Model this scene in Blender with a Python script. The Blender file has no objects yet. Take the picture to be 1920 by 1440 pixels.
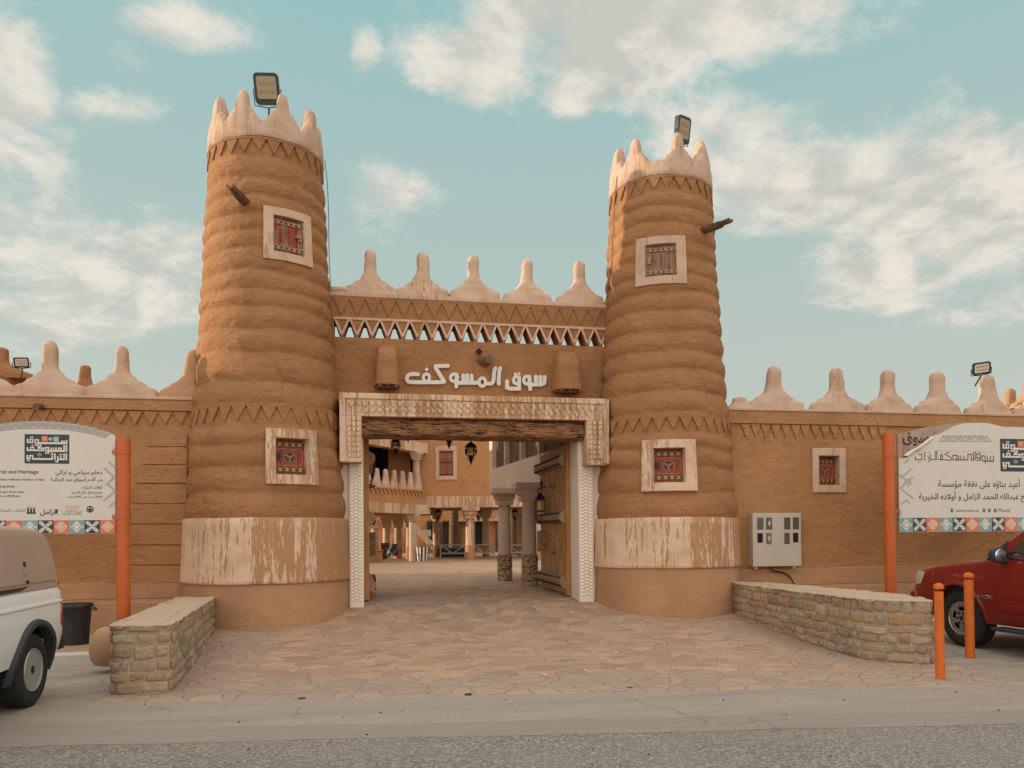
import bpy, bmesh, math, random
from math import sin, cos, tan, pi, radians, atan2, sqrt, hypot
from mathutils import Vector, Matrix, noise
S = bpy.context.scene
COL = S.collection
rnd = random.Random(7)

# ------------------------------------------------------------------ camera
TH, PITCH, ROLL, F = radians(10.5), radians(1.0), radians(0.5), 1443.0
PX, PY = 960.0, 975.0
CAM = Vector((0, 0, 1.6))
fw0 = Vector((sin(TH), cos(TH), 0)); rt0 = Vector((cos(TH), -sin(TH), 0)); up0 = Vector((0, 0, 1))
fw = fw0*cos(PITCH) + up0*sin(PITCH); up1 = up0*cos(PITCH) - fw0*sin(PITCH)
rt = rt0*cos(ROLL) - up1*sin(ROLL); up = up1*cos(ROLL) + rt0*sin(ROLL)
cd = bpy.data.cameras.new('camera'); cam = bpy.data.objects.new('camera', cd); COL.objects.link(cam)
cd.sensor_width = 36; cd.lens = 36*F/1920; cd.shift_y = (PY-720)/1920
cd.clip_start = 0.1; cd.clip_end = 3000
cam.matrix_world = Matrix(((rt.x, up.x, -fw.x, 0), (rt.y, up.y, -fw.y, 0), (rt.z, up.z, -fw.z, 1.6), (0, 0, 0, 1)))
S.camera = cam

def ray(px, py): return rt*((px-PX)/F) + up*((PY-py)/F) + fw
def P(px, py, d): return CAM + ray(px, py)*d                 # at camera depth d
def onY(px, py, Y):
    r = ray(px, py); return CAM + r*(Y/r.y)
def onZ(px, py, Z):
    r = ray(px, py); return CAM + r*((Z-1.6)/r.z)
def proj(v):
    q = Vector(v)-CAM; d = q.dot(fw); return (PX+F*q.dot(rt)/d, PY-F*q.dot(up)/d)
def lin(r, g, b):
    f = lambda c: (c/255/12.92 if c/255 <= .04045 else ((c/255+.055)/1.055)**2.4)
    return (f(r), f(g), f(b))

# ------------------------------------------------------------------ light
SUN_AZ, SUN_EL = radians(13), radians(7)
tosun = Vector((-cos(SUN_AZ)*cos(SUN_EL), sin(SUN_AZ)*cos(SUN_EL), sin(SUN_EL)))
sl = bpy.data.lights.new('sun', 'SUN'); so = bpy.data.objects.new('sun', sl); COL.objects.link(so)
sl.energy = 4.5; sl.angle = radians(0.6); sl.color = (1.0, .87, .72)
so.rotation_euler = (-tosun).to_track_quat('-Z', 'Y').to_euler()
S.view_settings.view_transform = 'Standard'; S.view_settings.look = 'None'
S.view_settings.exposure = 0.0; S.view_settings.gamma = 1.0

class NT:
    def __init__(s, nt): s.nt = nt
    def n(s, t, **k):
        nd = s.nt.nodes.new(t)
        for a, v in k.items():
            setattr(nd, a, v)
        return nd
    def set(s, sock, v):
        if hasattr(v, 'is_output') or isinstance(v, bpy.types.NodeSocket): s.nt.links.new(v, sock)
        else:
            if isinstance(v, (tuple, list)) and len(v) == 3 and sock.type == 'RGBA': v = tuple(v)+(1,)
            sock.default_value = v
    def math(s, op, a, b=0.0, c=None, clamp=False):
        nd = s.n('ShaderNodeMath', operation=op, use_clamp=clamp); s.set(nd.inputs[0], a); s.set(nd.inputs[1], b)
        if c is not None: s.set(nd.inputs[2], c)
        return nd.outputs[0]
    def vm(s, op, a, b=(0, 0, 0)):
        nd = s.n('ShaderNodeVectorMath', operation=op); s.set(nd.inputs[0], a); s.set(nd.inputs[1], b)
        return nd.outputs['Value'] if op in ('DOT_PRODUCT', 'LENGTH') else nd.outputs[0]
    def mix(s, f, a, b, blend='MIX'):
        nd = s.n('ShaderNodeMix', data_type='RGBA', blend_type=blend); s.set(nd.inputs[0], f); s.set(nd.inputs[6], a); s.set(nd.inputs[7], b)
        return nd.outputs[2]
    def noise(s, v, sc, det=4, rough=.55, dist=0.0):
        nd = s.n('ShaderNodeTexNoise'); s.set(nd.inputs['Vector'], v); nd.inputs['Scale'].default_value = sc
        nd.inputs['Detail'].default_value = det; nd.inputs['Roughness'].default_value = rough; nd.inputs['Distortion'].default_value = dist
        return nd.outputs[0]
    def smooth(s, x, a, b):
        nd = s.n('ShaderNodeMapRange', interpolation_type='SMOOTHSTEP'); s.set(nd.inputs[0], x)
        nd.inputs[1].default_value = a; nd.inputs[2].default_value = b
        return nd.outputs[0]
    def scale(s, v, xyz): return s.vm('MULTIPLY', v, xyz)

W = bpy.data.worlds.new('World'); S.world = W; W.use_nodes = True
w = NT(W.node_tree); W.node_tree.nodes.clear()
sky = w.n('ShaderNodeTexSky', sky_type='NISHITA', sun_disc=False); sky.sun_elevation = SUN_EL; sky.sun_rotation = atan2(tosun.x, tosun.y)
sky.air_density = 1.0; sky.dust_density = 2.0
SKY_STR = 0.1
K = 1/SKY_STR
tc = w.n('ShaderNodeTexCoord').outputs['Generated']
D = w.vm('NORMALIZE', tc)
sx = w.n('ShaderNodeSeparateXYZ'); w.set(sx.inputs[0], D)
zc = w.math('MAXIMUM', sx.outputs[2], 0.0)
den = w.math('ADD', zc, 0.25)
cb = w.n('ShaderNodeCombineXYZ'); w.set(cb.inputs[0], w.math('DIVIDE', sx.outputs[0], den)); w.set(cb.inputs[1], w.math('DIVIDE', sx.outputs[1], den))
UV = cb.outputs[0]
def uvd(px, py):
    r = ray(px, py).normalized(); return Vector((r.x/(r.z+.25), r.y/(r.z+.25)))
# the open sky: the physical sky pulled towards the teal of this hazy afternoon
teal = w.mix(w.smooth(zc, 0.05, .75), tuple(c*K for c in lin(205, 211, 200)), tuple(c*K for c in lin(156, 206, 208)))
base = w.mix(0.82, sky.outputs[0], teal)
# clouds where they stood: soft patches (direction on the sky, size) broken up by noise
blobs = [(1120, 60, 300, 130, 1.0), (1420, 30, 300, 120, .9), (900, 120, 150, 90, 1.0), (1090, 165, 90, 60, .9), (1180, 130, 130, 90, .8),
         (1390, 270, 190, 110, .85), (1520, 340, 260, 110, .85), (1760, 300, 220, 120, .8), (1800, 420, 240, 130, .95), (1660, 520, 170, 70, .9), (1850, 560, 200, 60, .5),
         (720, 370, 130, 60, .7), (700, 430, 110, 45, .58), (688, 95, 34, 60, .64),
         (30, 170, 100, 120, .85), (345, 45, 150, 66, .66), (230, 120, 80, 60, .6), (210, 195, 140, 60, .64), (20, 70, 110, 50, .62),
         (60, 290, 130, 80, .72), (70, 420, 170, 110, .72), (200, 500, 210, 110, .75), (330, 560, 170, 90, .72), (150, 610, 240, 60, .62), (1640, 90, 60, 50, .42), (1780, 40, 40, 50, .35)]
acc = None
for bx, by, ex, ey, wt in blobs:
    c = uvd(bx, by); a = (uvd(bx+ex*.5, by)-uvd(bx-ex*.5, by)); b = (uvd(bx, by+ey*.5)-uvd(bx, by-ey*.5))
    inv = Matrix(((a.x, b.x), (a.y, b.y))).inverted()
    off = w.vm('SUBTRACT', UV, (c.x, c.y, 0))
    p = w.vm('DOT_PRODUCT', off, (inv[0][0], inv[0][1], 0)); q = w.vm('DOT_PRODUCT', off, (inv[1][0], inv[1][1], 0))
    d2 = w.math('ADD', w.math('MULTIPLY', p, p), w.math('MULTIPLY', q, q))
    g = w.math('MULTIPLY', w.math('DIVIDE', 1.0, w.math('ADD', 1.0, w.math('MULTIPLY', w.math('MULTIPLY', d2, d2), 1.0))), wt)
    acc = g if acc is None else w.math('MAXIMUM', acc, g)
# added bright cloud, unseen behind the camera and overhead, lights the shaded fronts
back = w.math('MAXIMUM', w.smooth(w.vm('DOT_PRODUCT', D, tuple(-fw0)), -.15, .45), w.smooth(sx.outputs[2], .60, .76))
wv = w.vm('ADD', UV, w.scale(w.n('ShaderNodeTexNoise').outputs[1], (.0, .0, .0)))
n1 = w.noise(wv, 3.6, 12, .64, .25); n2 = w.noise(w.vm('ADD', UV, (.05, -.035, 0)), 3.6, 12, .64, .25)
n3 = w.noise(UV, 14.0, 10, .72, .15)
dens = w.math('ADD', w.math('ADD', acc, w.math('MULTIPLY', w.math('SUBTRACT', n1, .5), 1.9)), w.math('MULTIPLY', w.math('SUBTRACT', n3, .5), .95))
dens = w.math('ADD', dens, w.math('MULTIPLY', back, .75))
mask = w.math('MULTIPLY', w.smooth(dens, .33, .92), .97)
lit = w.smooth(w.math('ADD', w.math('MULTIPLY', w.math('SUBTRACT', n1, n2), 4.0), w.math('MULTIPLY', w.math('SUBTRACT', .95, dens), .8)), -.35, .5)
ccol = w.mix(lit, tuple(c*K for c in lin(199, 199, 190)), tuple(c*K for c in lin(236, 228, 216)))
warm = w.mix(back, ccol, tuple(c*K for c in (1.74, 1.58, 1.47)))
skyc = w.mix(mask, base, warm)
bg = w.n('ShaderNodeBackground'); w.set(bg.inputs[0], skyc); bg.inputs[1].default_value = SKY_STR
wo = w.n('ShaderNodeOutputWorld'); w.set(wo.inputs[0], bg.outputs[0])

# ------------------------------------------------------------------ mesh helpers
class MB:
    def __init__(s): s.v = []; s.f = []; s.mi = []; s.fa = []; s.cur = 0; s.att = 0.0
    def add(s, vs, fs):
        o = len(s.v); s.v += [tuple(v) for v in vs]
        for f in fs: s.f.append(tuple(i+o for i in f)); s.mi.append(s.cur); s.fa.append(s.att)
    def box(s, x0, x1, y0, y1, z0, z1):
        s.add([(x0, y0, z0), (x1, y0, z0), (x1, y1, z0), (x0, y1, z0), (x0, y0, z1), (x1, y0, z1), (x1, y1, z1), (x0, y1, z1)],
              [(0, 3, 2, 1), (4, 5, 6, 7), (0, 1, 5, 4), (1, 2, 6, 5), (2, 3, 7, 6), (3, 0, 4, 7)])
    def obox(s, c, ax, ay, az):
        """box centred at c with half-axis vectors"""
        c, ax, ay, az = map(Vector, (c, ax, ay, az))
        vs = [c+ax*i+ay*j+az*k for k in (-1, 1) for i, j in ((-1, -1), (1, -1), (1, 1), (-1, 1))]
        s.add(vs, [(0, 3, 2, 1), (4, 5, 6, 7), (0, 1, 5, 4), (1, 2, 6, 5), (2, 3, 7, 6), (3, 0, 4, 7)])
    def bar(s, a, b, wd, ht, upv=(0, 0, 1)):
        a, b = Vector(a), Vector(b); d = b-a; L = d.length; d.normalize()
        sd = d.cross(Vector(upv)); sd = sd.normalized() if sd.length > 1e-6 else Vector((1, 0, 0)); u = sd.cross(d)
        s.obox((a+b)/2, d*(L/2), sd*(wd/2), u*(ht/2))
    def prism(s, poly, fr, h0, h1):
        """poly in 2D; fr(x, y, h) -> world"""
        n = len(poly); a = [fr(x, y, h0) for x, y in poly]; b = [fr(x, y, h1) for x, y in poly]
        s.add(a+b, [tuple(range(n))[::-1], tuple(range(n, 2*n))]+[(i, (i+1) % n, n+(i+1) % n, n+i) for i in range(n)])
    def rings(s, rs, closed=True, caps=(True, True)):
        n = len(rs[0]); vs = [p for r in rs for p in r]; fs = []
        for i in range(len(rs)-1):
            for j in range(n if closed else n-1):
                k = (j+1) % n; fs.append((i*n+j, i*n+k, (i+1)*n+k, (i+1)*n+j))
        if closed and caps[0]: fs.append(tuple(range(n))[::-1])
        if closed and caps[1]: fs.append(tuple(range((len(rs)-1)*n, len(rs)*n)))
        s.add(vs, fs)
    def tube(s, pts, r, n=10, caps=(True, True)):
        pts = [Vector(p) for p in pts]; rs = []; prev = None
        for i, p in enumerate(pts):
            d = (pts[min(i+1, len(pts)-1)]-pts[max(i-1, 0)]).normalized()
            if prev is None:
                prev = d.cross(Vector((0, 0, 1)))
                if prev.length < .1: prev = d.cross(Vector((1, 0, 0)))
            u = (prev-d*prev.dot(d)).normalized(); prev = u; v = d.cross(u)
            q = r[i] if isinstance(r, (list, tuple)) else r
            rs.append([p+(u*cos(2*pi*k/n)+v*sin(2*pi*k/n))*q for k in range(n)])
        s.rings(rs, True, caps)
    def lathe(s, c, prof, n=24, ax=(0, 0, 1), closed=False):
        """prof: (radius, height along ax)"""
        c = Vector(c); ax = Vector(ax).normalized(); u = ax.cross(Vector((0, 0, 1)))
        if u.length < .1: u = ax.cross(Vector((0, 1, 0)))
        u.normalize(); v = ax.cross(u)
        s.rings([[c+ax*h+(u*cos(2*pi*k/n)+v*sin(2*pi*k/n))*max(r, 1e-4) for k in range(n)] for r, h in prof], True, (not closed, not closed))
    def build(s, name, mats, parent=None, smooth=True, ang=38, bevel=0, recalc=True):
        me = bpy.data.meshes.new(name); L = Vector(parent['_o']) if parent and '_o' in parent else Vector((0, 0, 0))
        if parent and '_o' not in parent and parent.parent: L = Vector(parent.parent['_o'])
        me.from_pydata([tuple(Vector(v)-L) for v in s.v], [], s.f)
        if not isinstance(mats, (list, tuple)): mats = [mats]
        for m in mats: me.materials.append(m)
        me.polygons.foreach_set('material_index', s.mi)
        if any(s.fa):
            at = me.attributes.new('shade_id', 'FLOAT', 'FACE'); at.data.foreach_set('value', s.fa)
        if recalc:
            bm = bmesh.new(); bm.from_mesh(me); bmesh.ops.recalc_face_normals(bm, faces=bm.faces); bm.to_mesh(me); bm.free()
        me.update()
        if smooth:
            me.polygons.foreach_set('use_smooth', [True]*len(me.polygons)); me.set_sharp_from_angle(angle=radians(ang))
        o = bpy.data.objects.new(name, me); COL.objects.link(o)
        if parent: o.parent = parent
        if bevel:
            b = o.modifiers.new('bevel', 'BEVEL'); b.width = bevel; b.segments = 2; b.limit_method = 'ANGLE'
        return o

def thing(name, label, cat, loc, group=None):
    o = bpy.data.objects.new(name, None); COL.objects.link(o); o.location = loc; o['_o'] = tuple(loc)
    o['label'] = label; o['category'] = cat; o.empty_display_size = .2
    if group: o['group'] = group
    return o
def tag(o, label, cat, group=None):
    o['label'] = label; o['category'] = cat
    if group: o['group'] = group
    return o
def struct(o): o['kind'] = 'structure'; return o
def nz(x, y, z, sc=1.0): return noise.noise(Vector((x*sc, y*sc, z*sc)))
def lerp(a, b, t): return a+(b-a)*t
def interp(tab, x):
    if x <= tab[0][0]: return tab[0][1]
    for (a, p), (b, q) in zip(tab, tab[1:]):
        if x <= b: return p+(q-p)*(x-a)/(b-a)
    return tab[-1][1]

# ------------------------------------------------------------------ materials
def mat(name):
    m = bpy.data.materials.new(name); m.use_nodes = True; t = NT(m.node_tree); b = m.node_tree.nodes['Principled BSDF']
    return m, t, b
def bump(t, b, h, st, dist=.02):
    n = t.n('ShaderNodeBump'); n.inputs['Strength'].default_value = st; n.inputs['Distance'].default_value = dist
    t.set(n.inputs['Height'], h); t.set(b.inputs['Normal'], n.outputs[0])
def mul(c, k): return tuple(x*k for x in c)
def simple(name, c, rough=.6, metal=0, var=.15, sc=6, bst=0.0, bsc=60, spec=.5, coat=0):
    m, t, b = mat(name); o = t.n('ShaderNodeTexCoord').outputs['Object']
    f = t.noise(o, sc, 6, .6)
    t.set(b.inputs['Base Color'], t.mix(f, mul(c, 1-var), mul(c, 1+var)))
    b.inputs['Roughness'].default_value = rough; b.inputs['Metallic'].default_value = metal; b.inputs['Specular IOR Level'].default_value = spec
    if coat: b.inputs['Coat Weight'].default_value = coat; b.inputs['Coat Roughness'].default_value = .08
    if bst: bump(t, b, t.noise(o, bsc, 5, .6), bst)
    return m
def mud_mat(name, c, fine=1.0, streak=0.0, bst=.85):
    m, t, b = mat(name); o = t.n('ShaderNodeTexCoord').outputs['Object']
    big = t.noise(o, .9, 5, .6, .4); mid = t.noise(t.scale(o, (3, 3, 9)), 1.0, 6, .65); fin = t.noise(t.scale(o, (34, 34, 60)), 1.0, 5, .7)
    col = t.mix(t.smooth(big, .25, .75), mul(c, .84), mul(c, 1.13))
    col = t.mix(t.math('MULTIPLY', t.smooth(mid, .35, .75), .5), col, mul((c[0]*1.08, c[1]*1.02, c[2]*.92), .86))
    col = t.mix(t.math('MULTIPLY', t.smooth(fin, .52, .72), .6*fine), col, mul(c, .55))
    col = t.mix(t.math('MULTIPLY', t.smooth(fin, .46, .28), .45*fine), col, mul(c, 1.35))
    pat = t.noise(o, 2.3, 5, .62, .6); col = t.mix(t.math('MULTIPLY', t.smooth(pat, .52, .70), .34), col, mul((c[0], c[1]*.98, c[2]*.95), .82)); col = t.mix(t.math('MULTIPLY', t.smooth(pat, .44, .28), .35), col, mul((c[0], c[1]*1.04, c[2]*1.12), 1.18))
    fl = t.noise(t.scale(o, (95, 95, 30)), 1.0, 2, .5); col = t.mix(t.math('MULTIPLY', t.smooth(fl, .66, .74), .5), col, mul((c[0], c[1]*1.15, c[2]*1.4), 1.55)); col = t.mix(t.math('MULTIPLY', t.smooth(fl, .34, .26), .5), col, mul(c, .45))
    if streak:
        st = t.noise(t.scale(o, (7, 7, .35)), 1.0, 4, .6)
        col = t.mix(t.math('MULTIPLY', t.smooth(st, .5, .7), streak), col, mul((c[0], c[1]*1.08, c[2]*1.25), 1.25))
    wn = t.n('ShaderNodeTexNoise'); t.set(wn.inputs['Vector'], o); wn.inputs['Scale'].default_value = 4; wn.inputs['Detail'].default_value = 5
    cv = t.n('ShaderNodeTexVoronoi', feature='DISTANCE_TO_EDGE'); t.set(cv.inputs['Vector'], t.vm('ADD', t.scale(o, (1, 1, .55)), t.scale(wn.outputs[1], (.22, .22, .22)))); cv.inputs['Scale'].default_value = .7
    ck = t.math('MULTIPLY', t.smooth(cv.outputs[0], .012, .003), t.smooth(t.noise(o, .8, 2, .5), .50, .58)); col = t.mix(t.math('MULTIPLY', ck, .30*fine), col, mul(c, .45))
    t.set(b.inputs['Base Color'], col); b.inputs['Roughness'].default_value = .95; b.inputs['Specular IOR Level'].default_value = .15
    h = t.math('ADD', t.math('MULTIPLY', fin, .5), t.math('ADD', t.math('MULTIPLY', mid, 1.2), t.math('MULTIPLY', t.noise(o, 9, 4, .6), .9)))
    bump(t, b, h, bst, .045)
    return m
def plaster_mat(name, c, mudc, amount=.5, top=None):
    """whitewash with mud-coloured runs; amount of runs"""
    m, t, b = mat(name); o = t.n('ShaderNodeTexCoord').outputs['Object']
    wig = t.vm('ADD', o, t.scale(t.n('ShaderNodeTexNoise', noise_dimensions='3D').outputs[1], (0, 0, 0)))
    s1 = t.noise(t.scale(wig, (13, 13, .55)), 1.0, 5, .62, .35); s2 = t.noise(t.scale(o, (1.1, 1.1, .25)), 1.0, 3, .5); s3 = t.noise(t.scale(o, (38, 38, 5.5)), 1.0, 4, .6, .6)
    f = t.math('ADD', t.math('ADD', s1, t.math('MULTIPLY', t.math('SUBTRACT', s2, .5), 1.0)), t.math('MULTIPLY', t.math('SUBTRACT', s3, .5), .75))
    k = .72-.40*amount
    f = t.smooth(f, k, k+.09)
    blot = t.noise(o, 3.0, 6, .6)
    col = t.mix(t.smooth(blot, .35, .75), mul(c, 1.04), mul((c[0], c[1]*.94, c[2]*.86), .86))
    col = t.mix(t.math('MULTIPLY', f, .9), col, mudc)
    t.set(b.inputs['Base Color'], col); b.inputs['Roughness'].default_value = .9; b.inputs['Specular IOR Level'].default_value = .2
    bump(t, b, t.math('ADD', t.math('ADD', t.noise(o, 14, 5, .6), t.math('MULTIPLY', t.noise(o, 60, 3, .6), .4)), t.math('MULTIPLY', f, -.55)), .55, .025)
    return m
def wood_mat(name, c, axis=(40, 40, 2.2), c2=None, bst=.3, rough=.6):
    m, t, b = mat(name); o = t.n('ShaderNodeTexCoord').outputs['Object']
    g = t.noise(t.scale(o, axis), 1.0, 6, .65, .6); big = t.noise(o, 2.0, 3, .5)
    col = t.mix(t.smooth(g, .3, .7), mul(c2 or c, .55 if not c2 else 1), mul(c, 1.15)); col = t.mix(t.math('MULTIPLY', big, .35), col, mul(c, .7))
    t.set(b.inputs['Base Color'], col); b.inputs['Roughness'].default_value = rough
    bump(t, b, g, bst, .015)
    return m
MUDC = (.40, .198, .088)
WHITE = (.70, .50, .345)
CROWN = (.56, .39, .285)
M = {}
M['mud'] = mud_mat('mud_render', MUDC)
M['mud_wall'] = mud_mat('mud_wall', (.39, .193, .086), 1.0, .08)
M['mud_side'] = mud_mat('side_wall_mud', (.47, .238, .108), 1.0, .08)
M['mud_base'] = mud_mat('smooth_mud_plinth', (.455, .255, .140), .25, .06, .2)
M['mud_far'] = mud_mat('courtyard_mud', (.49, .245, .108), .4, .1, .25)
M['white'] = plaster_mat('whitewash', CROWN, (.48, .29, .16), .14)
M['white_soft'] = plaster_mat('whitewash_stained', (.60, .42, .305), (.46, .27, .145), .22)
M['white_crown'] = plaster_mat('crown_whitewash', CROWN, (.46, .27, .145), .22)
M['white_runs'] = plaster_mat('whitewash_mud_runs', WHITE, (.42, .215, .10), .62)
M['white_dirty'] = plaster_mat('whitewash_dirty', (.70, .50, .345), (.45, .245, .12), .56)
M['white_clean'] = simple('white_paint', (.80, .69, .57), .85, var=.08, sc=4, bst=.2, bsc=30)
M['wood_door'] = wood_mat('door_planks', (.52, .25, .075), (30, 30, 1.6))
M['wood_stile'] = wood_mat('door_edge_wood', (.44, .20, .06), (40, 40, 1.5))
M['wood_carved'] = wood_mat('carved_crossbar', (.34, .195, .10), (4, 30, 30))
M['wood_pale'] = wood_mat('pale_crossbar_end', (.38, .23, .12), (20, 20, 20))
M['wood_grey'] = wood_mat('weathered_wood', (.20, .135, .085), (30, 30, 3))
M['wood_spout'] = wood_mat('spout_wood', (.17, .095, .045), (12, 12, 12))
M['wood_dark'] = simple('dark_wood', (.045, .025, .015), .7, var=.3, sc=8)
M['wood_panel'] = wood_mat('brown_panel', (.13, .06, .026), (14, 14, 2))
M['red'] = wood_mat('red_painted_wood', (.30, .045, .022), (20, 20, 2), c2=(.19, .05, .03), bst=.2)
M['red_worn'] = plaster_mat('worn_red_wood', (.30, .055, .035), (.24, .175, .115), .80)
M['win_frame'] = plaster_mat('window_whitewash', (.68, .485, .34), (.45, .25, .13), .34)
M['rail'] = simple('pale_rail_paint', (.56, .50, .44), .5)
M['white_in'] = simple('courtyard_white', (.66, .49, .365), .85, var=.08, sc=4, bst=.2, bsc=30)
M['redbrown'] = simple('red_brown_shutter', (.25, .07, .035), .7, var=.2, sc=12)
M['yellow'] = simple('ochre_paint', (.42, .24, .045), .6)
M['motif'] = simple('orange_line_paint', (.50, .21, .07), .7)
M['navyp'] = simple('dark_blue_paint', (.075, .04, .05), .7)
M['black'] = simple('black_metal', (.012, .011, .011), .45, var=.3)
M['blackp'] = simple('black_plastic', (.02, .021, .022), .4, var=.35, sc=9, bst=.1, bsc=20)
M['hole'] = simple('dark_hole', (.006, .005, .005), .9)
M['steel'] = simple('grey_steel', (.42, .40, .37), .4, .4)
M['lamp_glass'] = simple('led_lens', (.36, .27, .17), .25, var=.1)
M['lamp_sky'] = simple('sky_pale_led_lens', (.72, .63, .52), .2)  # pale colour stands in for sky reflected in the small lenses
M['lamp_led'] = simple('led_chip', (.30, .20, .11), .4)
M['lamp_body'] = simple('lamp_housing', (.03, .028, .028), .45)
M['orange'] = simple('orange_paint', (.52, .105, .014), .5, var=.22, sc=4, bst=.08, bsc=25)
M['bollard'] = plaster_mat('orange_bollard_paint', (.68, .165, .035), (.42, .10, .03), .1)
M['sign_white'] = simple('sign_print_white', (.65, .59, .51), .5, var=.07, sc=1.6)
M['ink'] = simple('ink_dark', (.022, .024, .03), .6)
M['ink_grey'] = simple('ink_grey', (.42, .39, .35), .6)
M['navy'] = simple('sign_navy', (.020, .038, .055), .5)
M['teal'] = simple('sign_teal', (.20, .34, .36), .5)
M['sorange'] = simple('sign_orange', (.66, .17, .055), .5)
M['cream'] = simple('sign_cream', (.72, .64, .54), .5)
M['salmon'] = simple('sign_salmon', (.72, .34, .22), .5)
M['oldprint'] = plaster_mat('old_faded_print', (.42, .31, .235), (.30, .19, .12), .3)
M['maroon'] = simple('old_maroon_ink', (.10, .02, .02), .7)
M['letter'] = simple('sign_letter_white', (.66, .62, .56), .45, var=.04)
M['letter_side'] = simple('letter_side_grey', (.38, .36, .34), .5)
M['grey_box'] = simple('cabinet_grey', (.53, .45, .35), .55, var=.07, sc=3)
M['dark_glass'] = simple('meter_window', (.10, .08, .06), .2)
M['paper'] = simple('paper_scrap', (.60, .48, .38), .8)
M['truck_white'] = simple('white_car_paint', (.77, .75, .72), .35, var=.03, sc=2, coat=.4)
M['canopy'] = simple('beige_canopy', (.41, .295, .215), .5, var=.06, sc=2)
M['suv_red'] = simple('red_car_paint', (.205, .010, .005), .45, 0.0, var=.08, sc=3, coat=.5, spec=.3)
M['rubber'] = simple('tyre_rubber', (.018, .017, .016), .85, var=.3, sc=20, bst=.15)
M['chrome'] = simple('bright_alloy', (.55, .53, .51), .25, .9)
M['trim'] = simple('grey_trim', (.035, .036, .04), .6)
M['red_lens'] = simple('tail_lens', (.35, .015, .01), .15)
M['amber'] = simple('headlight_lens', (.55, .45, .35), .12)
m, t, b = mat('window_glass'); b.inputs['Base Color'].default_value = (.02, .025, .025, 1); b.inputs['Roughness'].default_value = .06; b.inputs['Specular IOR Level'].default_value = .9
M['glass'] = m
m, t, b = mat('mirror_glass'); b.inputs['Base Color'].default_value = (.8, .85, .85, 1); b.inputs['Metallic'].default_value = 1; b.inputs['Roughness'].default_value = .05
M['mirror'] = m
m, t, b = mat('lantern_glass'); b.inputs['Base Color'].default_value = (.55, .42, .28, 1); b.inputs['Roughness'].default_value = .1; b.inputs['Transmission Weight'].default_value = .75; b.inputs['IOR'].default_value = 1.1
M['lglass'] = m
M['plant_red'] = simple('extinguisher_red', (.38, .03, .02), .4)
M['kerb'] = simple('painted_kerb', (.55, .50, .45), .85, var=.25, sc=7, bst=.3, bsc=25)
M['ball'] = simple('mud_painted_ball', (.43, .255, .135), .9, var=.12, sc=5, bst=.15)
M['palm'] = mud_mat('palm_bark', (.26, .17, .10), 1.5)
M['frond'] = simple('palm_frond', (.06, .10, .03), .6)

def bark_mat():
    m, t, b = mat('palm_log_bark'); o = t.n('ShaderNodeTexCoord').outputs['Object']
    wv = t.vm('ADD', t.scale(o, (2.6, 22, 22)), t.scale(t.n('ShaderNodeTexNoise').outputs[1], (0, 0, 0)))
    g = t.noise(wv, 1.0, 7, .68, 1.4); g2 = t.noise(t.scale(o, (5, 60, 60)), 1.0, 4, .6, .8)
    f = t.math('ADD', t.math('MULTIPLY', g, .7), t.math('MULTIPLY', g2, .3))
    col = t.mix(t.smooth(f, .42, .52), (.03, .012, .005), (.32, .145, .055)); col = t.mix(t.smooth(f, .53, .64), col, (.46, .25, .115))
    t.set(b.inputs['Base Color'], col); b.inputs['Roughness'].default_value = .85; bump(t, b, f, .9, .05)
    return m
M['bark'] = bark_mat()

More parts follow.
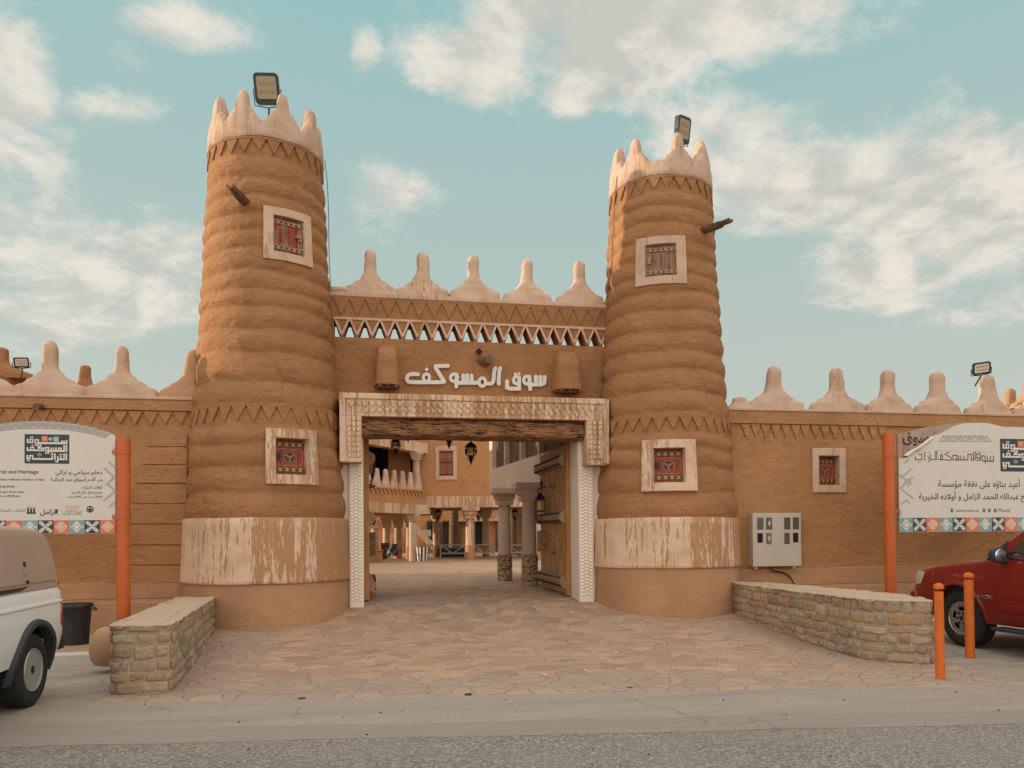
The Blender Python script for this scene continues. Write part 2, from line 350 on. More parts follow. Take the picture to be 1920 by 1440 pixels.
def flag_mat(name, c, grout, sc=2.1, sharp=.035):
    m, t, b = mat(name); o = t.n('ShaderNodeTexCoord').outputs['Object']
    wn = t.n('ShaderNodeTexNoise'); t.set(wn.inputs['Vector'], o); wn.inputs['Scale'].default_value = 2.2; wn.inputs['Detail'].default_value = 3
    pos = t.vm('ADD', o, t.scale(t.vm('SUBTRACT', wn.outputs[1], (.5, .5, .5)), (.42, .42, 0)))
    pos = t.scale(pos, (1.0, 1.25, 0.0))
    v1 = t.n('ShaderNodeTexVoronoi', feature='DISTANCE_TO_EDGE'); t.set(v1.inputs['Vector'], pos); v1.inputs['Scale'].default_value = sc
    v2 = t.n('ShaderNodeTexVoronoi', feature='F1'); t.set(v2.inputs['Vector'], pos); v2.inputs['Scale'].default_value = sc
    e = t.math('ADD', v1.outputs[0], t.math('MULTIPLY', t.math('SUBTRACT', t.noise(o, 30, 3, .6), .5), .03))
    rn = t.n('ShaderNodeSeparateColor'); t.set(rn.inputs[0], v2.outputs['Color'])
    stone = t.mix(rn.outputs[0], mul(c, .70), mul((c[0]*1.03, c[1]*.98, c[2]*.93), 1.12)); stone = t.mix(t.math('MULTIPLY', t.smooth(rn.outputs[1], .6, 1), .35), stone, (c[0]*1.06, c[1]*.92, c[2]*.82))
    stone = t.mix(t.math('MULTIPLY', t.smooth(t.noise(t.scale(o, (3, 14, 1)), 1.0, 6, .65), .42, .75), .5), stone, mul(c, .72))
    dust = t.smooth(t.noise(o, .55, 5, .6), .38, .68)
    line = t.math('MULTIPLY', t.smooth(e, sharp, sharp*.35), t.smooth(t.noise(o, 1.3, 4, .6), .28, .5))
    col = t.mix(line, stone, grout)
    col = t.mix(t.math('MULTIPLY', dust, .30), col, mul((c[0], c[1]*1.0, c[2]*1.02), 1.03))
    # the strip beside the road and the left margin are greyer, cement-washed
    sep = t.n('ShaderNodeSeparateXYZ'); t.set(sep.inputs[0], o)
    edge = t.math('ADD', t.math('ADD', sep.outputs[1], t.math('MULTIPLY', sep.outputs[0], .13)), t.math('MULTIPLY', t.math('SUBTRACT', t.noise(o, 1.6, 3, .5), .5), .7))
    gre = t.smooth(edge, 8.75, 8.55); lm = t.math('ADD', sep.outputs[0], t.math('MULTIPLY', t.math('SUBTRACT', t.noise(o, 1.8, 3, .5), .5), .5))
    gre = t.math('MAXIMUM', gre, t.math('MULTIPLY', t.smooth(lm, -1.25, -1.45), t.smooth(sep.outputs[1], 13.5, 12)))
    gre = t.math('MAXIMUM', gre, t.math('MULTIPLY', t.smooth(lm, 5.2, 5.6), .8))
    col = t.mix(t.math('MULTIPLY', gre, .58), col, (.37, .29, .225))
    t.set(b.inputs['Base Color'], col); b.inputs['Roughness'].default_value = .8; b.inputs['Specular IOR Level'].default_value = .25
    bump(t, b, t.math('ADD', t.math('MULTIPLY', t.smooth(e, 0, sharp*1.4), 1.2), t.math('ADD', t.math('MULTIPLY', t.noise(o, 25, 5, .6), .3), t.math('MULTIPLY', rn.outputs[2], .8))), .7, .03)
    return m
M['flag'] = flag_mat('flagstone_paving', (.455, .305, .21), (.60, .45, .335), 3.3, .03)
M['court'] = flag_mat('courtyard_flagstone', (.49, .325, .215), (.38, .255, .17), 2.6, .03)

def road_mat():
    m, t, b = mat('worn_asphalt'); o = t.n('ShaderNodeTexCoord').outputs['Object']
    sep = t.n('ShaderNodeSeparateXYZ'); t.set(sep.inputs[0], o)
    a = radians(7.5)
    wob = t.math('MULTIPLY', t.math('SUBTRACT', t.noise(o, .9, 5, .6), .5), .16)
    wob = t.math('ADD', wob, t.math('MULTIPLY', t.math('SUBTRACT', t.noise(o, 9, 4, .6), .5), .035))
    v = t.math('ADD', t.math('ADD', t.math('MULTIPLY', sep.outputs[1], cos(a)), t.math('MULTIPLY', sep.outputs[0], sin(a))), wob)
    def vof(px, py):
        q = onZ(px, py, 0); return q.y*cos(a)+q.x*sin(a)
    vs = [vof(960, y) for y in (1320, 1352, 1379)]
    fine = t.noise(o, 75, 3, .75); vo = t.n('ShaderNodeTexVoronoi'); t.set(vo.inputs['Vector'], o); vo.inputs['Scale'].default_value = 58
    rs = t.n('ShaderNodeSeparateColor'); t.set(rs.inputs[0], vo.outputs['Color'])
    agg = t.mix(t.math('POWER', rs.outputs[0], 2.2), (.165, .138, .118), (.45, .385, .33)); agg = t.mix(t.math('MULTIPLY', t.smooth(fine, .45, .75), .6), agg, (.11, .095, .08))
    agg = t.mix(t.math('MULTIPLY', t.smooth(t.noise(o, .8, 5, .6), .3, .7), .4), agg, (.27, .24, .21))
    dustc = t.mix(t.noise(t.scale(o, (1.2, 5, 1)), 1.0, 6, .65), (.285, .235, .195), (.45, .375, .31)); dustc = t.mix(t.math('MULTIPLY', t.math('POWER', rs.outputs[1], 2.0), .35), dustc, (.24, .205, .17))
    mid = t.mix(t.noise(t.scale(o, (1.0, 4, 1)), 1.0, 6, .65), (.24, .20, .17), (.39, .325, .275)); mid = t.mix(t.math('MULTIPLY', rs.outputs[0], .4), mid, (.25, .22, .19))
    col = t.mix(t.smooth(v, vs[2]-.015, vs[2]+.015), agg, mid); col = t.mix(t.smooth(v, vs[1]-.03, vs[1]+.03), col, dustc)
    tyre = t.smooth(t.noise(t.scale(o, (.12, 2.2, 1)), 1.0, 5, .65), .5, .72); col = t.mix(t.math('MULTIPLY', tyre, .32), col, (.19, .155, .13))
    stain = t.smooth(t.noise(t.scale(o, (.6, 1.6, 1)), 1.0, 4, .6), .58, .74); col = t.mix(t.math('MULTIPLY', stain, .4), col, (.20, .165, .135))
    for q, wd, k in ((vs[2], .012, .75), (vs[1], .009, .4), (vs[0], .008, .22)):
        dl = t.math('ABSOLUTE', t.math('SUBTRACT', v, q)); ln = t.math('MULTIPLY', t.math('MULTIPLY', t.smooth(dl, wd, wd*.3), k), t.smooth(t.noise(t.scale(o, (3, 3, 1)), 1.0, 4, .6), .3, .5))
        col = t.mix(ln, col, (.09, .075, .06))
    cr = t.n('ShaderNodeTexVoronoi', feature='DISTANCE_TO_EDGE'); wn = t.n('ShaderNodeTexNoise'); t.set(wn.inputs['Vector'], o); wn.inputs['Scale'].default_value = 3; wn.inputs['Detail'].default_value = 5
    t.set(cr.inputs['Vector'], t.vm('ADD', o, t.scale(wn.outputs[1], (.5, .5, 0)))); cr.inputs['Scale'].default_value = .45
    ck = t.math('MULTIPLY', t.smooth(cr.outputs[0], .008, .002), t.smooth(t.noise(o, .5, 2, .5), .52, .6)); col = t.mix(t.math('MULTIPLY', ck, .32), col, (.10, .08, .065))
    t.set(b.inputs['Base Color'], col); b.inputs['Roughness'].default_value = .9; b.inputs['Specular IOR Level'].default_value = .25
    bump(t, b, t.math('ADD', t.math('MULTIPLY', vo.outputs[0], .7), t.math('MULTIPLY', t.noise(o, 14, 5, .6), .5)), .45, .012)
    return m
M['road'] = road_mat()
def ground_mat(name, c):
    m, t, b = mat(name); o = t.n('ShaderNodeTexCoord').outputs['Object']
    f = t.noise(t.scale(o, (1, 2.2, 1)), 1.4, 7, .65, .3); g = t.noise(o, 55, 4, .7)
    col = t.mix(t.smooth(f, .3, .7), mul(c, .8), mul(c, 1.15)); col = t.mix(t.math('MULTIPLY', t.smooth(g, .5, .75), .45), col, mul(c, .55))
    col = t.mix(t.math('MULTIPLY', t.smooth(t.noise(o, .7, 4, .6), .55, .68), .5), col, (c[0]*.85, c[1]*.68, c[2]*.52))
    t.set(b.inputs['Base Color'], col); b.inputs['Roughness'].default_value = .92; bump(t, b, t.math('ADD', g, f), .4, .012)
    return m
M['apron'] = ground_mat('dusty_concrete', (.36, .31, .26))
M['dirt'] = ground_mat('brown_dirt', (.36, .24, .15))
M['sand'] = ground_mat('sand', (.40, .30, .21))
def stone_mat():
    m, t, b = mat('rubble_stone'); o = t.n('ShaderNodeTexCoord').outputs['Object']
    at = t.n('ShaderNodeAttribute', attribute_name='shade_id'); r = at.outputs['Fac']
    cr = t.n('ShaderNodeValToRGB'); t.set(cr.inputs[0], r); e = cr.color_ramp.elements
    cols = [(.0, (.42, .305, .20)), (.16, (.30, .225, .155)), (.32, (.46, .34, .22)), (.5, (.38, .25, .145)), (.62, (.24, .185, .135)), (.75, (.50, .375, .25)), (.9, (.40, .215, .09)), (1, (.45, .33, .22))]
    e[0].color = cols[0][1]+(1,); e[1].color = cols[-1][1]+(1,)
    for p, c in cols[1:-1]:
        q = e.new(p); q.color = c+(1,)
    n1 = t.noise(o, 14, 6, .65, .5); n2 = t.noise(t.scale(o, (9, 9, 30)), 1.0, 5, .65)
    col = t.mix(t.math('MULTIPLY', t.smooth(n1, .48, .75), .7), cr.outputs[0], (.50, .37, .245)); col = t.mix(t.math('MULTIPLY', t.smooth(n2, .52, .75), .5), col, (.22, .15, .095))
    t.set(b.inputs['Base Color'], col); b.inputs['Roughness'].default_value = .92; bump(t, b, t.math('ADD', n1, t.math('MULTIPLY', t.noise(o, 40, 5, .65), .6)), .7, .03)
    return m
M['stone'] = stone_mat()
M['mortar'] = ground_mat('mortar', (.47, .35, .235))
M['clad'] = simple('stone_cladding', (.52, .35, .20), .85, var=.3, sc=7, bst=.3, bsc=20)
M['clad_joint'] = simple('dark_joint', (.10, .065, .04), .9)
# ------------------------------------------------------------------ ground
RA = radians(7.5)
_e = onZ(960, 1303, 0); VE = _e.y*cos(RA)+_e.x*sin(RA)
def edge_y(x): return (VE-x*sin(RA))/cos(RA)
RAMP = [(7, 0), (9.6, .012), (11.2, .04), (12.2, .10), (12.9, .20), (13.6, .335), (14.2, .38), (15, .39)]
def gz(x, y): return interp(RAMP, y)
CZ = .39
g = MB(); g.add([(-160, -60, -.03), (160, -60, -.03), (160, 320, -.03), (-160, 320, -.03)], [(0, 1, 2, 3)])
struct(g.build('ground', M['sand'], smooth=False))
g = MB(); xs = [-40, 40]
g.add([(-40, -25, 0), (40, -25, 0), (40, edge_y(40), 0), (-40, edge_y(-40), 0)], [(0, 1, 2, 3)])
struct(g.build('road', M['road'], smooth=False))
g = MB(); g.add([(-40, edge_y(-40)-.4, -.005), (40, edge_y(40)-.4, -.005), (40, 13.3, -.005), (-40, 13.3, -.005)], [(0, 1, 2, 3)])
struct(g.build('ground', M['apron'], smooth=False))
g = MB(); n = 46; mrows = 60
g.rings([[(lerp(-2.62, 6.75, i/n), yy, gz(0, yy)+(-.014 if j4 == 0 else .0035)+.003*(nz(i*.3, yy, 0)+1)*min(1, j4/4)) for j4, yy in enumerate([lerp(edge_y(lerp(-2.62, 6.75, i/n))+.09*nz(i*.55, 3, 0)+.04*nz(i*1.7, 8, 0), 14.7, j/mrows) for j in range(mrows+1)])] for i in range(n+1)], closed=False)
struct(g.build('paving', M['flag'], recalc=False))
g = MB(); g.add([(-30, 14.7, CZ+.003), (40, 14.7, CZ+.003), (40, 75, CZ+.003), (-30, 75, CZ+.003)], [(0, 1, 2, 3)])
struct(g.build('paving', M['court'], smooth=False))
g = MB(); g.box(-30, -2.75, 10.62, 13.6, -.02, .13); struct(g.build('pavement', M['dirt'], smooth=False))
g = MB(); g.box(6.75, 30, 11.1, 13.4, -.02, .13); struct(g.build('pavement', M['dirt'], smooth=False))
g = MB()
for k in range(14):
    g.box(-30+k*1.2+10.3, -30+k*1.2+11.47, 10.42, 10.63, -.02, .15)
for k in range(14):
    g.box(6.9+k*1.2, 8.08+k*1.2, 10.9, 11.11, -.02, .15)
struct(g.build('kerb', M['kerb'], bevel=.02))
# loose grit and crumbs lying on the asphalt
g = MB()
for k in range(130):
    x = rnd.uniform(-6, 9); y = rnd.uniform(4.2, 9.5); r = rnd.choice((.005, .006, .008, .011)); z = max(0, gz(x, y)) if -2.6 < x < 6.7 else 0
    g.lathe((x, y, z-.002), [(r*.8, 0), (r, r*.5), (r*.5, r)], 6)
o = g.build('grit', M['wood_dark']); o['kind'] = 'stuff'
for i, (px, py, lab) in enumerate(((566, 1310, 'small rusty metal disc set at the road edge near the left stone wall'), (878, 1302, 'small rusty metal disc set at the road edge in front of the gate middle'), (1181, 1290, 'small rusty metal disc set at the road edge below the right gate tower'))):
    q = onZ(px, py, 0); g = MB(); g.lathe((q.x, q.y, -.01), [(.04, 0), (.04, .010), (.033, .018), (.012, .021)], 20)
    tag(g.build('road_stud', M['wood_dark']), lab, 'road stud', 'metal discs along the road edge')

# ------------------------------------------------------------------ shared builders
MERL = [(0, 1), (.1, .99), (.14, .96), (.17, .93), (.195, .86), (.215, .75), (.25, .68), (.285, .63), (.31, .53), (.335, .45), (.38, .385), (.41, .345)]
def merlon(name, mats, parent, cx, cy, z0, H, sp, fwid, dep=.17, seed=0, skew=0.0, spr=None):
    g = MB(); rs = []
    skew = skew or .035*nz(seed*1.7, 3, cx); fwid *= 1+.10*nz(cx*2, seed, 1)
    prof = [(h, s*sp) for h, s in MERL if s*sp > fwid*1.35]+[(.47, fwid*1.28), (.56, fwid*1.12), (.68, fwid*1.04), (.80, fwid), (.89, fwid*.95), (.94, fwid*.82), (.975, fwid*.58), (1.0, fwid*.12)]
    for h, hw in prof:
        b = lerp(dep, dep*.62, min(1, h/.5)) if h < .85 else dep*.62*sqrt(max(.02, 1-((h-.85)/.15)**2*.97))
        ring = []
        for k in range(28):
            a = 2*pi*k/28; ca, sa = cos(a), sin(a); e = .62 if h < .45 else .8
            x = (abs(ca)**e)*(1 if ca > 0 else -1); y = (abs(sa)**e)*(1 if sa > 0 else -1)
            ww = hw if x < 0 or spr is None or h > .42 else hw*spr
            p = Vector((cx+x*ww+skew*h, cy+y*b, z0+h*H))
            if h > .02:
                q = .030*nz(p.x*3.1+seed, p.y*3, p.z*3.1)+.016*nz(p.x*9, p.y*9+seed, p.z*9)+.007*nz(p.x*22, p.y*22+seed, p.z*22)
                p += Vector((x*q, y*q, q*.4))
            ring.append(p)
        rs.append(ring)
    g.rings(rs); return g.build(name, mats, parent, ang=60)

def teeth_row(mb, x0, x1, y, zt, zb, n, proud, rev=0):
    st = (x1-x0)/n
    for k in range(n):
        a = x0+k*st; j = rnd.uniform(-.012, .012); zz = zb+rnd.uniform(-.012, .012)
        mb.prism([(a+.004, zt), (a+st-.004, zt), (a+st/2+j, zz)], lambda X, Z, h: (X, y-h, Z), -.02, proud)

def sq_ring(g, outer, inner, y0, y1):
    """square frame in the XZ plane: outer=(x0,x1,z0,z1)"""
    a, b, c, d = outer; e, f_, h, i = inner
    g.box(a, e, y0, y1, c, d); g.box(f_, b, y0, y1, c, d); g.box(e, f_, y0, y1, c, h); g.box(e, f_, y0, y1, i, d)

def shutter(parent, fr, wd, ht, kind, lockside=1):
    """fr(x, y, h): window plane; wd, ht half sizes"""
    g = MB(); nb = 4
    for k in range(nb):
        g.prism([(-wd+2*wd*k/nb+.004, -ht), (-wd+2*wd*(k+1)/nb-.004, -ht), (-wd+2*wd*(k+1)/nb-.004, ht), (-wd+2*wd*k/nb+.004, ht)], fr, -.03, .0)
    g.prism([(-wd, -ht), (wd, -ht), (wd, ht), (-wd, ht)], fr, -.05, -.02)
    sh = g.build('shutter', M['red'] if kind == 'painted' else M['red_worn'], parent, smooth=False)
    ns = 5 if kind == 'painted' else 6
    for s in (-1, 1):
        g = MB(); yc = s*ht*.66; hh = ht*.105; g.cur = 0
        g.prism([(-wd*.97, yc-hh), (wd*.97, yc-hh), (wd*.97, yc+hh), (-wd*.97, yc+hh)], fr, .0, .018)
        for k in range(ns):
            xc = -wd*.97+wd*1.94*(k+.5)/ns
            g.cur = 2
            g.prism([(xc+hh*.48*cos(a), yc+hh*.48*sin(a)) for a in [2*pi*q/8 for q in range(8)]], fr, .018, .032)
            if kind == 'painted' and k < ns-1:
                g.cur = 1; xm = xc+wd*.97/ns; g.prism([(xm-wd*.09, yc-hh*.9), (xm+wd*.09, yc-hh*.9), (xm+wd*.09, yc+hh*.9), (xm-wd*.09, yc+hh*.9)], fr, .018, .022)
        g.build('strap', [M['wood_grey'] if kind == 'painted' else M['wood_pale'], M['yellow'], M['black']], sh, smooth=False)
    g = MB()
    def seg(a, b, wdt, h0, h1):
        a = Vector(a); b = Vector(b); d = (b-a).normalized(); nn = Vector((-d.y, d.x))*wdt
        g.prism([tuple(a-nn), tuple(b-nn), tuple(b+nn), tuple(a+nn)], fr, h0, h1)
    if kind == 'painted':
        oc = [(-.72, .40), (-.58, .5), (.58, .5), (.74, .36), (.74, -.36), (.58, -.5), (-.58, -.5), (-.72, -.4)]
        oc = [(x*wd, y*ht*.86) for x, y in oc]
        for a, b in zip(oc, oc[1:]): seg(a, b, .005, 0, .004)
        R = ht*.30; g.cur = 1
        g.prism([(R*.95*cos(2*pi*k/20), R*.95*sin(2*pi*k/20)) for k in range(20)], fr, 0, .003)
        g.cur = 0
        for k in range(20):
            a = 2*pi*k/20; b = 2*pi*(k+1)/20; seg((R*cos(a), R*sin(a)), (R*cos(b), R*sin(b)), .004, .001, .006)
        g.cur = 2
        for k in range(3):
            a = pi/2+pi+2*pi*k/3; seg((0, 0), (R*.85*cos(a), R*.85*sin(a)), R*.1, .003, .008)
        g.cur = 0
        for sx in (-.45, .5):
            for sy in (-.3, .3):
                seg((sx*wd-.012, sy*ht), (sx*wd+.012, sy*ht+.01), .004, 0, .004)
    else:
        g.cur = 0
        for (x0, y0, x1, y1) in ((-.6, .42, .3, .42), (-.6, .42, -.68, .1), (.62, .4, .62, -.4), (-.55, -.44, .1, -.44)): seg((x0*wd, y0*ht), (x1*wd, y1*ht), .004, 0, .003)
    g.build('painted_motif', [M['motif'], M['navyp'], M['yellow']], sh, smooth=False)
    g = MB(); lx = wd*.7*lockside
    g.prism([(lx-.03, -.05), (lx+.03, -.05), (lx+.03, .06), (lx-.03, .06)], fr, 0, .035)
    g.prism([(lx-.03-.06*lockside, -.005), (lx+.02, -.005), (lx+.02, .02), (lx-.03-.06*lockside, .02)], fr, .01, .05)
    g.build('lock', M['wood_pale'] if kind != 'painted' else M['wood_dark'], sh, smooth=False)
    return sh

def floodlight(label, pos, fdir, wd, ht, dep, roll=0.0, pole_to=None, lens='lamp_glass', grp='floodlights on the walls and towers'):
    pos = Vector(pos); n = Vector(fdir).normalized(); u = Vector((0, 0, 1)).cross(n).normalized(); v = n.cross(u)
    u, v = u*cos(roll)+v*sin(roll), v*cos(roll)-u*sin(roll)
    base = Vector(pole_to) if pole_to else pos-Vector((0, 0, ht))
    r = thing('floodlight', label, 'floodlight', tuple(base), grp)
    fr = lambda x, y, h: pos+u*x+v*y+n*h
    c = .16*min(wd, ht)
    def rr(a, b, c): return [(sx*a-sx*c+sx*c*cos(t) if 0 else x, y) for x, y in _rr(a, b, c)]
    g = MB(); g.prism(_rr(wd/2, ht/2, c), fr, -dep, 0)
    for k in range(6): g.prism([(-wd*.4, -ht*.38+k*ht*.15), (wd*.4, -ht*.38+k*ht*.15), (wd*.4, -ht*.36+k*ht*.15), (-wd*.4, -ht*.36+k*ht*.15)], fr, -dep-.03, -dep)
    g.build('housing', M['lamp_body'], r, ang=30)
    g = MB(); a, b, e = wd*.39, ht*.36, .0
    g.prism([(x, y+ht*.03) for x, y in _rr(a, b, c*.6)], fr, -.01, .004)
    g.cur = 1
    for i in range(4):
        for j in (-1, 1):
            x = (i-1.5)*a*.42; y = j*b*.38+ht*.03
            g.prism([(x-a*.12, y-b*.14), (x+a*.12, y-b*.14), (x+a*.12, y+b*.14), (x-a*.12, y+b*.14)], fr, .004, .007)
    g.build('lens', [M[lens], M['lamp_led']], r, ang=30)
    g = MB(); bw = wd/2+.02
    g.tube([fr(-bw, 0, -dep/2), fr(-bw, -ht*.52, -dep/2), fr(0, -ht*.6, -dep/2), fr(bw, -ht*.52, -dep/2), fr(bw, 0, -dep/2)], .009, 6)
    g.tube([fr(0, -ht*.6, -dep/2), base], .016, 8); g.build('bracket', M['lamp_body'], r)
    return r
def _rr(a, b, c, n=4):
    o = []
    for sx, sy, t0 in ((1, 1, 0), (-1, 1, pi/2), (-1, -1, pi), (1, -1, 1.5*pi)):
        for k in range(n+1):
            t = t0+pi/2*k/n; o.append((sx*(a-c)+c*cos(t), sy*(b-c)+c*sin(t)))
    return o

# ------------------------------------------------------------------ the two gate towers
ENV = [(0, 1.355), (.76, 1.372), (1.87, 1.33), (3.43, 1.238), (3.71, 1.206), (4.81, 1.125), (5.72, 1.07), (6.64, 1.02), (7.55, .978), (8.0, .953)]
def tower(name, label, cpx, dist, gro_px, bandt, bandb, crown_py, low_zig, mer, wins, spout_px, seed, zt_h=.23):
    phi = atan2(cpx-960, F); az = TH+phi
    cx, cy = dist*sin(az), dist*cos(az); dc = dist*cos(phi)
    def zpx(py, shrink=0):                                   # height of a ring seen at its nearest point
        z = 2.
        for _ in range(8): z = P(cpx, py, (dc-interp(ENV, z)-shrink)*cos(PITCH)+(z-1.6)*sin(PITCH)).z
        return z
    faz = atan2(-cy, -cx)                                    # azimuth facing the camera
    root = thing(name, label, 'tower', (cx, cy, 0))
    zc, zb1, zb0 = zpx(crown_py), zpx(bandt), zpx(bandb)
    zl1, zl0 = zpx(low_zig[0]), zpx(low_zig[1])
    gz_ = sorted(zpx(y) for y in gro_px)
    zu0 = zc-zt_h-.07
    gz_ = [q for q in gz_ if q < zu0-.1]+[zu0]
    wlist = []
    for wi in wins:
        r0 = interp(ENV, zpx(wi['c'][1])); r = ray(*wi['c']); A = r.x*r.x+r.y*r.y; B = -2*(r.x*cx+r.y*cy); Cc = cx*cx+cy*cy-r0*r0
        t = (-B-sqrt(B*B-4*A*Cc))/(2*A); h = CAM+r*t; wlist.append((wi, atan2(h.y-cy, h.x-cx), h.z, r0))
    def smoothzone(z): return (zl0-.03 < z < zl1+.02) or z > zu0
    def rad(z, a):
        e = interp(ENV, z); x, y = cos(a), sin(a)
        w_ = .075*nz(x*1.3+seed, y*1.3, z*.9)+.02*nz(x*4, y*4+seed, z*2); zz = z+w_
        if smoothzone(z): r = e-.03
        else:
            r = e-.035
            for q0, q1 in zip(gz_, gz_[1:]):
                if q0 <= zz < q1:
                    t = (zz-q0)/(q1-q0); amp = .046 if q1-q0 > .2 else .035
                    r = e-amp+amp*(sin(pi*min(1, t**.9))**.85)*(1+.45*nz(x*1.6, y*1.6, q0*3+seed)); break
        return r+.018*nz(x*2.2+seed, y*2.2, z*2.2)+.010*nz(x*7, y*7+seed, z*9)+.007*nz(x*19, y*19, z*26)+.004*nz(x*40, y*40+seed, z*40)
    g = MB(); na = 200; zs = []
    z = zb1-.05
    while z < zc+.02: zs.append(z); z += .026
    zs.append(zc+.05)
    vs = [(cx+rad(z, 2*pi*k/na)*cos(2*pi*k/na), cy+rad(z, 2*pi*k/na)*sin(2*pi*k/na), z) for z in zs for k in range(na)]
    fs = []
    for i in range(len(zs)-1):
        for k in range(na):
            zm = (zs[i]+zs[i+1])/2; am = 2*pi*(k+.5)/na; skip = False
            for wi, wa, wz, wr in wlist:
                if abs(zm-wz) < wi['ih']/2+.05 and abs((am-wa+pi) % (2*pi)-pi)*wr < wi['iw']/2+.05: skip = True
            if not skip: fs.append((i*na+k, i*na+(k+1) % na, (i+1)*na+(k+1) % na, (i+1)*na+k))
    g.add(vs, fs); g.build('shaft', M['mud'], root, ang=75, recalc=False)
    # plain plinth and the whitewashed skirt above it
    g = MB(); na = 120
    g.rings([[(cx+r*cos(2*pi*k/na), cy+r*sin(2*pi*k/na), z) for k in range(na) for r in [rr+.006*nz(cos(2*pi*k/na)*2, sin(2*pi*k/na)*2, z*2+seed)]] for z, rr in ((-.1, 1.365), (.15, 1.362), (.4, 1.358), (.6, 1.352), (zb0+.03, 1.345))])
    g.build('plinth', M['mud_base'], root, ang=60)
    g = MB(); na = 160
    R = lambda z: interp(ENV, z)+.018
    prof = [(zb0+.0, 1.33), (zb0-.005, R(zb0)-.012), (zb0+.012, R(zb0)+.004), (zb0+.06, R(zb0))]+[(lerp(zb0+.06, zb1-.012, i/8), R(lerp(zb0, zb1, i/8))) for i in range(1, 9)]+[(zb1, R(zb1)-.012), (zb1+.004, R(zb1)-.09)]
    g.rings([[(cx+(r+.010*nz(cos(2*pi*k/na)*2.5, sin(2*pi*k/na)*2.5, z*1.6+seed))*cos(2*pi*k/na), cy+(r+.010*nz(cos(2*pi*k/na)*2.5, sin(2*pi*k/na)*2.5, z*1.6+seed))*sin(2*pi*k/na), z+.012*nz(cos(2*pi*k/na)*2, sin(2*pi*k/na)*2, seed)) for k in range(na)] for z, r in prof])
    g.build('whitewashed_skirt', M['white_runs'], root, ang=60)
    # zigzag friezes: a raised strip with hanging teeth
    def frieze(zt, zb, n):
        g = MB(); N = n*6
        e = lambda z: interp(ENV, z)-.03
        rs = []
        for dz, dr in ((.0, -.03), (.0, .034), (-.035, .036), (-.035, -.03)):
            rs.append([(cx+(e(zt)+dr)*cos(2*pi*k/N), cy+(e(zt)+dr)*sin(2*pi*k/N), zt+dz) for k in range(N)])
        g.rings(rs, True, (False, False))
        for k in range(n):
            a0 = 2*pi*(k+.03)/n; a1 = 2*pi*(k+.97)/n; am = (a0+a1)/2+rnd.uniform(-.012, .012); zz = zb+rnd.uniform(-.018, .018)
            pts = [(a0, zt-.03), (am, zt-.03), (a1, zt-.03), (am, zz)]
            vo = [(cx+(e(z_)+.030)*cos(a), cy+(e(z_)+.030)*sin(a), z_) for a, z_ in pts]; vi = [(cx+(e(z_)-.04)*cos(a), cy+(e(z_)-.04)*sin(a), z_) for a, z_ in pts]
            g.add(vo+vi, [(0, 1, 3), (1, 2, 3), (0, 3, 7, 4), (3, 2, 6, 7), (0, 4, 5, 1), (1, 5, 6, 2)])
        g.build('zigzag_frieze', M['mud'], root, ang=30)
    frieze(zc-.012, zc-zt_h-.03, 26); frieze(zl1, zl0, 33)
    # whitewashed crown with finger merlons
    HP = [(0, .81), (.11, .805), (.175, .785), (.235, .73), (.28, .62), (.305, .535), (.36, .52), (.47, .50), (.53, .47), (.59, .425), (.70, .40), (.78, .37), (.84, .325), (.92, .30), (1.0, .295), (9, .295)]
    mer = [radians(a) for a in mer]
    angs = set()
    for a in mer:
        for u in (-1, -.9, -.8, -.72, -.66, -.6, -.56, -.5, -.46, -.4, -.33, -.29, -.305, -.29, -.28, -.265, -.25, -.24, -.225, -.21, -.18, -.16, -.13, -.1, -.05, 0): angs.add(round(a+u*radians(20), 5)); angs.add(round(a-u*radians(20), 5))
    angs = sorted(set(round(a % (2*pi), 4) for a in angs)); aa = [angs[0]]
    for a in angs[1:]:
        while a-aa[-1] > radians(4): aa.append(aa[-1]+radians(3))
        if a-aa[-1] > .003: aa.append(a)
    g = MB(); rs = []
    r0 = interp(ENV, 8.0)+.012
    for a in aa:
        d = min(abs((a-m_+pi) % (2*pi)-pi) for m_ in mer)/radians(20)
        wa = faz+a                                             # merlon angles count clockwise seen from above-left
        H = interp(HP, d)+.02*nz(cos(a)*4, sin(a)*4, seed)
        ci, si = cos(wa), sin(wa); th = lambda h: lerp(.30, .20, min(1, h/.5)); col = []
        for q in (0, .06, .3, .55, .8, .92, .98): col.append((r0+.016*nz(ci*3, si*3, q*H*4+seed)-.05*(q*H)-(.05 if q == .98 else .018 if q == .92 else 0)-(.02 if q == 0 else 0), q*H))
        col += [(r0-.1-.05*H, H), (r0-th(H)+.02, H*.985), (r0-th(H), H*.94), (r0-th(0)-.0, H*.5), (r0-.32, .02)]
        rs.append([(cx+r*ci, cy+r*si, zc+h) for r, h in col])
    rs.append(rs[0]); n_ = len(rs[0]); vs = [p for r in rs[:-1] for p in r]; fs = []
    for i in range(len(rs)-1):
        for j in range(n_-1):
            i2 = (i+1) % (len(rs)-1); fs.append((i*n_+j, i2*n_+j, i2*n_+j+1, i*n_+j+1))
    g.add(vs, fs); g.build('crown', M['white_crown'], root, ang=55)
    g = MB(); g.lathe((cx, cy, zc-.04), [(r0-.1, 0), (r0-.1, .08)], 60); g.build('roof_slab', M['mud_base'], root)
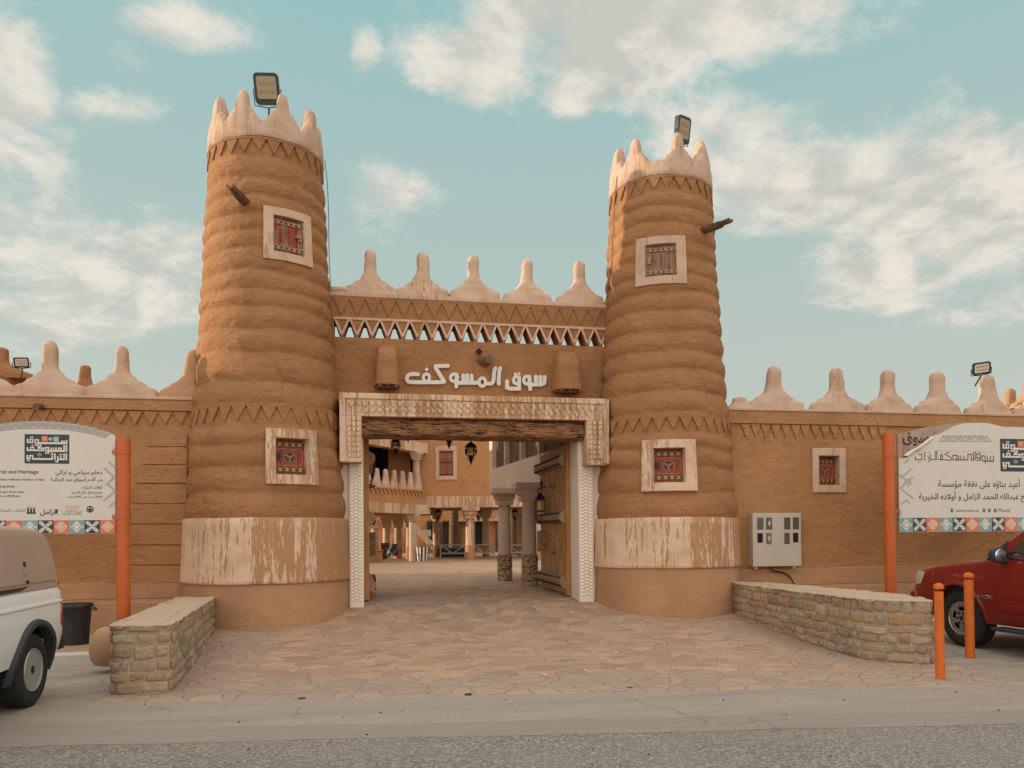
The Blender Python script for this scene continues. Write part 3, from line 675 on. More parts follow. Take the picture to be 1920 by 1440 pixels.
    # windows
    for wi, wa, wz, wr in wlist:
        n = Vector((cos(wa), sin(wa), 0)); u = Vector((0, 0, 1)).cross(n); tl = (interp(ENV, wz+.3)-interp(ENV, wz-.3))/.6
        def pos(s, z, dr): a = wa+s/wr; rr = wr+.02+tl*z+dr; return (cx+rr*cos(a), cy+rr*sin(a), wz+z)
        ow, oh, iw, ih = wi['ow']/2, wi['oh']/2, wi['iw']/2, wi['ih']/2
        S_ = [-ow, -(ow+iw)/2, -iw]+[-iw+2*iw*k/8 for k in range(1, 8)]+[iw, (ow+iw)/2, ow]; Z_ = [-oh, -(oh+ih)/2, -ih]+[-ih+2*ih*k/4 for k in range(1, 4)]+[ih, (oh+ih)/2, oh]
        g = MB(); ns = len(S_); vs = [pos(s, z, .022+.008*nz(s*6+seed, z*6, wz)) for z in Z_ for s in S_]; fs = []
        for j in range(len(Z_)-1):
            for i in range(ns-1):
                if 2 <= i < ns-3 and 2 <= j < len(Z_)-3: continue
                fs.append((j*ns+i, j*ns+i+1, (j+1)*ns+i+1, (j+1)*ns+i))
        g.add(vs, fs)
        def strip(path, d0, d1):
            k = len(path); va = [pos(s, z, d0+(.008*nz(s*6+seed, z*6, wz) if d0 > 0 else 0)) for s, z in path]; vb = [pos(s, z, d1) for s, z in path]
            g.add(va+vb, [(i, (i+1) % k, k+(i+1) % k, k+i) for i in range(k)])
        op = [(s, -oh) for s in S_]+[(ow, z) for z in Z_[1:]]+[(s, oh) for s in S_[::-1][1:]]+[(-ow, z) for z in Z_[::-1][1:-1]]
        ip = [(s, -ih) for s in S_[2:-2]]+[(iw, z) for z in Z_[3:-2]]+[(s, ih) for s in S_[2:-2][::-1][1:]]+[(-iw, z) for z in Z_[2:-2][::-1][1:-1]]
        strip(op, .022, -.12); strip(ip, .022, -.24)
        g.build('window_frame', M[wi['frame']], root, ang=35)
        dpt = wi['rec']; c = Vector((cx, cy, wz))+n*(wr+.02-dpt)
        shutter(root, lambda x, y, h: c+u*x+n*(h+tl*y)+Vector((0, 0, y)), iw+.015, ih+.015, wi['kind'], wi['lock'])
    # wooden rain spout: a hollowed half log
    r0 = interp(ENV, zpx(spout_px[1])); r = ray(*spout_px); A = r.x*r.x+r.y*r.y; B = -2*(r.x*cx+r.y*cy); t = (-B-sqrt(max(0, B*B-4*A*(cx*cx+cy*cy-r0*r0))))/(2*A); h = CAM+r*t
    n = Vector((h.x-cx, h.y-cy, 0)).normalized(); u = Vector((0, 0, 1)).cross(n)
    def spout(a0, a1, r, dz):
        g = MB(); rs = []
        for k in range(9):
            t = k/8; c = h+n*lerp(a0, a1, t)+Vector((0, 0, dz*t)); ring = []
            rr = r*(1+.06*nz(t*3, seed, 0))
            for q in range(9): an = pi+pi*q/8; ring.append(c+u*rr*cos(an)+Vector((0, 0, rr*sin(an)*1.1+.02)))
            for q in range(9): an = 2*pi-pi*q/8; ring.append(c+u*rr*.66*cos(an)+Vector((0, 0, rr*.66*sin(an)*1.1+.03)))
            rs.append(ring)
        g.rings(rs); return g
    sp = spout(-.15, .36, .085, .0).build('rain_spout', M['wood_spout'], root)
    spout(.30, .56, .062, .0).build('spout_tip', M['wood_spout'], sp)
    return root, cx, cy, zc, faz, rad

GL = [295, 330, 362, 397, 430, 466, 505, 538, 570, 612, 656, 712, 755, 790, 828, 872, 922, 972]
tl = tower('gate_tower', 'nearer ribbed mud tower left of the gate, big floodlight pole rising above its white crown', 502, 13.87, GL, 970, 1096, 253, (756, 789),
     [-24.5, 17, 57, 97, 137, 177, 217, 257, 299],
     [dict(c=(542, 443), ow=.80, oh=.86, iw=.50, ih=.60, kind='worn', lock=1, frame='white_soft', rec=.05),
      dict(c=(549, 856), ow=.83, oh=.88, iw=.53, ih=.58, kind='painted', lock=-1, frame='win_frame', rec=.17)], (458, 378), 1.3)
GR = [385, 416, 448, 480, 512, 545, 578, 615, 652, 690, 735, 776, 808, 838, 873, 922, 972]
tr = tower('gate_tower', 'farther ribbed mud tower right of the gate, wooden spout jutting right from its side', 1245, 14.75, GR, 970, 1066, 326, (778, 806),
     [-62, -30, 22, 62, 101, 140, 180, 222, 262],
     [dict(c=(1239, 488), ow=.87, oh=.86, iw=.53, ih=.58, kind='worn', lock=-1, frame='white', rec=.05),
      dict(c=(1255, 872), ow=.93, oh=.89, iw=.54, ih=.60, kind='painted', lock=-1, frame='win_frame', rec=.17)], (1321, 431), 5.7)
for (root, cx, cy, zc, faz, rad), pts in ((tl, [(609, 300), (614, 345), (616, 395), (617, 470), (620, 548)]), (tr, [(1157, 330), (1152, 380), (1149, 450), (1146, 500), (1139, 560)])):
    g = MB(); ps = []
    for px, py in pts:
        phi_r = 1.06; r = ray(px, py); best = None
        for k in range(60):
            d = 12+k*.06; q = CAM+r*d; dr = hypot(q.x-cx, q.y-cy)-(interp(ENV, q.z)+.02)
            if best is None or abs(dr) < best[0]: best = (abs(dr), q)
            if dr < 0: best = (0, q); break
        ps.append(best[1])
    g.tube(ps, .006, 5); g.build('wire', M['black'], root)
cL = Vector((tl[1], tl[2], tl[3])); cR = Vector((tr[1], tr[2], tr[3]))
q = P(500, 166, 13.0); floodlight('big black floodlight on a pole above the left gate tower crown', q, (-.02, -1, -.32), .41, .48, .09, .06, (q.x+.01, q.y+.1, cL.z+.02))
q = P(1283, 243, 14.35); floodlight('black floodlight half hidden behind a merlon of the right gate tower', q, (.62, -1, -.25), .38, .46, .09, .10, (q.x+.05, q.y+.1, cR.z+.02))
# ------------------------------------------------------------------ gate wall between the towers
YW = 13.9
gate = thing('gate_wall', 'mud wall over the gateway carrying white letters, a pierced lattice and five white finger merlons', 'wall', (1.85, 14.2, CZ))
zLb = onY(890, 641, YW).z; zLt = onY(890, 606, YW).z; zCop = onY(890, 569, YW).z
XL, XR = -.95, 4.75; OX0, OX1, OZ = -.10, 3.80, 3.62
g = MB()
g.box(XL, OX0-.25, YW, 14.55, CZ-.1, OZ); g.box(OX1+.25, XR, YW, 14.55, CZ-.1, OZ)
nx, nzz = 60, 24                                             # slightly uneven front face above the doorway
fr = [[(lerp(XL, XR, i/nx), YW-.012*nz(lerp(XL, XR, i/nx)*1.7, j*.3, 1)-.006*nz(i*.7, j*.7, 3), lerp(OZ, zLb, j/nzz)) for i in range(nx+1)] for j in range(nzz+1)]
g.rings(fr, closed=False)
g.add([(XL, YW, zLb), (XR, YW, zLb), (XR, 14.55, zLb), (XL, 14.55, zLb), (XL, YW, OZ), (XR, YW, OZ), (XR, 14.55, OZ), (XL, 14.55, OZ)], [(0, 1, 2, 3), (4, 7, 6, 5), (2, 6, 7, 3), (0, 3, 7, 4), (1, 5, 6, 2)])
g.box(XL, XR, YW, 14.55, zLt, zCop+.02)
teeth_row(g, XL+.35, XR-.15, YW, zCop-.02, onY(890, 601, YW).z, 19, .022)
g.box(XL, XR, YW-.024, YW, zCop-.03, zCop+.015)
g.build('wall_body', M['mud_wall'], gate, ang=50, recalc=False)
n = 21; st = .2655; x0 = onY(640, 636, YW).x-st*.45
g = MB(); gt = MB()
g.box(XL, x0-.006, YW+.004, YW+.36, zLb-.01, zLt); g.box(x0+n*st+.006, XR, YW+.004, YW+.36, zLb-.01, zLt)
for k in range(n):
    a = x0+k*st; m_ = a+st/2+rnd.uniform(-.008, .008); top = zLt
    g.prism([(a-.004, top), (a+st+.004, top), (m_+.02, zLb-.01), (m_-.02, zLb-.01)], lambda X, Z, h: (X, YW+h, Z), 0.004, .36)
    e = .036
    for p, q in (((a+.012, top-.02), (m_, zLb+.045)), ((a+st-.012, top-.02), (m_, zLb+.045))):
        d = Vector((q[0]-p[0], q[1]-p[1])).normalized(); s = Vector((-d.y, d.x))*e*.5; p = Vector(p); q = Vector(q)
        gt.prism([tuple(p-s), tuple(q-s), tuple(q+s), tuple(p+s)], lambda X, Z, h: (X, YW-h, Z), -.03, .014+.0015*(p.x > m_))
gt.box(x0-.02, x0+n*st+.02, YW-.018, YW+.02, zLt-.03, zLt+.012)
g.build('lattice', M['mud_wall'], gate, smooth=False); gt.build('lattice_trim', M['white_soft'], gate, smooth=False)
# coping and merlons
g = MB(); g.box(XL, XR, YW-.035, 14.25, zCop+.015, zCop+.10); g.build('coping', M['white_soft'], gate, bevel=.012)
for i, (px, py) in enumerate(((695, 469), (791, 474), (889, 478), (988, 487), (1086, 490))):
    t = onY(px, py, YW+.12); merlon('merlon', M['white_soft'], gate, t.x, YW+.135, zCop+.09, t.z-zCop-.09, .475, .103, .165, i*3.1, spr=1.0)
g = MB(); g.box(onY(1128, 560, YW).x, XR, YW-.03, YW+.3, zCop+.10, zCop+.17); g.box(XL, onY(652, 550, YW).x, YW-.03, YW+.3, zCop+.10, zCop+.19); g.build('coping_end', M['white_soft'], gate, bevel=.03)
# two rounded corbel boxes with timber ends below
for px0, px1, pyt, pyb in ((703, 750, 645, 718), (1044, 1095, 657, 727)):
    yf = YW-.42; a = onY(px0, pyb, yf+.05).x; b = onY(px1, pyb, yf+.05).x; zb = onY(px0, pyb, yf).z; zt = onY((px0+px1)/2, pyt, YW).z-.02
    g = MB(); rs = []
    for k in range(15):
        t = k/14; z = lerp(zb, zt, t); dep = .42*(1-.16*t) if t < .5 else .40*sqrt(max(0.0005, 1-((t-.5)/.5)**2)); dep = max(dep, .01); hw = (b-a)/2*(1.04-.16*t-.10*max(0, t-.6)*2.5-.25*max(0, t-.85)*6.6); ring = []; c = (a+b)/2
        for q in range(19):
            an = pi*q/18; x = -cos(an); y = sin(an); ex = .45; px_ = (abs(x)**ex)*(1 if x > 0 else -1); py_ = y**.55 if y > 0 else 0
            ring.append((c+hw*px_+.01*nz(q, t*4, px0), YW+.02-dep*py_+.012*nz(px_*3, t*4, q*.2), z))
        rs.append(ring)
    g.rings(rs, closed=False); g.add(rs[0], [tuple(range(len(rs[0])))]); cb_ = g.build('corbel_box', M['mud_wall'], gate, ang=70)
    g = MB()
    for k in range(3):
        x = lerp(a+.08, b-.08, k/2); g.tube([(x, YW, zb-.012), (x+.01, yf+.05+.05*(k % 2), zb-.02)], .03, 8)
    g.tube([(a+.02, yf+.16, zb-.035), (b-.02, yf+.16, zb-.03)], .022, 8)
    g.build('timber_end', M['wood_spout'], cb_)
g = MB(); q = onY(898, 662, YW); q2 = onY(918, 673, YW-.25); g.tube([(q.x, YW+.05, q.z-.12), (q2.x-.04, YW-.06, q2.z-.02), (q2.x, YW-.28, q2.z)], [.07, .078, .08], 12)
sp = g.build('rain_spout', M['wood_spout'], gate)
g = MB(); q = onY(898, 659, YW-.05); g.tube([(q.x, YW+.02, q.z), (q.x, YW-.06, q.z)], .062, 4, (True, False)); g.cur = 1; g.tube([(q.x, YW-.02, q.z), (q.x, YW-.063, q.z)], .045, 12); g.build('drain_pipe', [M['mud'], M['hole']], gate)
# carved, whitewashed door surround
ys0, ys1 = 13.30, 13.62
X0, X1 = onY(636, 740, ys0).x, onY(1141, 748, ys0).x; ZT = onY(890, 742, ys0).z; ZB = OZ; LX0, LX1 = onY(678, 800, ys0).x, onY(1100, 800, ys0).x; ZL = onY(655, 866, ys0).z
g = MB(); g.box(X0, X1, ys0, YW, ZB, ZT); g.box(X0, LX0, ys0, ys1, ZL, ZB); g.box(LX1, X1, ys0, ys1, ZL-.02, ZB)
sq = .10
g.box(X0+.002, X1-.002, ys0-.03, ys0, ZT-sq, ZT-.001); g.box(X0+.002, X0+sq, ys0-.03, ys0, ZL+.002, ZT-sq); g.box(X1-sq, X1-.002, ys0-.03, ys0, ZL+.002, ZT-sq)
sur = g.build('door_surround', M['white_dirty'], gate, smooth=False, bevel=.01)
g = MB()
def scallops(zt, hgt, n, xa, xb, pr):
    st = (xb-xa)/n
    for k in range(n):
        a = xa+k*st; pts = [(a+.008, zt), (a+st-.008, zt), (a+st-.02, zt-hgt*.45), (a+st*.62, zt-hgt*.85), (a+st*.5, zt-hgt), (a+st*.38, zt-hgt*.85), (a+.02, zt-hgt*.45)]
        g.prism(pts, lambda X, Z, h: (X, ys0-h, Z), -.01, pr)
za = ZT-sq-.035; scallops(za, .10, 38, X0+sq+.04, X1-sq-.04, .024); scallops(za-.115, .085, 36, LX0-.1, LX1+.1, .022)
for xa, xb in ((X0+sq+.03, LX0-.015), (LX1+.015, X1-sq-.03)):
    zz = ZB-.02; k = 0
    while zz > ZL+.07:
        for c_ in range(3):
            st = (xb-xa)/3; a = xa+c_*st; j = (k % 2)*.0
            g.prism([(a+.006, zz), (a+st-.006, zz+.02), (a+st-.012, zz-.045), (a+st*.5, zz-.068), (a+.01, zz-.06)], lambda X, Z, h: (X, ys0-h, Z), -.01, .022+.004*c_)
        zz -= .088; k += 1
g.build('carved_relief', M['white_dirty'], sur, smooth=False)
# lower jambs with rows of little notched tongues
for side, (xa, xb, xo) in enumerate(((onY(655, 1000, 13.62).x, OX0+.0, -.62), (OX1-.03, onY(1113, 1000, 13.62).x, 4.32))):
    g = MB(); top = ZL+.0
    g.box(xa, xb, 13.62, 14.3, CZ-.12, top+(OZ-top)*1.0 if 0 else top)
    if side == 0: g.box(xa, OX0, 13.64, 14.3, top, OZ)
    else: g.box(OX1-.03, xb, 13.64, 14.3, top, OZ)
    g.box(min(xo, xa if side == 0 else xb), max(xo, xa) if side == 0 else max(xo, xb), 13.70, 14.3, CZ-.1, top-.002)
    jb = g.build('door_jamb', M['white_clean'], gate, smooth=False, bevel=.012)
    g = MB(); z = CZ+.06; k = 0; wdt = xb-xa; nc = 3
    while z < top-.06:
        for c_ in range(nc):
            a = xa+.02+c_*(wdt-.04)/nc; b_ = a+(wdt-.04)/nc*.86; o_ = .022 if c_ % 2 else 0
            fr_ = lambda X, Z, h: (X, 13.62-h, Z)
            g.add([(a, 13.615, z+o_+.045), (b_, 13.615, z+o_+.045), (b_, 13.60, z+o_+.018), (a+.01, 13.60, z+o_+.006), (a+.01, 13.622, z+o_+.004), (b_, 13.622, z+o_+.016)], [(0, 1, 2, 3), (3, 2, 5, 4)])
        z += .062
    g.build('notched_relief', M['white_clean'], jb, smooth=False, recalc=False)
# palm-log lintel
g = MB(); rs = []
for k in range(61):
    x = lerp(OX0-.03, OX1+.02, k/60); ring = []
    for q in range(30):
        a = 2*pi*q/30; y = cos(a); z = sin(a); ey, ez = .5, .6
        yy = 13.68+.27*(abs(y)**ey)*(1 if y > 0 else -1); zz = 3.455+.175*(abs(z)**ez)*(1 if z > 0 else -1)
        d = .022*nz(x*2.2, a*3, 1)+.014*nz(x*6, a*9, 5)
        ring.append((x, yy-d*abs(y), zz+d))
    rs.append(ring)
g.rings(rs); g.build('lintel_log', M['bark'], gate, ang=70)
g = MB(); g.box(OX0+.01, OX1-.05, 13.98, 14.5, 3.375, 3.50); g.build('lintel_plank', M['wood_dark'], gate, smooth=False)
g = MB(); g.box(-1.2, 4.9, 14.56, 16.9, 3.80, 3.95)
for k in range(9): g.tube([(-1.2+k*.75, 14.56, 3.74), (-1.2+k*.75, 16.9, 3.74)], .07, 8)
g.build('passage_ceiling', M['wood_grey'], gate)

# raised white letters, drawn as brush strokes
LT = 13.9-.05
def letter_fr(zx, zy, h):
    q = onY(740+zx/6, 660+zy/6, YW-.05); return (q.x, YW-h, q.z)
def stroke_poly(pts, wdt, cap=6):
    pts = [Vector(p) for p in pts]; Lp, Rp = [], []; n = len(pts)
    for i, p in enumerate(pts):
        d0 = (p-pts[i-1]).normalized() if i else None; d1 = (pts[i+1]-p).normalized() if i < n-1 else None
        d = ((d0 or d1)+(d1 or d0)).normalized(); nn = Vector((-d.y, d.x)); c = max(.55, nn.dot(Vector((-(d0 or d1).y, (d0 or d1).x))))
        Lp.append(p+nn*wdt/c); Rp.append(p-nn*wdt/c)
    out = [tuple(p) for p in Lp]
    d = (pts[-1]-pts[-2]).normalized(); a0 = atan2(d.y, d.x)+pi/2
    out += [(pts[-1].x+wdt*cos(a0-pi*k/cap), pts[-1].y+wdt*sin(a0-pi*k/cap)) for k in range(1, cap)]
    out += [tuple(p) for p in Rp[::-1]]
    d = (pts[0]-pts[1]).normalized(); a0 = atan2(d.y, d.x)+pi/2
    out += [(pts[0].x+wdt*cos(a0-pi*k/cap), pts[0].y+wdt*sin(a0-pi*k/cap)) for k in range(1, cap)]
    return out
def curve(pts, n=5):
    P_ = [Vector(p) for p in pts]; o = []
    for i in range(len(P_)-1):
        p0, p1, p2, p3 = P_[max(i-1, 0)], P_[i], P_[i+1], P_[min(i+2, len(P_)-1)]
        for k in range(n):
            t = k/n; o.append(.5*((2*p1)+(p2-p0)*t+(2*p0-5*p1+4*p2-p3)*t*t+(3*p1-p0-3*p2+p3)*t**3))
    return o+[P_[-1]]
def ring_add(g, fr, cx, cy, rx, ry, wdt, h0, h1, n=22):
    A = [(cx+(rx+wdt)*cos(2*pi*k/n), cy+(ry+wdt)*sin(2*pi*k/n)) for k in range(n)]; B = [(cx+(rx-wdt)*cos(2*pi*k/n), cy+(ry-wdt)*sin(2*pi*k/n)) for k in range(n)]
    v = [fr(x, y, h) for h in (h0, h1) for L_ in (A, B) for x, y in L_]; f = []
    for k in range(n):
        j = (k+1) % n; f += [(2*n+k, 2*n+j, 3*n+j, 3*n+k), (k, j, 2*n+j, 2*n+k), (n+k, 3*n+k, 3*n+j, n+j), (k, n+k, n+j, j)]
    g.add(v, f)
ww = 21
GLY = [('letter', [('s', curve([(262, 252), (200, 250), (155, 262), (138, 300), (152, 332), (200, 341)])+[(540, 341)]), ('r', 357, 290, 34, 42), ('d', 360, 196, 19),
                   ('s', [(525, 340), (556, 337)]), ('s', [(556, 332), (458, 176)]), ('s', [(462, 160), (598, 157)])]),
       ('letter', [('r', 668, 290, 40, 40), ('s', [(695, 255), (698, 345), (692, 388)]), ('s', [(690, 347), (945, 347)]), ('s', [(770, 264), (772, 340)]), ('s', [(815, 262), (817, 340)]), ('s', [(864, 266), (866, 340)]), ('r', 985, 340, 36, 46),
                   ('s', curve([(1030, 358), (1080, 356), (1105, 338), (1114, 290), (1120, 220), (1133, 182)]))]),
       ('letter', [('s', curve([(1170, 356), (1170, 300), (1178, 220), (1186, 182)]))]),
       ('letter', [('s', [(1264, 330), (1264, 400), (1290, 413), (1398, 413), (1400, 290)]), ('r', 1368, 318, 30, 40), ('d', 1358, 249, 17), ('d', 1398, 249, 17)]),
       ('letter', [('r', 1487, 318, 36, 42), ('s', [(1514, 278), (1518, 370), (1524, 418)]), ('s', [(1512, 368), (1650, 367), (1680, 352), (1686, 320), (1686, 282)]), ('s', [(1588, 280), (1588, 362)]), ('s', [(1637, 280), (1637, 362)])])]
sg = thing('gate_lettering', 'raised white Arabic letters fixed to the mud wall above the gateway', 'lettering', (onY(890, 710, YW).x, YW, onY(890, 710, YW).z))
for nm, parts in GLY:
    g = MB()
    for i, p in enumerate(parts):
        h1 = .062+.0012*i
        if p[0] == 's': g.prism(stroke_poly(p[1], ww), letter_fr, -.01, h1)
        elif p[0] == 'r': ring_add(g, letter_fr, p[1], p[2], p[3], p[4], ww*.85, -.01, h1)
        else: g.prism([(p[1]+p[3]*cos(2*pi*k/14), p[2]+p[3]*sin(2*pi*k/14)) for k in range(14)], letter_fr, -.01, h1)
    g.build(nm, M['letter'], sg, ang=40)

# ------------------------------------------------------------------ door leaves
def leaf(label, hx, face, vis):
    """leaf standing open along +Y from the hinge at hx; face = +1 decorated side looks to -X"""
    r = thing('gate_door', label, 'door', (hx, 14.2, CZ), 'open gate leaves')
    x0, x1 = (hx-.085, hx) if face > 0 else (hx, hx+.085)
    xf = x0 if face > 0 else x1; o = -1 if face > 0 else 1
    y0, y1, z0, z1 = 14.2, 16.55, CZ+.05, 3.30
    fr = lambda Y, Z, h: (xf+o*h, Y, Z)
    g = MB(); nb = 5
    for k in range(nb):
        a, b = lerp(y0+.14, y1, k/nb), lerp(y0+.14, y1, (k+1)/nb); g.box(min(x0, x1)+.012, max(x0, x1)-.012, a+.004, b-.004, z0, z1)
    g.box(min(x0, x1)+.02, max(x0, x1)-.02, y0+.1, y1-.01, z0+.01, z1-.01)
    pn = g.build('door_panel', M['wood_door'], r, smooth=False)
    g = MB(); g.box(x0-.012, x1+.012, y0, y0+.13, z0-.03, z1+.05); g.build('hinge_stile', M['wood_stile'], r, smooth=False, bevel=.008)
    for zc in (z1-.30, CZ+1.52, CZ+.28):
        g = MB(); rs = []
        for k in range(25):
            y = lerp(y0+.135, y1+.02, k/24); ring = [fr(y, zc+.115*cos(pi*q/10)*1.0, .0+.13*sin(pi*q/10)) for q in range(11)]; rs.append(ring)
        g.rings(rs, True); cbk = g.build('crossbar', M['wood_carved'], r)
        g = MB()
        for k in range(13):
            y = lerp(y0+.22, y1-.03, k/12)
            for zz, hh in ((zc+.065, .10), (zc-.065, .10)): g.lathe(fr(y, zz, hh), [(.028, 0), (.026, .022), (.008, .034)], 8, (o, 0, .5 if zz > zc else -.5))
        g.build('stud', M['wood_dark'], cbk)
        g = MB(); g.lathe(fr(y0+.115, zc, .0), [(.125, 0), (.125, .03)], 20, (0, -1, 0)); g.build('crossbar_end', M['wood_pale'], cbk)
    g = MB()                                                   # incised diamonds
    for za, zb in ((CZ+.45, CZ+1.35), (CZ+1.72, z1-.48)):
        for (a, b) in (((y0+.2, za), (y0+.85, zb)), ((y0+.2, zb), (y0+.85, za)), ((y0+.85, za), (y0+1.5, zb)), ((y0+.85, zb), (y0+1.5, za))):
            d = Vector((b[0]-a[0], b[1]-a[1])).normalized(); s = Vector((-d.y, d.x))*.006; A, B = Vector(a), Vector(b)
            g.prism([tuple(A-s), tuple(B-s), tuple(B+s), tuple(A+s)], fr, -.02, -.0095)
    g.build('incised_line', M['wood_dark'], pn, smooth=False)
    for zz, yy in ((CZ+2.15, y0+.95), (CZ+.83, y0+.95)):
        g = MB(); g.lathe(fr(yy, zz, -.012), [(.05, 0), (.045, .03), (.02, .13), (.005, .15)], 10, (o, 0, 0)); g.build('iron_spike', M['wood_grey'], r)
    g = MB(); yy = y1-.42
    g.prism([(yy-.22, CZ+.98), (yy+.24, CZ+.98), (yy+.24, CZ+1.12), (yy-.22, CZ+1.12)], fr, -.02, .09); g.prism([(yy-.08, CZ+.82), (yy+.1, CZ+.82), (yy+.1, CZ+1.26), (yy-.08, CZ+1.26)], fr, -.02, .14)
    g.build('wooden_lock', M['wood_carved'], r, smooth=False, bevel=.01)
    g = MB(); ring = [fr(yy+.02+.07*cos(2*pi*k/16), CZ+2.27+.07*sin(2*pi*k/16), .05) for k in range(17)]; g.tube(ring, .014, 6); g.build('iron_ring', M['black'], r)
    return r
leaf('open right gate leaf of orange planks, three studded crossbars facing the passage', OX1-.02, 1, True)
leaf('open left gate leaf seen edge-on, only its orange stile and crossbar ends showing', OX0+.0, -1, False)

# ------------------------------------------------------------------ boundary walls
def boundary(label, x0, x1, Yf, zc, mers, teeth_st, zt_teeth, zb_teeth, band_b, base_top, base_mid, ledge, seed, tx0, tx1, hole=None):
    r = thing('boundary_wall', label, 'wall', ((x0+x1)/2, Yf+.25, 0), 'side walls beside the gate')
    g = MB(); nx, nh = 150, 44; vs = [(lerp(x0, x1, i/nx), Yf-.016*nz(lerp(x0, x1, i/nx)*1.4, j*.19, seed)-.005*nz(i*.5, j*.5, seed), lerp(-.1, zc, j/nh)) for j in range(nh+1) for i in range(nx+1)]; fs = []
    for j in range(nh):
        for i in range(nx):
            if hole and hole[0] < lerp(x0, x1, i/nx) and lerp(x0, x1, (i+1)/nx) < hole[1] and hole[2] < lerp(-.1, zc, j/nh) and lerp(-.1, zc, (j+1)/nh) < hole[3]: continue
            fs.append((j*(nx+1)+i, j*(nx+1)+i+1, (j+1)*(nx+1)+i+1, (j+1)*(nx+1)+i))
    g.add(vs, fs)
    g.add([(x0, Yf, -.1), (x1, Yf, -.1), (x1, Yf+.5, -.1), (x0, Yf+.5, -.1), (x0, Yf, zc), (x1, Yf, zc), (x1, Yf+.5, zc), (x0, Yf+.5, zc)], [(0, 1, 2, 3), (4, 7, 6, 5), (2, 6, 7, 3), (0, 3, 7, 4), (1, 5, 6, 2)])
    g.box(x0, x1, Yf-.055, Yf, band_b, zc-.004)
    teeth_row(g, tx0, tx1, Yf, zt_teeth, zb_teeth, max(1, round((tx1-tx0)/teeth_st)), .03)
    g.build('wall_body', M['mud_side'], r, ang=50, recalc=False)
    g = MB(); g.box(x0, x1, Yf-.03, Yf, base_mid, base_top); g.box(x0, x1, ledge, Yf, -.1, base_mid)
    g.build('plinth', M['mud_base'], r, smooth=False, bevel=.03)
    g = MB(); g.box(x0, x1, Yf-.075, Yf+.32, zc, zc+.05); g.build('coping', M['white'], r, smooth=False, bevel=.012)
    for i, (x, zt, sp, fw_, mm) in enumerate(mers): merlon('merlon', M[mm], r, x, Yf+.12, zc+.045, zt-zc-.045, sp, fw_, .17, seed+i*2.3)
    return r
YL = 13.5; zL = onY(180, 748, YL).z
ml = []
for px, py, sp, fw_, mm in ((-33, 648, .56, .105, 'white'), (95, 639, .565, .112, 'white'), (229, 649, .56, .105, 'white'), (363, 655, .56, .11, 'mud_base')):
    q = onY(px, py, YL+.12); ml.append((q.x, q.z, sp, fw_, mm))
for k in range(1, 5): ml.append((ml[0][0]-1.12*k, ml[0][1], .56, .105, 'white'))
wl = boundary('left mud boundary wall behind the sign board with white merlons and a blocked archway outline', -14.1, -2.6, YL, zL, ml, .232, onY(180, 770, YL).z, onY(180, 795, YL).z, onY(180, 768, YL).z, onY(180, 1093, YL).z, onY(180, 1130, YL-.6).z, YL-.72, 2.2, -14, -2.95)
g = MB(); ys = [812, 838, 872, 907, 945, 983, 1022, 1060, 1094]; xs = [283, 275, 265, 256, 246, 236, 226, 216, 206]
for k in range(8):
    a = onY(xs[k], ys[k], YL); b = onY(xs[k+1], ys[k+1], YL); c = onY(352, ys[k], YL); d = onY(352, ys[k+1], YL)
    g.prism([(a.x, a.z-.005), (b.x, b.z+.004), (d.x, d.z+.004), (c.x, c.z-.005)], lambda X, Z, h: (X, YL-h, Z), -.02, .030+.012*rnd.random())
g.build('blocked_opening', M['mud_side'], wl, smooth=False, bevel=.014)
g = MB(); q = onY(78, 762, YL-.06); g.tube([(q.x, YL, q.z), (q.x-.02, YL-.22, q.z-.03)], [.05, .055], 10); g.build('rain_spout', M['wood_spout'], wl)

YR = 13.2; zR = onY(1500, 773, YR).z
mr = []
for px, py, sp, fw_, mm in ((1385, 745, .30, .14, 'white'), (1450, 687, .60, .135, 'white'), (1568, 690, .56, .13, 'white'), (1664, 693, .50, .135, 'white'), (1755, 697, .50, .14, 'white'), (1850, 702, .50, .145, 'white'), (1938, 715, .50, .14, 'white')):
    q = onY(px, py, YR+.12); mr.append((q.x, q.z, sp, fw_, mm))
for k in range(1, 6): mr.append((mr[-1][0]+1.05, mr[-1][1], .52, .14, 'white'))
wc = onY(1555, 882, YR-.02); ow, oh, iw, ih = .345, .42, .215, .275
wr_ = boundary('right mud boundary wall with a small red shuttered window and white merlons', 6.3, 16, YR, zR, mr, .197, onY(1500, 797, YR).z, onY(1500, 822, YR).z, onY(1500, 796, YR).z, onY(1600, 1063, YR).z, onY(1600, 1098, YR-.5).z, YR-.5, 8.8, 6.75, onY(1662, 800, YR).x, (wc.x-ow+.01, wc.x+ow-.01, wc.z-oh+.01, wc.z+oh-.01))
g = MB(); sq_ring(g, (wc.x-ow, wc.x+ow, wc.z-oh, wc.z+oh), (wc.x-iw, wc.x+iw, wc.z-ih, wc.z+ih), YR-.035, YR+.22)
g.build('window_frame', M['white_soft'], wr_, smooth=False, bevel=.012)
fr_ = lambda x, y, h: (wc.x+x, YR+.13-h, wc.z+y)
shutter(wr_, fr_, iw+.002, ih+.002, 'painted', -1)
q = P(40, 680, 14.9); floodlight('small floodlight on a bracket behind the left boundary wall merlons', q, (.45, -1, -.35), .26, .19, .05, .12, (q.x-.05, q.y+.1, q.z-.55), 'lamp_sky')
q = onY(1841, 691, YR+.1); floodlight('small tilted floodlight standing on a merlon of the right boundary wall', q, (-.35, -1, -.45), .33, .24, .05, .12, (q.x-.12, YR+.15, q.z-.34), 'lamp_sky')
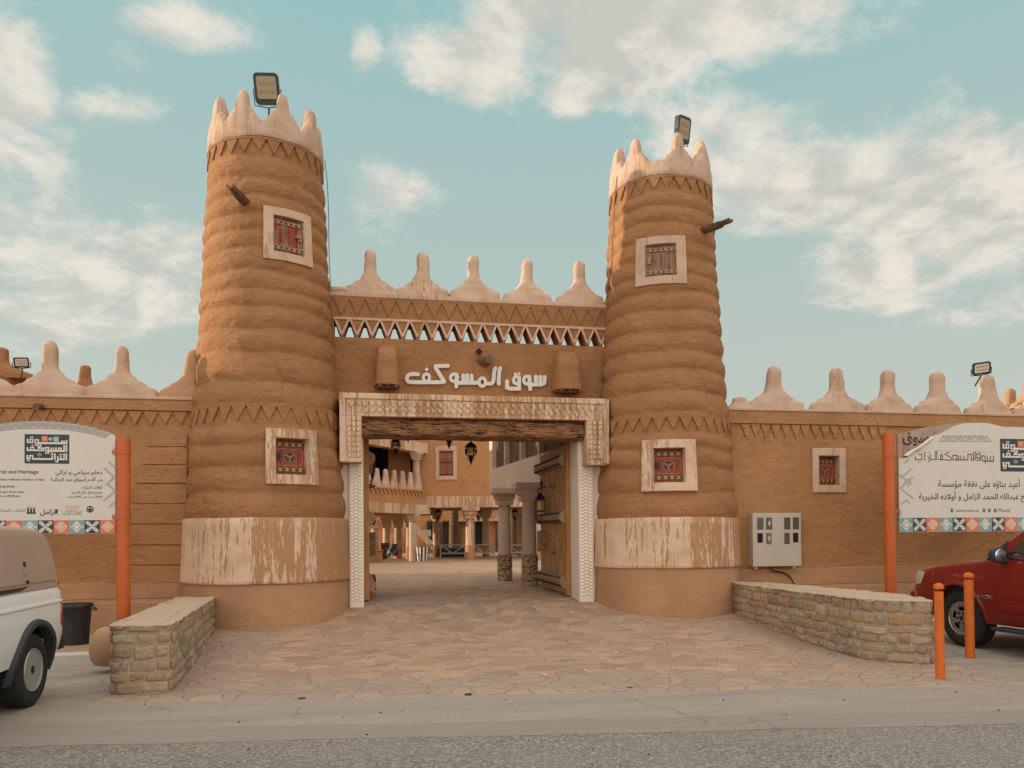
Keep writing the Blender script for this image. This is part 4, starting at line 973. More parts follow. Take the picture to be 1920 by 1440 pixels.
# farther mud parapets seen over the side walls
def rear_wall(label, pts, z0, zt, mers, mm):
    r = thing('rear_wall', label, 'wall', (pts[0][0], pts[0][1], 0), 'parapets farther back')
    (xa, ya), (xb, yb) = pts; d = Vector((xb-xa, yb-ya, 0)).normalized(); nn = Vector((-d.y, d.x, 0))*.25
    g = MB(); c = Vector(((xa+xb)/2, (ya+yb)/2, (z0+zt)/2)); g.obox(c, d*(hypot(xb-xa, yb-ya)/2), nn, Vector((0, 0, (zt-z0)/2))); g.build('wall_body', M['mud_wall'], r, smooth=False)
    for x, y, zz, sp, fw_ in mers: merlon('merlon', M[mm], r, x, y, zt-.01, zz-zt, sp, fw_, .17, x)
    return r
a = P(2, 650, 15.6); b = P(161, 684, 17.6); zt = P(161, 742, 17.6).z
d = (b-a); s0 = a-d*1.6; s1 = a+d*1.75
rear_wall('brown unpainted parapet peeping between the white merlons on the left', ((s0.x, s0.y), (s1.x, s1.y)), 0, zt, [(a.x, a.y, a.z, .62, .12), (b.x, b.y, b.z, .42, .11)], 'mud_wall')
a = P(1893, 727, 18.5); b = P(1930, 712, 17.8); zt = P(1893, 775, 18.5).z; 
rear_wall('sunlit parapet showing at the far right over the boundary wall', ((a.x-.6, a.y+.3), (b.x+5, b.y-1)), 0, zt, [(a.x, a.y, a.z, .42, .12), (b.x, b.y, b.z, .5, .14)], 'mud_base')
# ------------------------------------------------------------------ low stone walls
def stone_wall(label, plan, ztop, seed, rowh=.125):
    """plan: closed outline (counter-clockwise) of the wall; ztop(x, y)"""
    r = thing('stone_wall', label, 'low wall', (sum(p[0] for p in plan)/len(plan), sum(p[1] for p in plan)/len(plan), 0), 'low stone walls flanking the ramp')
    R_ = random.Random(seed); pts = [Vector(p) for p in plan]; n = len(pts)
    # resample the outline
    seg = []; tot = 0
    for i in range(n):
        a, b = pts[i], pts[(i+1) % n]; L = (b-a).length; seg.append((a, b, tot, L)); tot += L
    def at(s):
        s %= tot
        for a, b, o, L in seg:
            if o <= s <= o+L+1e-9:
                t = (s-o)/L; d = (b-a)/L; return a+(b-a)*t, Vector((d.y, -d.x))
        return pts[0], Vector((0, -1))
    def sm(s):
        p, q = at(s)[0], Vector((0, 0))
        for k in (-.06, -.03, 0, .03, .06): q += at(s+k)[1]
        return p, q.normalized()
    g = MB(); N = int(tot/.06); rs = []
    for z in (-.12, .1, .3, .5, 1):
        ring = []
        for k in range(N):
            p, q = sm(tot*k/N); zt = ztop(p.x, p.y)-.03
            zz = z if z < 1 else zt; ring.append((p.x-q.x*.012, p.y-q.y*.012, min(zz, zt)))
        rs.append(ring)
    g.rings(rs); g.build('mortar_core', M['mortar'], r, ang=50)
    g = MB(); z0 = -.10
    row = 0
    while z0 < .72:
        h = rowh*R_.uniform(.7, 1.3); s = R_.uniform(0, .2); s_end = s+tot
        while s < s_end-.05:
            wd = R_.choice((R_.uniform(.07, .16), R_.uniform(.14, .30), R_.uniform(.2, .36)))
            if s+wd > s_end: wd = s_end-s
            p0, q0 = sm(s+wd/2); ztl = ztop(p0.x, p0.y)
            if z0+h*.4 < ztl:
                zt = min(z0+h, ztl-.004)
                if zt > ztl-.07: zt = ztl-.004
                g.att = R_.uniform(.01, 1); pr = R_.uniform(.004, .017); jz0, jz1 = R_.uniform(-.004, .022), R_.uniform(-.022, .004); nu, nv = 8, 6; gap = R_.uniform(.006, .014); vs = []
                for j in range(nv+1):
                    for i in range(nu+1):
                        u, v = i/nu, j/nv; p, q = sm(s+gap+(wd-2*gap)*u); ed = min(1, min(u, 1-u)*7.9+.02)*min(1, min(v, 1-v)*5.9+.02)
                        zz = min(ztl-.004, lerp(z0+gap*.7+jz0, zt-gap*.5+jz1, v)+.020*nz(p.x*7, p.y*7+seed, z0*9+u))
                        o_ = -.012+(pr+.012)*(ed**.35)+.012*nz(p.x*16, p.y*16+seed, zz*16)*ed+.006*nz(p.x*45, p.y*45, zz*45)*ed
                        vs.append((p.x+q.x*o_, p.y+q.y*o_, zz))
                g.add(vs, [(j*(nu+1)+i, j*(nu+1)+i+1, (j+1)*(nu+1)+i+1, (j+1)*(nu+1)+i) for j in range(nv) for i in range(nu)])
            s += wd
        z0 += h; row += 1
    g.build('stonework', M['stone'], r, ang=70, recalc=False)
    # rough cement cap
    g = MB(); N = 120; ring = []; cx = sum(p.x for p in pts)/n; cy = sum(p.y for p in pts)/n; rs = []
    rows = []
    L0 = max((pts[i]-pts[j]).length for i in range(n) for j in range(n))
    for f_, dz in ((1.012, -.022), (1.014, -.008), (.985, .004), (.9, .008)):
        ring = []
        for k in range(N):
            p, q = sm(tot*k/N); zt = ztop(p.x, p.y); ins = {1.012: .012, 1.014: .014, .985: -.02, .9: -.10}[f_]
            ring.append((p.x+q.x*(ins+.014*nz(p.x*9, p.y*9, 2)), p.y+q.y*(ins+.014*nz(p.x*9, p.y*9, 2)), zt+dz+.016*nz(p.x*4, p.y*4, seed)+.014*nz(p.x*13, p.y*13, seed)))
        rs.append(ring)
    g.rings(rs, True, (False, True)); g.build('cement_cap', M['cap'], r, ang=60, recalc=False)
    return r
M['cap'] = simple('cement_cap', (.50, .365, .25), .9, var=.32, sc=9, bst=.7, bsc=22)
def rounded(p, r, ks):
    out = []; n = len(p)
    for i in range(n):
        a, b, c = Vector(p[i-1]), Vector(p[i]), Vector(p[(i+1) % n]); rr = r if i in ks else 0
        if not rr: out.append(tuple(b)); continue
        u = (a-b).normalized()*rr; v = (c-b).normalized()*rr
        for k in range(6):
            t = k/5; out.append(tuple(b+u*(1-t)**2+v*t**2))
    return out
a = onZ(325, 1301, 0.0); b = P(387, 1192, 11.3); c = onZ(200, 1307, 0.0)
stone_wall('low rubble stone wall on the left of the ramp, ending beside the white pickup', rounded([(a.x-.02, a.y), (b.x, b.y+.6), (b.x-.56, b.y+.6), (c.x, c.y+.02)], .16, (0, 3)), lambda x, y: lerp(.72, .665, max(0, min(1, (y-8)/4))), 3)
a = P(1388, 1167, 13.0); b = onZ(1640, 1244, 0); c = onZ(1756, 1249, 0)
stone_wall('low rubble stone wall on the right of the ramp, curving round to the orange bollard', rounded([(a.x+.16, a.y+.6), (a.x+.13, a.y), (b.x-.02, b.y+.12), (c.x+.02, c.y), (c.x+.18, c.y+.42), (a.x+.80, b.y+1.0), (a.x+.80, a.y+.6)], .22, (2, 3, 4, 5)), lambda x, y: lerp(.765, .70, max(0, min(1, (y-8.5)/3.6))), 8)

# ------------------------------------------------------------------ small street things
def bollard(px, pyb, pyt, label):
    q = onZ(px, pyb, 0); d = (Vector((q.x, q.y, 0))-CAM).dot(fw); zt = P(px, pyt, d).z; r_ = 8.2*d/F
    o = thing('bollard', label, 'bollard', (q.x, q.y, 0), 'orange bollards at the end of the right stone wall')
    g = MB(); g.lathe((q.x, q.y, -.03), [(r_, 0), (r_, .2), (r_*1.0, zt-.05)], 20); g.build('post', M['bollard'], o)
    g = MB(); g.lathe((q.x, q.y, zt-.055), [(r_*1.06, 0), (r_*1.14, .01), (r_*1.12, .03), (r_*.9, .05), (r_*.5, .062), (.001, .066)], 20); g.build('cap', M['bollard'], o)
bollard(1763, 1274, 1095, 'orange steel bollard nearest the road, in front of the stone wall end')
bollard(1819, 1233, 1075, 'orange steel bollard standing beside the front wheel of the red car')

q = onZ(134, 1211, .13); bx, by = q.x, q.y+.17
r = thing('rubbish_bin', 'black plastic rubbish bin standing on the kerb behind the white pickup', 'bin', (bx, by, .13))
g = MB(); R0, R1, H = .155, .20, .56
rs = []
for z, rr in ((0, R0), (.1, lerp(R0, R1, .15)), (.3, lerp(R0, R1, .45)), (.5, lerp(R0, R1, .75)), (H-.05, R1*.985), (H-.05, R1*1.05), (H-.015, R1*1.07), (H, R1*1.04), (H, R1*.95), (H-.06, R1*.92), (.1, R0*.9), (.05, .01)):
    rs.append([(bx+(rr+(.006 if k % 6 == 0 and z < H-.06 else 0))*cos(2*pi*k/48), by+(rr+(.006 if k % 6 == 0 and z < H-.06 else 0))*sin(2*pi*k/48), .13+z) for k in range(48)])
g.rings(rs); g.build('bin_body', M['bin'] if 'bin' in M else M['blackp'], r)
for s in (-1, 1):
    g = MB(); g.tube([(bx+s*R1*1.02, by-.06, .13+H-.06), (bx+s*(R1+.045), by-.05, .13+H-.09), (bx+s*(R1+.045), by+.05, .13+H-.09), (bx+s*R1*1.02, by+.06, .13+H-.06)], .012, 6); g.build('handle', M['blackp'], r)
q = P(199, 1206, 9.15); g = MB(); g.lathe((q.x, q.y, q.z-.27), [(.04, 0), (.12, .02), (.165, .08), (.185, .18), (.18, .27), (.145, .38), (.09, .44), (.02, .465)], 28)
tag(g.build('boulder', M['ball']), 'tan mud-painted ball stone half hidden behind the left stone wall', 'boulder')

# meter cabinet
a, b = onY(1411, 962, YR-.2), onY(1503, 1061, YR-.2); c = (a+b)/2
r = thing('meter_cabinet', 'grey electricity meter cabinet with eight little windows and scribbled numbers', 'cabinet', (c.x, YR-.1, b.z))
g = MB(); g.box(a.x+.02, b.x-.005, YR-.17, YR+.02, b.z+.01, a.z-.01); g.build('cabinet_box', M['grey_box'], r, smooth=False, bevel=.006)
dr = MB(); dr.box(a.x, b.x, YR-.20, YR-.175, b.z, a.z); door_ = dr.build('cabinet_door', M['grey_box'], r, smooth=False, bevel=.008)
cw, ch = b.x-a.x, a.z-b.z
def C(u, v): return a.x+.05*cw+u*.95*cw, a.z-v*ch                # 0..1 across the door
for row, (v0, v1) in enumerate(((.085, .31), (.375, .555))):
    for k, u0 in enumerate((.045, .235, .63, .82)):
        g = MB(); x0_, z0_ = C(u0, v1 if row == 0 or k in (0, 3) else v1+.03); x1_, z1_ = C(u0+(.135 if row == 0 else .115), v0)
        g.box(x0_, x1_, YR-.2035, YR-.199, z0_, z1_)
        if (row, k) in ((0, 1), (1, 1)):
            g.cur = 1; xm, zm = (x0_+x1_)/2, (z0_+z1_)/2; g.prism([(xm-.02, zm+.03), (xm+.012, zm+.055), (xm+.03, zm), (xm+.005, zm-.05), (xm-.015, zm-.02)], lambda X, Z, h: (X, YR-.2035-h, Z), 0, .0015)
        mm = M['hole'] if row == 1 and k in (0, 3) else M['dark_glass'] if k != 1 or row == 0 else M['wood_grey']
        g.build('meter_window', [mm, M['paper']], door_, smooth=False)
for k in range(2):
    g = MB(); g.box(a.x+.06+k*(cw-.2), a.x+.11+k*(cw-.2), YR-.15, YR, b.z-.05, b.z+.01); g.build('foot', M['grey_box'], r, smooth=False)
g = MB(); pts = [onY(px, py, YR-dy) for px, py, dy in ((1441, 1062, .12), (1449, 1070, .10), (1465, 1073, .06), (1478, 1079, .06), (1485, 1088, .10), (1490, 1096, .3), (1500, 1099, .45), (1515, 1101, .5), (1530, 1108, .54), (1534, 1130, .56))]
g.tube(curve([tuple(p) for p in pts], 4), .013, 8); g.build('cable', M['black'], r)

# ------------------------------------------------------------------ lettering helpers
AR = {'ا': 0xFE8D, 'أ': 0xFE83, 'ب': 0xFE8F, 'ة': 0xFE93, 'ت': 0xFE95, 'ث': 0xFE99, 'ج': 0xFE9D, 'ح': 0xFEA1, 'خ': 0xFEA5, 'د': 0xFEA9, 'ر': 0xFEAD, 'ز': 0xFEAF, 'س': 0xFEB1, 'ش': 0xFEB5, 'ص': 0xFEB9, 'ط': 0xFEC1, 'ع': 0xFEC9, 'غ': 0xFECD, 'ف': 0xFED1, 'ق': 0xFED5, 'ك': 0xFED9, 'ل': 0xFEDD, 'م': 0xFEE1, 'ن': 0xFEE5, 'ه': 0xFEE9, 'و': 0xFEED, 'ؤ': 0xFE85, 'ى': 0xFEEF, 'ي': 0xFEF1, 'ء': 0xFE80}
NOJ = set('اأدذرزوؤةىء')
def shape(t):
    out = []; t = list(t); i = 0
    words = ''.join(t).split(' '); res = []
    for wd in words:
        if wd and wd[0] not in AR: res.append(wd); continue
        o = []; n = len(wd); i = 0
        while i < n:
            ch = wd[i]
            if ch not in AR: o.append(ch); i += 1; continue
            pj = i > 0 and wd[i-1] in AR and wd[i-1] not in NOJ
            if ch == 'ل' and i+1 < n and wd[i+1] in 'اأ':
                o.append(chr((0xFEFB if wd[i+1] == 'ا' else 0xFEF7)+(1 if pj else 0))); i += 2; continue
            nj = ch not in NOJ and i+1 < n and wd[i+1] in AR and wd[i+1] != 'ء'
            c = AR[ch]
            if ch in NOJ: c += 1 if pj and ch != 'ء' else 0
            else: c += 3 if pj and nj else 2 if nj else 1 if pj else 0
            o.append(chr(c)); i += 1
        res.append(''.join(o[::-1]))
    return ' '.join(res[::-1])
def text_into(g, body, fr, x0, x1, yb, h0, h1, squash=1.0, ht=None, bold=.0):
    """lay a line of type between x0 and x1 with its baseline at yb"""
    cu = bpy.data.curves.new('type', 'FONT'); cu.body = body; cu.offset = bold; cu.resolution_u = 3
    ob = bpy.data.objects.new('type', cu); COL.objects.link(ob); bpy.context.view_layer.update()
    me = bpy.data.meshes.new_from_object(ob.evaluated_get(bpy.context.evaluated_depsgraph_get()))
    vs = [v.co.copy() for v in me.vertices]; fs = [tuple(p.vertices) for p in me.polygons]
    bpy.data.objects.remove(ob); bpy.data.curves.remove(cu); bpy.data.meshes.remove(me)
    if not vs: return
    a = min(v.x for v in vs); b = max(v.x for v in vs); k = (x1-x0)/(b-a); ky = k*squash if ht is None else ht/(max(v.y for v in vs)-min(v.y for v in vs))
    g.add([fr(x0+(v.x-a)*k, yb+v.y*ky, h1) for v in vs], fs)

# ------------------------------------------------------------------ sign boards
def tri_band(g, fr, path, wd, hgt, lw, h, inner=True):
    for i in range(len(path)-1):
        (ax, ay), (bx_, by_) = path[i], path[i+1]; d = Vector((bx_-ax, by_-ay)); u = d.normalized(); v = Vector((-u.y, u.x)); L = d.length
        for flip in (0, 1):
            for sc_ in ((1.0, .5) if inner else (1.0,)):
                c = Vector((ax, ay))+u*(L*(.5 if not flip else 1.0))+v*hgt*(.42 if not flip else .62)
                s = 1 if not flip else -1
                tri = [c+(-u*L*.42-v*s*hgt*.38)*sc_, c+(u*L*.42-v*s*hgt*.38)*sc_, c+(v*s*hgt*.46)*sc_]
                for k in range(3):
                    p, q = tri[k], tri[(k+1) % 3]; e = (q-p).normalized(); nn = Vector((-e.y, e.x))*lw
                    g.prism([tuple(p-nn), tuple(q-nn), tuple(q+nn), tuple(p+nn)], fr, 0, h)
def tile(gs, fr, x0, x1, y0, y1, kind):
    """one woven-pattern square; gs: dict of meshes by colour"""
    w_, h_ = x1-x0, y1-y0; cx, cy = (x0+x1)/2, (y0+y1)/2; U = lambda a, b: (cx+a*w_, cy+b*h_)
    def poly(mt, pts, h): gs[mt].prism([U(*p) for p in pts], fr, 0, h)
    poly({'o': 'sorange', 'n': 'navy', 't': 'teal'}[kind], [(-.497, -.5), (.497, -.5), (.497, .5), (-.497, .5)], .0015)
    def diamond(mt, r, h): poly(mt, [(-r, 0), (0, -r), (r, 0), (0, r)], h)
    if kind == 'o':
        diamond('cream', .40, .003)
        for k in range(4):
            for t in (.2, .4, .6, .8):
                a = [(1, 0), (0, 1), (-1, 0), (0, -1)]; p, q = Vector(a[k])*.38, Vector(a[(k+1) % 4])*.38; c = p.lerp(q, t); n_ = c.normalized(); e = (q-p).normalized()*.04
                poly('cream', [tuple(c-e), tuple(c+e), tuple(c+e*.3+n_*.085), tuple(c-e*.3+n_*.085)], .003)
        diamond('sorange', .30, .0042); diamond('cream', .24, .0054); diamond('salmon', .17, .0066); diamond('cream', .08, .0078)
    elif kind == 't':
        for r, b in ((.42, 0), (.30, .14), (.30, -.14), (.18, .27), (.18, -.27)):
            poly('cream', [(-r, b), (0, b-.16), (r, b), (0, b+.16)], .003+.0003*abs(b)*10)
        for s in (-1, 1): poly('cream', [(s*.46, .12), (s*.30, .0), (s*.46, -.12), (s*.40, 0)], .0041)
        diamond('teal', .25, .0060); diamond('cream', .20, .0072)
    else:
        def bar(ax, ay, bx_, by_, wd, h):
            a, b = Vector((ax, ay)), Vector((bx_, by_)); e = (b-a).normalized(); nn = Vector((-e.y, e.x))*wd
            poly('cream', [tuple(a-nn), tuple(b-nn), tuple(b+nn), tuple(a+nn)], h)
        bar(-.36, -.36, .36, .36, .042, .003); bar(-.36, .36, .36, -.36, .042, .0034)
        i = 0
        for sx in (-1, 1):
            for sy in (-1, 1):
                for t in (.17, .28, .39):
                    i += 1; bar(sx*t, sy*t, sx*t, sy*(t-.19 if t > .2 else .02), .032, .0037+i*.0001); bar(sx*t, sy*t, sx*(t-.19 if t > .2 else .02), sy*t, .032, .0052+i*.0001)
LOGO = dict(rect=[(335, 370, 380, 500), (335, 465, 525, 500), (415, 375, 525, 410), (415, 375, 445, 500), (490, 375, 525, 500),            # qaf
                  (560, 385, 690, 420), (560, 385, 597, 515), (560, 480, 690, 515), (650, 385, 690, 575), (560, 540, 690, 575), (690, 470, 1530, 525), (1340, 415, 1385, 480), (1410, 415, 1455, 480), (1485, 400, 1530, 480),
                  (330, 625, 378, 735), (330, 690, 845, 735), (435, 605, 550, 640), (435, 605, 470, 700), (515, 605, 550, 700), (800, 625, 845, 735), (640, 625, 845, 665),
                  (868, 612, 992, 650), (868, 612, 905, 745), (868, 705, 992, 745), (950, 612, 992, 808), (868, 770, 992, 808), (992, 700, 1450, 752), (1030, 625, 1070, 710), (1100, 625, 1140, 710), (1172, 622, 1213, 710), (1250, 625, 1365, 662), (1250, 625, 1288, 710), (1328, 625, 1365, 710), (1410, 550, 1455, 752), (1478, 550, 1525, 755),
                  (325, 850, 375, 980), (325, 935, 440, 980), (405, 850, 525, 890), (405, 850, 440, 980), (485, 850, 525, 985), (485, 940, 1105, 990), (1060, 865, 1105, 990), (1138, 795, 1185, 995), (1225, 870, 1265, 1060), (1170, 1022, 1265, 1060), (1225, 950, 1450, 995), (1312, 870, 1355, 950), (1410, 800, 1455, 995), (1478, 800, 1525, 1003)],
            dots=[(455, 330), (503, 330), (495, 562), (1055, 828), (1103, 828), (1078, 780), (1312, 830), (1355, 830), (357, 1015), (405, 1015)])
def logo(gs, fr, x0, x1, ytop, ybot):
    X = lambda zx: lerp(x0, x1, (zx-265)/(1585-265)); Yf = lambda zy: lerp(ytop, ybot, (zy-240)/(1100-240))
    w_, h_ = (x1-x0)/2, (ytop-ybot)/2; cx, cy = (x0+x1)/2, (ytop+ybot)/2
    gs['navy'].prism([(cx+a, cy+b) for a, b in _rr(w_, h_, w_*.05)], fr, 0, .0018)
    for i, (a, b, c, d) in enumerate(LOGO['rect']): gs['cream'].prism([(X(a), Yf(d)), (X(c), Yf(d)), (X(c), Yf(b)), (X(a), Yf(b))], fr, 0, .0024+.00006*i)
    gs['cream'].prism([(X(640), Yf(665)), (X(640), Yf(625)), (X(745), Yf(535)), (X(780), Yf(565)), (X(690), Yf(650))], fr, 0, .0062)
    for x, y in LOGO['dots']: gs['cream'].prism([(X(x+26), Yf(y)), (X(x), Yf(y-26)), (X(x-26), Yf(y)), (X(x), Yf(y+26))], fr, 0, .0056)
    gs['sorange'].prism([(X(765), Yf(450)), (X(945), Yf(450)), (X(945), Yf(290)), (X(765), Yf(290))], fr, 0, .003); gs['salmon'].prism([(X(790), Yf(370)), (X(855), Yf(430)), (X(920), Yf(370)), (X(855), Yf(310))], fr, 0, .004); gs['sorange'].prism([(X(830), Yf(370)), (X(855), Yf(395)), (X(880), Yf(370)), (X(855), Yf(345))], fr, 0, .005)
    gs['cream'].prism([(X(960), Yf(375)), (X(1022), Yf(435)), (X(1085), Yf(375)), (X(1022), Yf(315))], fr, 0, .003); gs['teal'].prism([(X(985), Yf(375)), (X(1022), Yf(410)), (X(1060), Yf(375)), (X(1022), Yf(340))], fr, 0, .004)
    gs['teal'].prism([(X(1105), Yf(465)), (X(1280), Yf(465)), (X(1280), Yf(300)), (X(1105), Yf(300))], fr, 0, .003); gs['cream'].prism([(X(1130), Yf(382)), (X(1192), Yf(440)), (X(1255), Yf(382)), (X(1192), Yf(325))], fr, 0, .004); gs['teal'].prism([(X(1155), Yf(382)), (X(1192), Yf(415)), (X(1230), Yf(382)), (X(1192), Yf(350))], fr, 0, .005)
    gs['ink_grey'].prism([(X(625), Yf(838)), (X(703), Yf(895)), (X(780), Yf(838)), (X(703), Yf(780))], fr, 0, .003); gs['navy'].prism([(X(655), Yf(838)), (X(703), Yf(872)), (X(750), Yf(838)), (X(703), Yf(804))], fr, 0, .004); gs['ink_grey'].prism([(X(685), Yf(838)), (X(703), Yf(852)), (X(721), Yf(838)), (X(703), Yf(824))], fr, 0, .005)

class Multi(MB):
    def __getitem__(s, k): s.cur = COLS.index(k); return s
COLS = ['sorange', 'navy', 'teal', 'cream', 'salmon', 'ink_grey', 'ink', 'maroon']
def finish(gs, parent, names):
    if gs.v: gs.build(names, [M[k] for k in COLS], parent, smooth=False)

# left board
YB = 11.45
fx = lambda px, py: (onY(px, py, YB).x, onY(px, py, YB).z)
frB = lambda x, z, h: (x, YB-h, z)
lp = onY(231, 1160, YB)
r = thing('sign_board', 'white sign board with an arched top and English text beside the left orange post', 'sign board', (lp.x, YB, .13), 'market information boards')
xr = fx(216, 900)[0]; xm = fx(78, 789)[0]; zb = fx(216, 1000)[1]; zt = fx(78, 789)[1]; zs = fx(216, 817)[1]; xl = 2*xm-xr
arc = [(lerp(xr, xl, k/24), zs+(zt-zs)*(1-(2*k/24-1)**2)**.75) for k in range(25)]
g = MB(); g.prism([(xl, zb), (xr, zb)]+arc, frB, -.03, 0); bd = g.build('sign_panel', M['sign_white'], r, smooth=False)
gs = Multi()
pth = [(lerp(xr-.02, xl+.02, k/17), 0) for k in range(18)]
pth = [(x, zs+(zt-zs)*(1-(2*(xr-x)/(xr-xl)-1)**2)**.75-.105) for x, _ in pth][::-1]
tri_band(gs['ink'], frB, pth[1:-1], 0, .09, .0022, .0012)
for off in (.012, .112):
    for a, b in zip(pth[1:-1], pth[2:-1]):
        p, q = Vector(a)+Vector((0, off-.01)), Vector(b)+Vector((0, off-.01)); e = (q-p).normalized(); nn = Vector((-e.y, e.x))*.0018; gs['ink'].prism([tuple(p-nn), tuple(q-nn), tuple(q+nn), tuple(p+nn)], frB, 0, .0016)
finish(gs, bd, 'triangle_border'); gs = Multi()
x0_, z0_ = fx(46, 869); x1_, z1_ = fx(130, 815); logo(gs, frB, x0_, x1_, z1_, z0_); finish(gs, bd, 'logo_print'); gs = Multi()
sp = None
for body, pa, pb, py, ar, bo in (('Tourist and Heritage', -20, 72, 888, 0, .012), ('One of the oldest traditional markets of Najd', -35, 82, 901, 0, .012), ('Opening times :', -15, 31, 914, 0, .012), ('Open all days of the week', -18, 45, 924, 0, .012), ('04:30 pm to 09:30 pm', -20, 37, 932, 0, .012),
                       ('معلم سياحي و تراثي', 104, 192, 889, 1, .012), ('من أقدم أسواق نجد التراثية', 95, 193, 902, 1, .012), ('أوقات الزيارة :', 152, 192, 916, 1, .012), ('مفتوح طوال أيام الأسبوع', 133, 192, 925, 1, .01), ('04:30 عصرا حتى 09:30 مساء', 126, 192, 933, 1, .01),
                       ('الزامل', 75, 108, 964, 1, .02), ('Heritage Commission', 118, 154, 965, 0, .0), ('هيئة التراث', 120, 154, 961, 1, 0), ('الحاجب السياحي', -8, 47, 959, 1, 0)):
    gs = Multi(); xa, _ = fx(pa, py); xb, zz = fx(pb, py); text_into(gs['ink'], shape(body) if ar else body, frB, xa, xb, zz, 0, .0015, 1.0, None, bo); finish(gs, bd, 'text_line')
gs = Multi()
def rectpx(mt, a, b, c, d, h=.0015): 
    x0, z0 = fx(a, d); x1, z1 = fx(c, b); gs[mt].prism([(x0, z0), (x1, z0), (x1, z1), (x0, z1)], frB, 0, h)
for k in range(3): rectpx('ink', 51+k*5.6, 950+k*.5, 54.5+k*5.6, 963)
rectpx('ink_grey', 50, 951, 67, 953.5, .002); rectpx('ink', 50, 960.5, 67, 963.5, .0022)
x0_, z0_ = fx(103, 957); gs['ink'].prism([fx(104, 964), fx(110.5, 956), fx(104, 957)], frB, 0, .0015)
for k in range(7): rectpx('sorange', 124+k*3.6, 951.2, 126.2+k*3.6, 953.4)
rectpx('sorange', 122, 948, 150, 948.9); rectpx('sorange', 122, 956.2, 150, 957)
x0_, z0_ = fx(169, 955); ring_add(gs['ink'], frB, x0_, z0_, .040, .040, .006, 0, .0015); gs['ink'].prism([fx(164, 954), fx(174, 954), fx(171, 959), (fx(169, 961)), fx(167, 959)], frB, 0, .0015); gs['ink'].prism([fx(167.6, 948.5), fx(170.4, 948.5), fx(170, 954), fx(168, 954)], frB, 0, .0015)
finish(gs, bd, 'sponsor_logos'); gs = Multi()
for (ax, ay, bx_, by_) in ((204, 866, 216, 877), (195, 877, 216, 897), (198, 910, 216, 893), (195, 939, 216, 921), (204, 951, 216, 942), (203, 908, 216, 921)):
    p, q = Vector(fx(ax, ay)), Vector(fx(bx_, by_)); e = (q-p).normalized(); nn = Vector((-e.y, e.x))*.016; gs['ink_grey'].prism([tuple(p-nn), tuple(q-nn), tuple(q+nn), tuple(p+nn)], frB, 0, .0009+.0001*rnd.random())
finish(gs, bd, 'chevron_print')
z0_, z1_ = fx(216, 999.5)[1], fx(216, 975)[1]; tw = (fx(216, 990)[0]-fx(187.4, 990)[0]); k = 0
while xr-k*tw > xl+.02:
    a = max(xl, xr-(k+1)*tw); gs = Multi(); tile(gs, frB, a, xr-k*tw, z0_, z1_, 'ont'[k % 3]); finish(gs, bd, ('orange_tile', 'navy_tile', 'teal_tile')[k % 3]); k += 1
for sx_, pxs in ((lp.x, 1), (2*xm-lp.x, 0)):
    g = MB(); ptop = onY(231, 820, YB).z; g.lathe((sx_, YB+.02, 0), [(.088, 0), (.088, ptop-.03), (.085, ptop-.01), (.02, ptop)], 20); pl_ = g.build('post', M['orange'], r)
    for zz in (fx(231, 848)[1], fx(231, 970)[1]):
        g = MB(); g.lathe((sx_, YB+.02, zz-.03), [(.094, 0), (.094, .06)], 20); s = -1 if pxs else 1; g.bar((sx_, YB+.0, zz), (sx_+s*.14, YB+.0, zz), .02, .055); g.build('clamp', M['orange'], pl_)
    for zz in (fx(231, 846)[1], fx(231, 970)[1]):
        g = MB(); e = xr if pxs else xl; s = -1 if pxs else 1; g.box(min(e, e+s*.035), max(e, e+s*.035), YB-.008, YB+.0, zz-.05, zz+.05); g.build('bracket', M['steel'], bd, smooth=False)

# right board
YB2 = 11.35
fx2 = lambda px, py: (onY(px, py, YB2).x, onY(px, py, YB2).z)
frR = lambda x, z, h: (x, YB2-h, z)
rp = onY(1672, 1120, YB2)
r = thing('sign_board', 'white sign board with a torn top corner beside the right orange post', 'sign board', (rp.x, YB2, .13), 'market information boards')
x0b, zbb = fx2(1686, 998); x1b = fx2(2130, 998)[0]
top = [(1683, 814), (1740, 800), (1800, 792), (1850, 792), (1865, 799), (1920, 802), (2000, 808), (2130, 818)]
g = MB(); g.prism([(x0b, zbb), (x1b, zbb)]+[fx2(*p) for p in top[::-1]], frR, -.035, -.004); bk = g.build('sign_panel', M['oldprint'], r, smooth=False)
g = MB(); g.prism([(x0b+.004, zbb+.002), (x1b, zbb+.002)]+[fx2(*p) for p in ((2130, 820), (2000, 810), (1920, 801), (1880, 800), (1850, 793), (1810, 793), (1786, 800), (1765, 812), (1748, 818), (1744, 830), (1733, 836), (1724, 846), (1712, 852), (1700, 858), (1686, 860))], frR, -.004, 0); pr_ = g.build('printed_sheet', M['sign_white'], r, smooth=False)
g = MB(); c0 = [fx2(*p) for p in ((1692, 855), (1700, 848), (1722, 836), (1745, 818))]; c1 = [fx2(*p) for p in ((1702, 858), (1712, 852), (1735, 836), (1744, 830))]
rs = []
for a, b in zip(c0, c1): rs.append([(lerp(b[0], a[0], t), YB2-.05*sin(pi*t*.9)-.004, lerp(b[1], a[1], t)+.012*sin(pi*t)) for t in (0, .2, .4, .6, .8, 1)])
g.rings(rs, closed=False); g.build('torn_curl', M['cream'], pr_, recalc=False)
gs = Multi()
xa, zz = fx2(1692, 829); xb, _ = fx2(1742, 829)
text_into(gs['maroon'], shape('سوق'), lambda x, z, h: (x, YB2+.004-h, z), xa, xb, zz, 0, .0015, 1.0, None, .03); finish(gs, pr_, 'old_lettering'); gs = Multi()
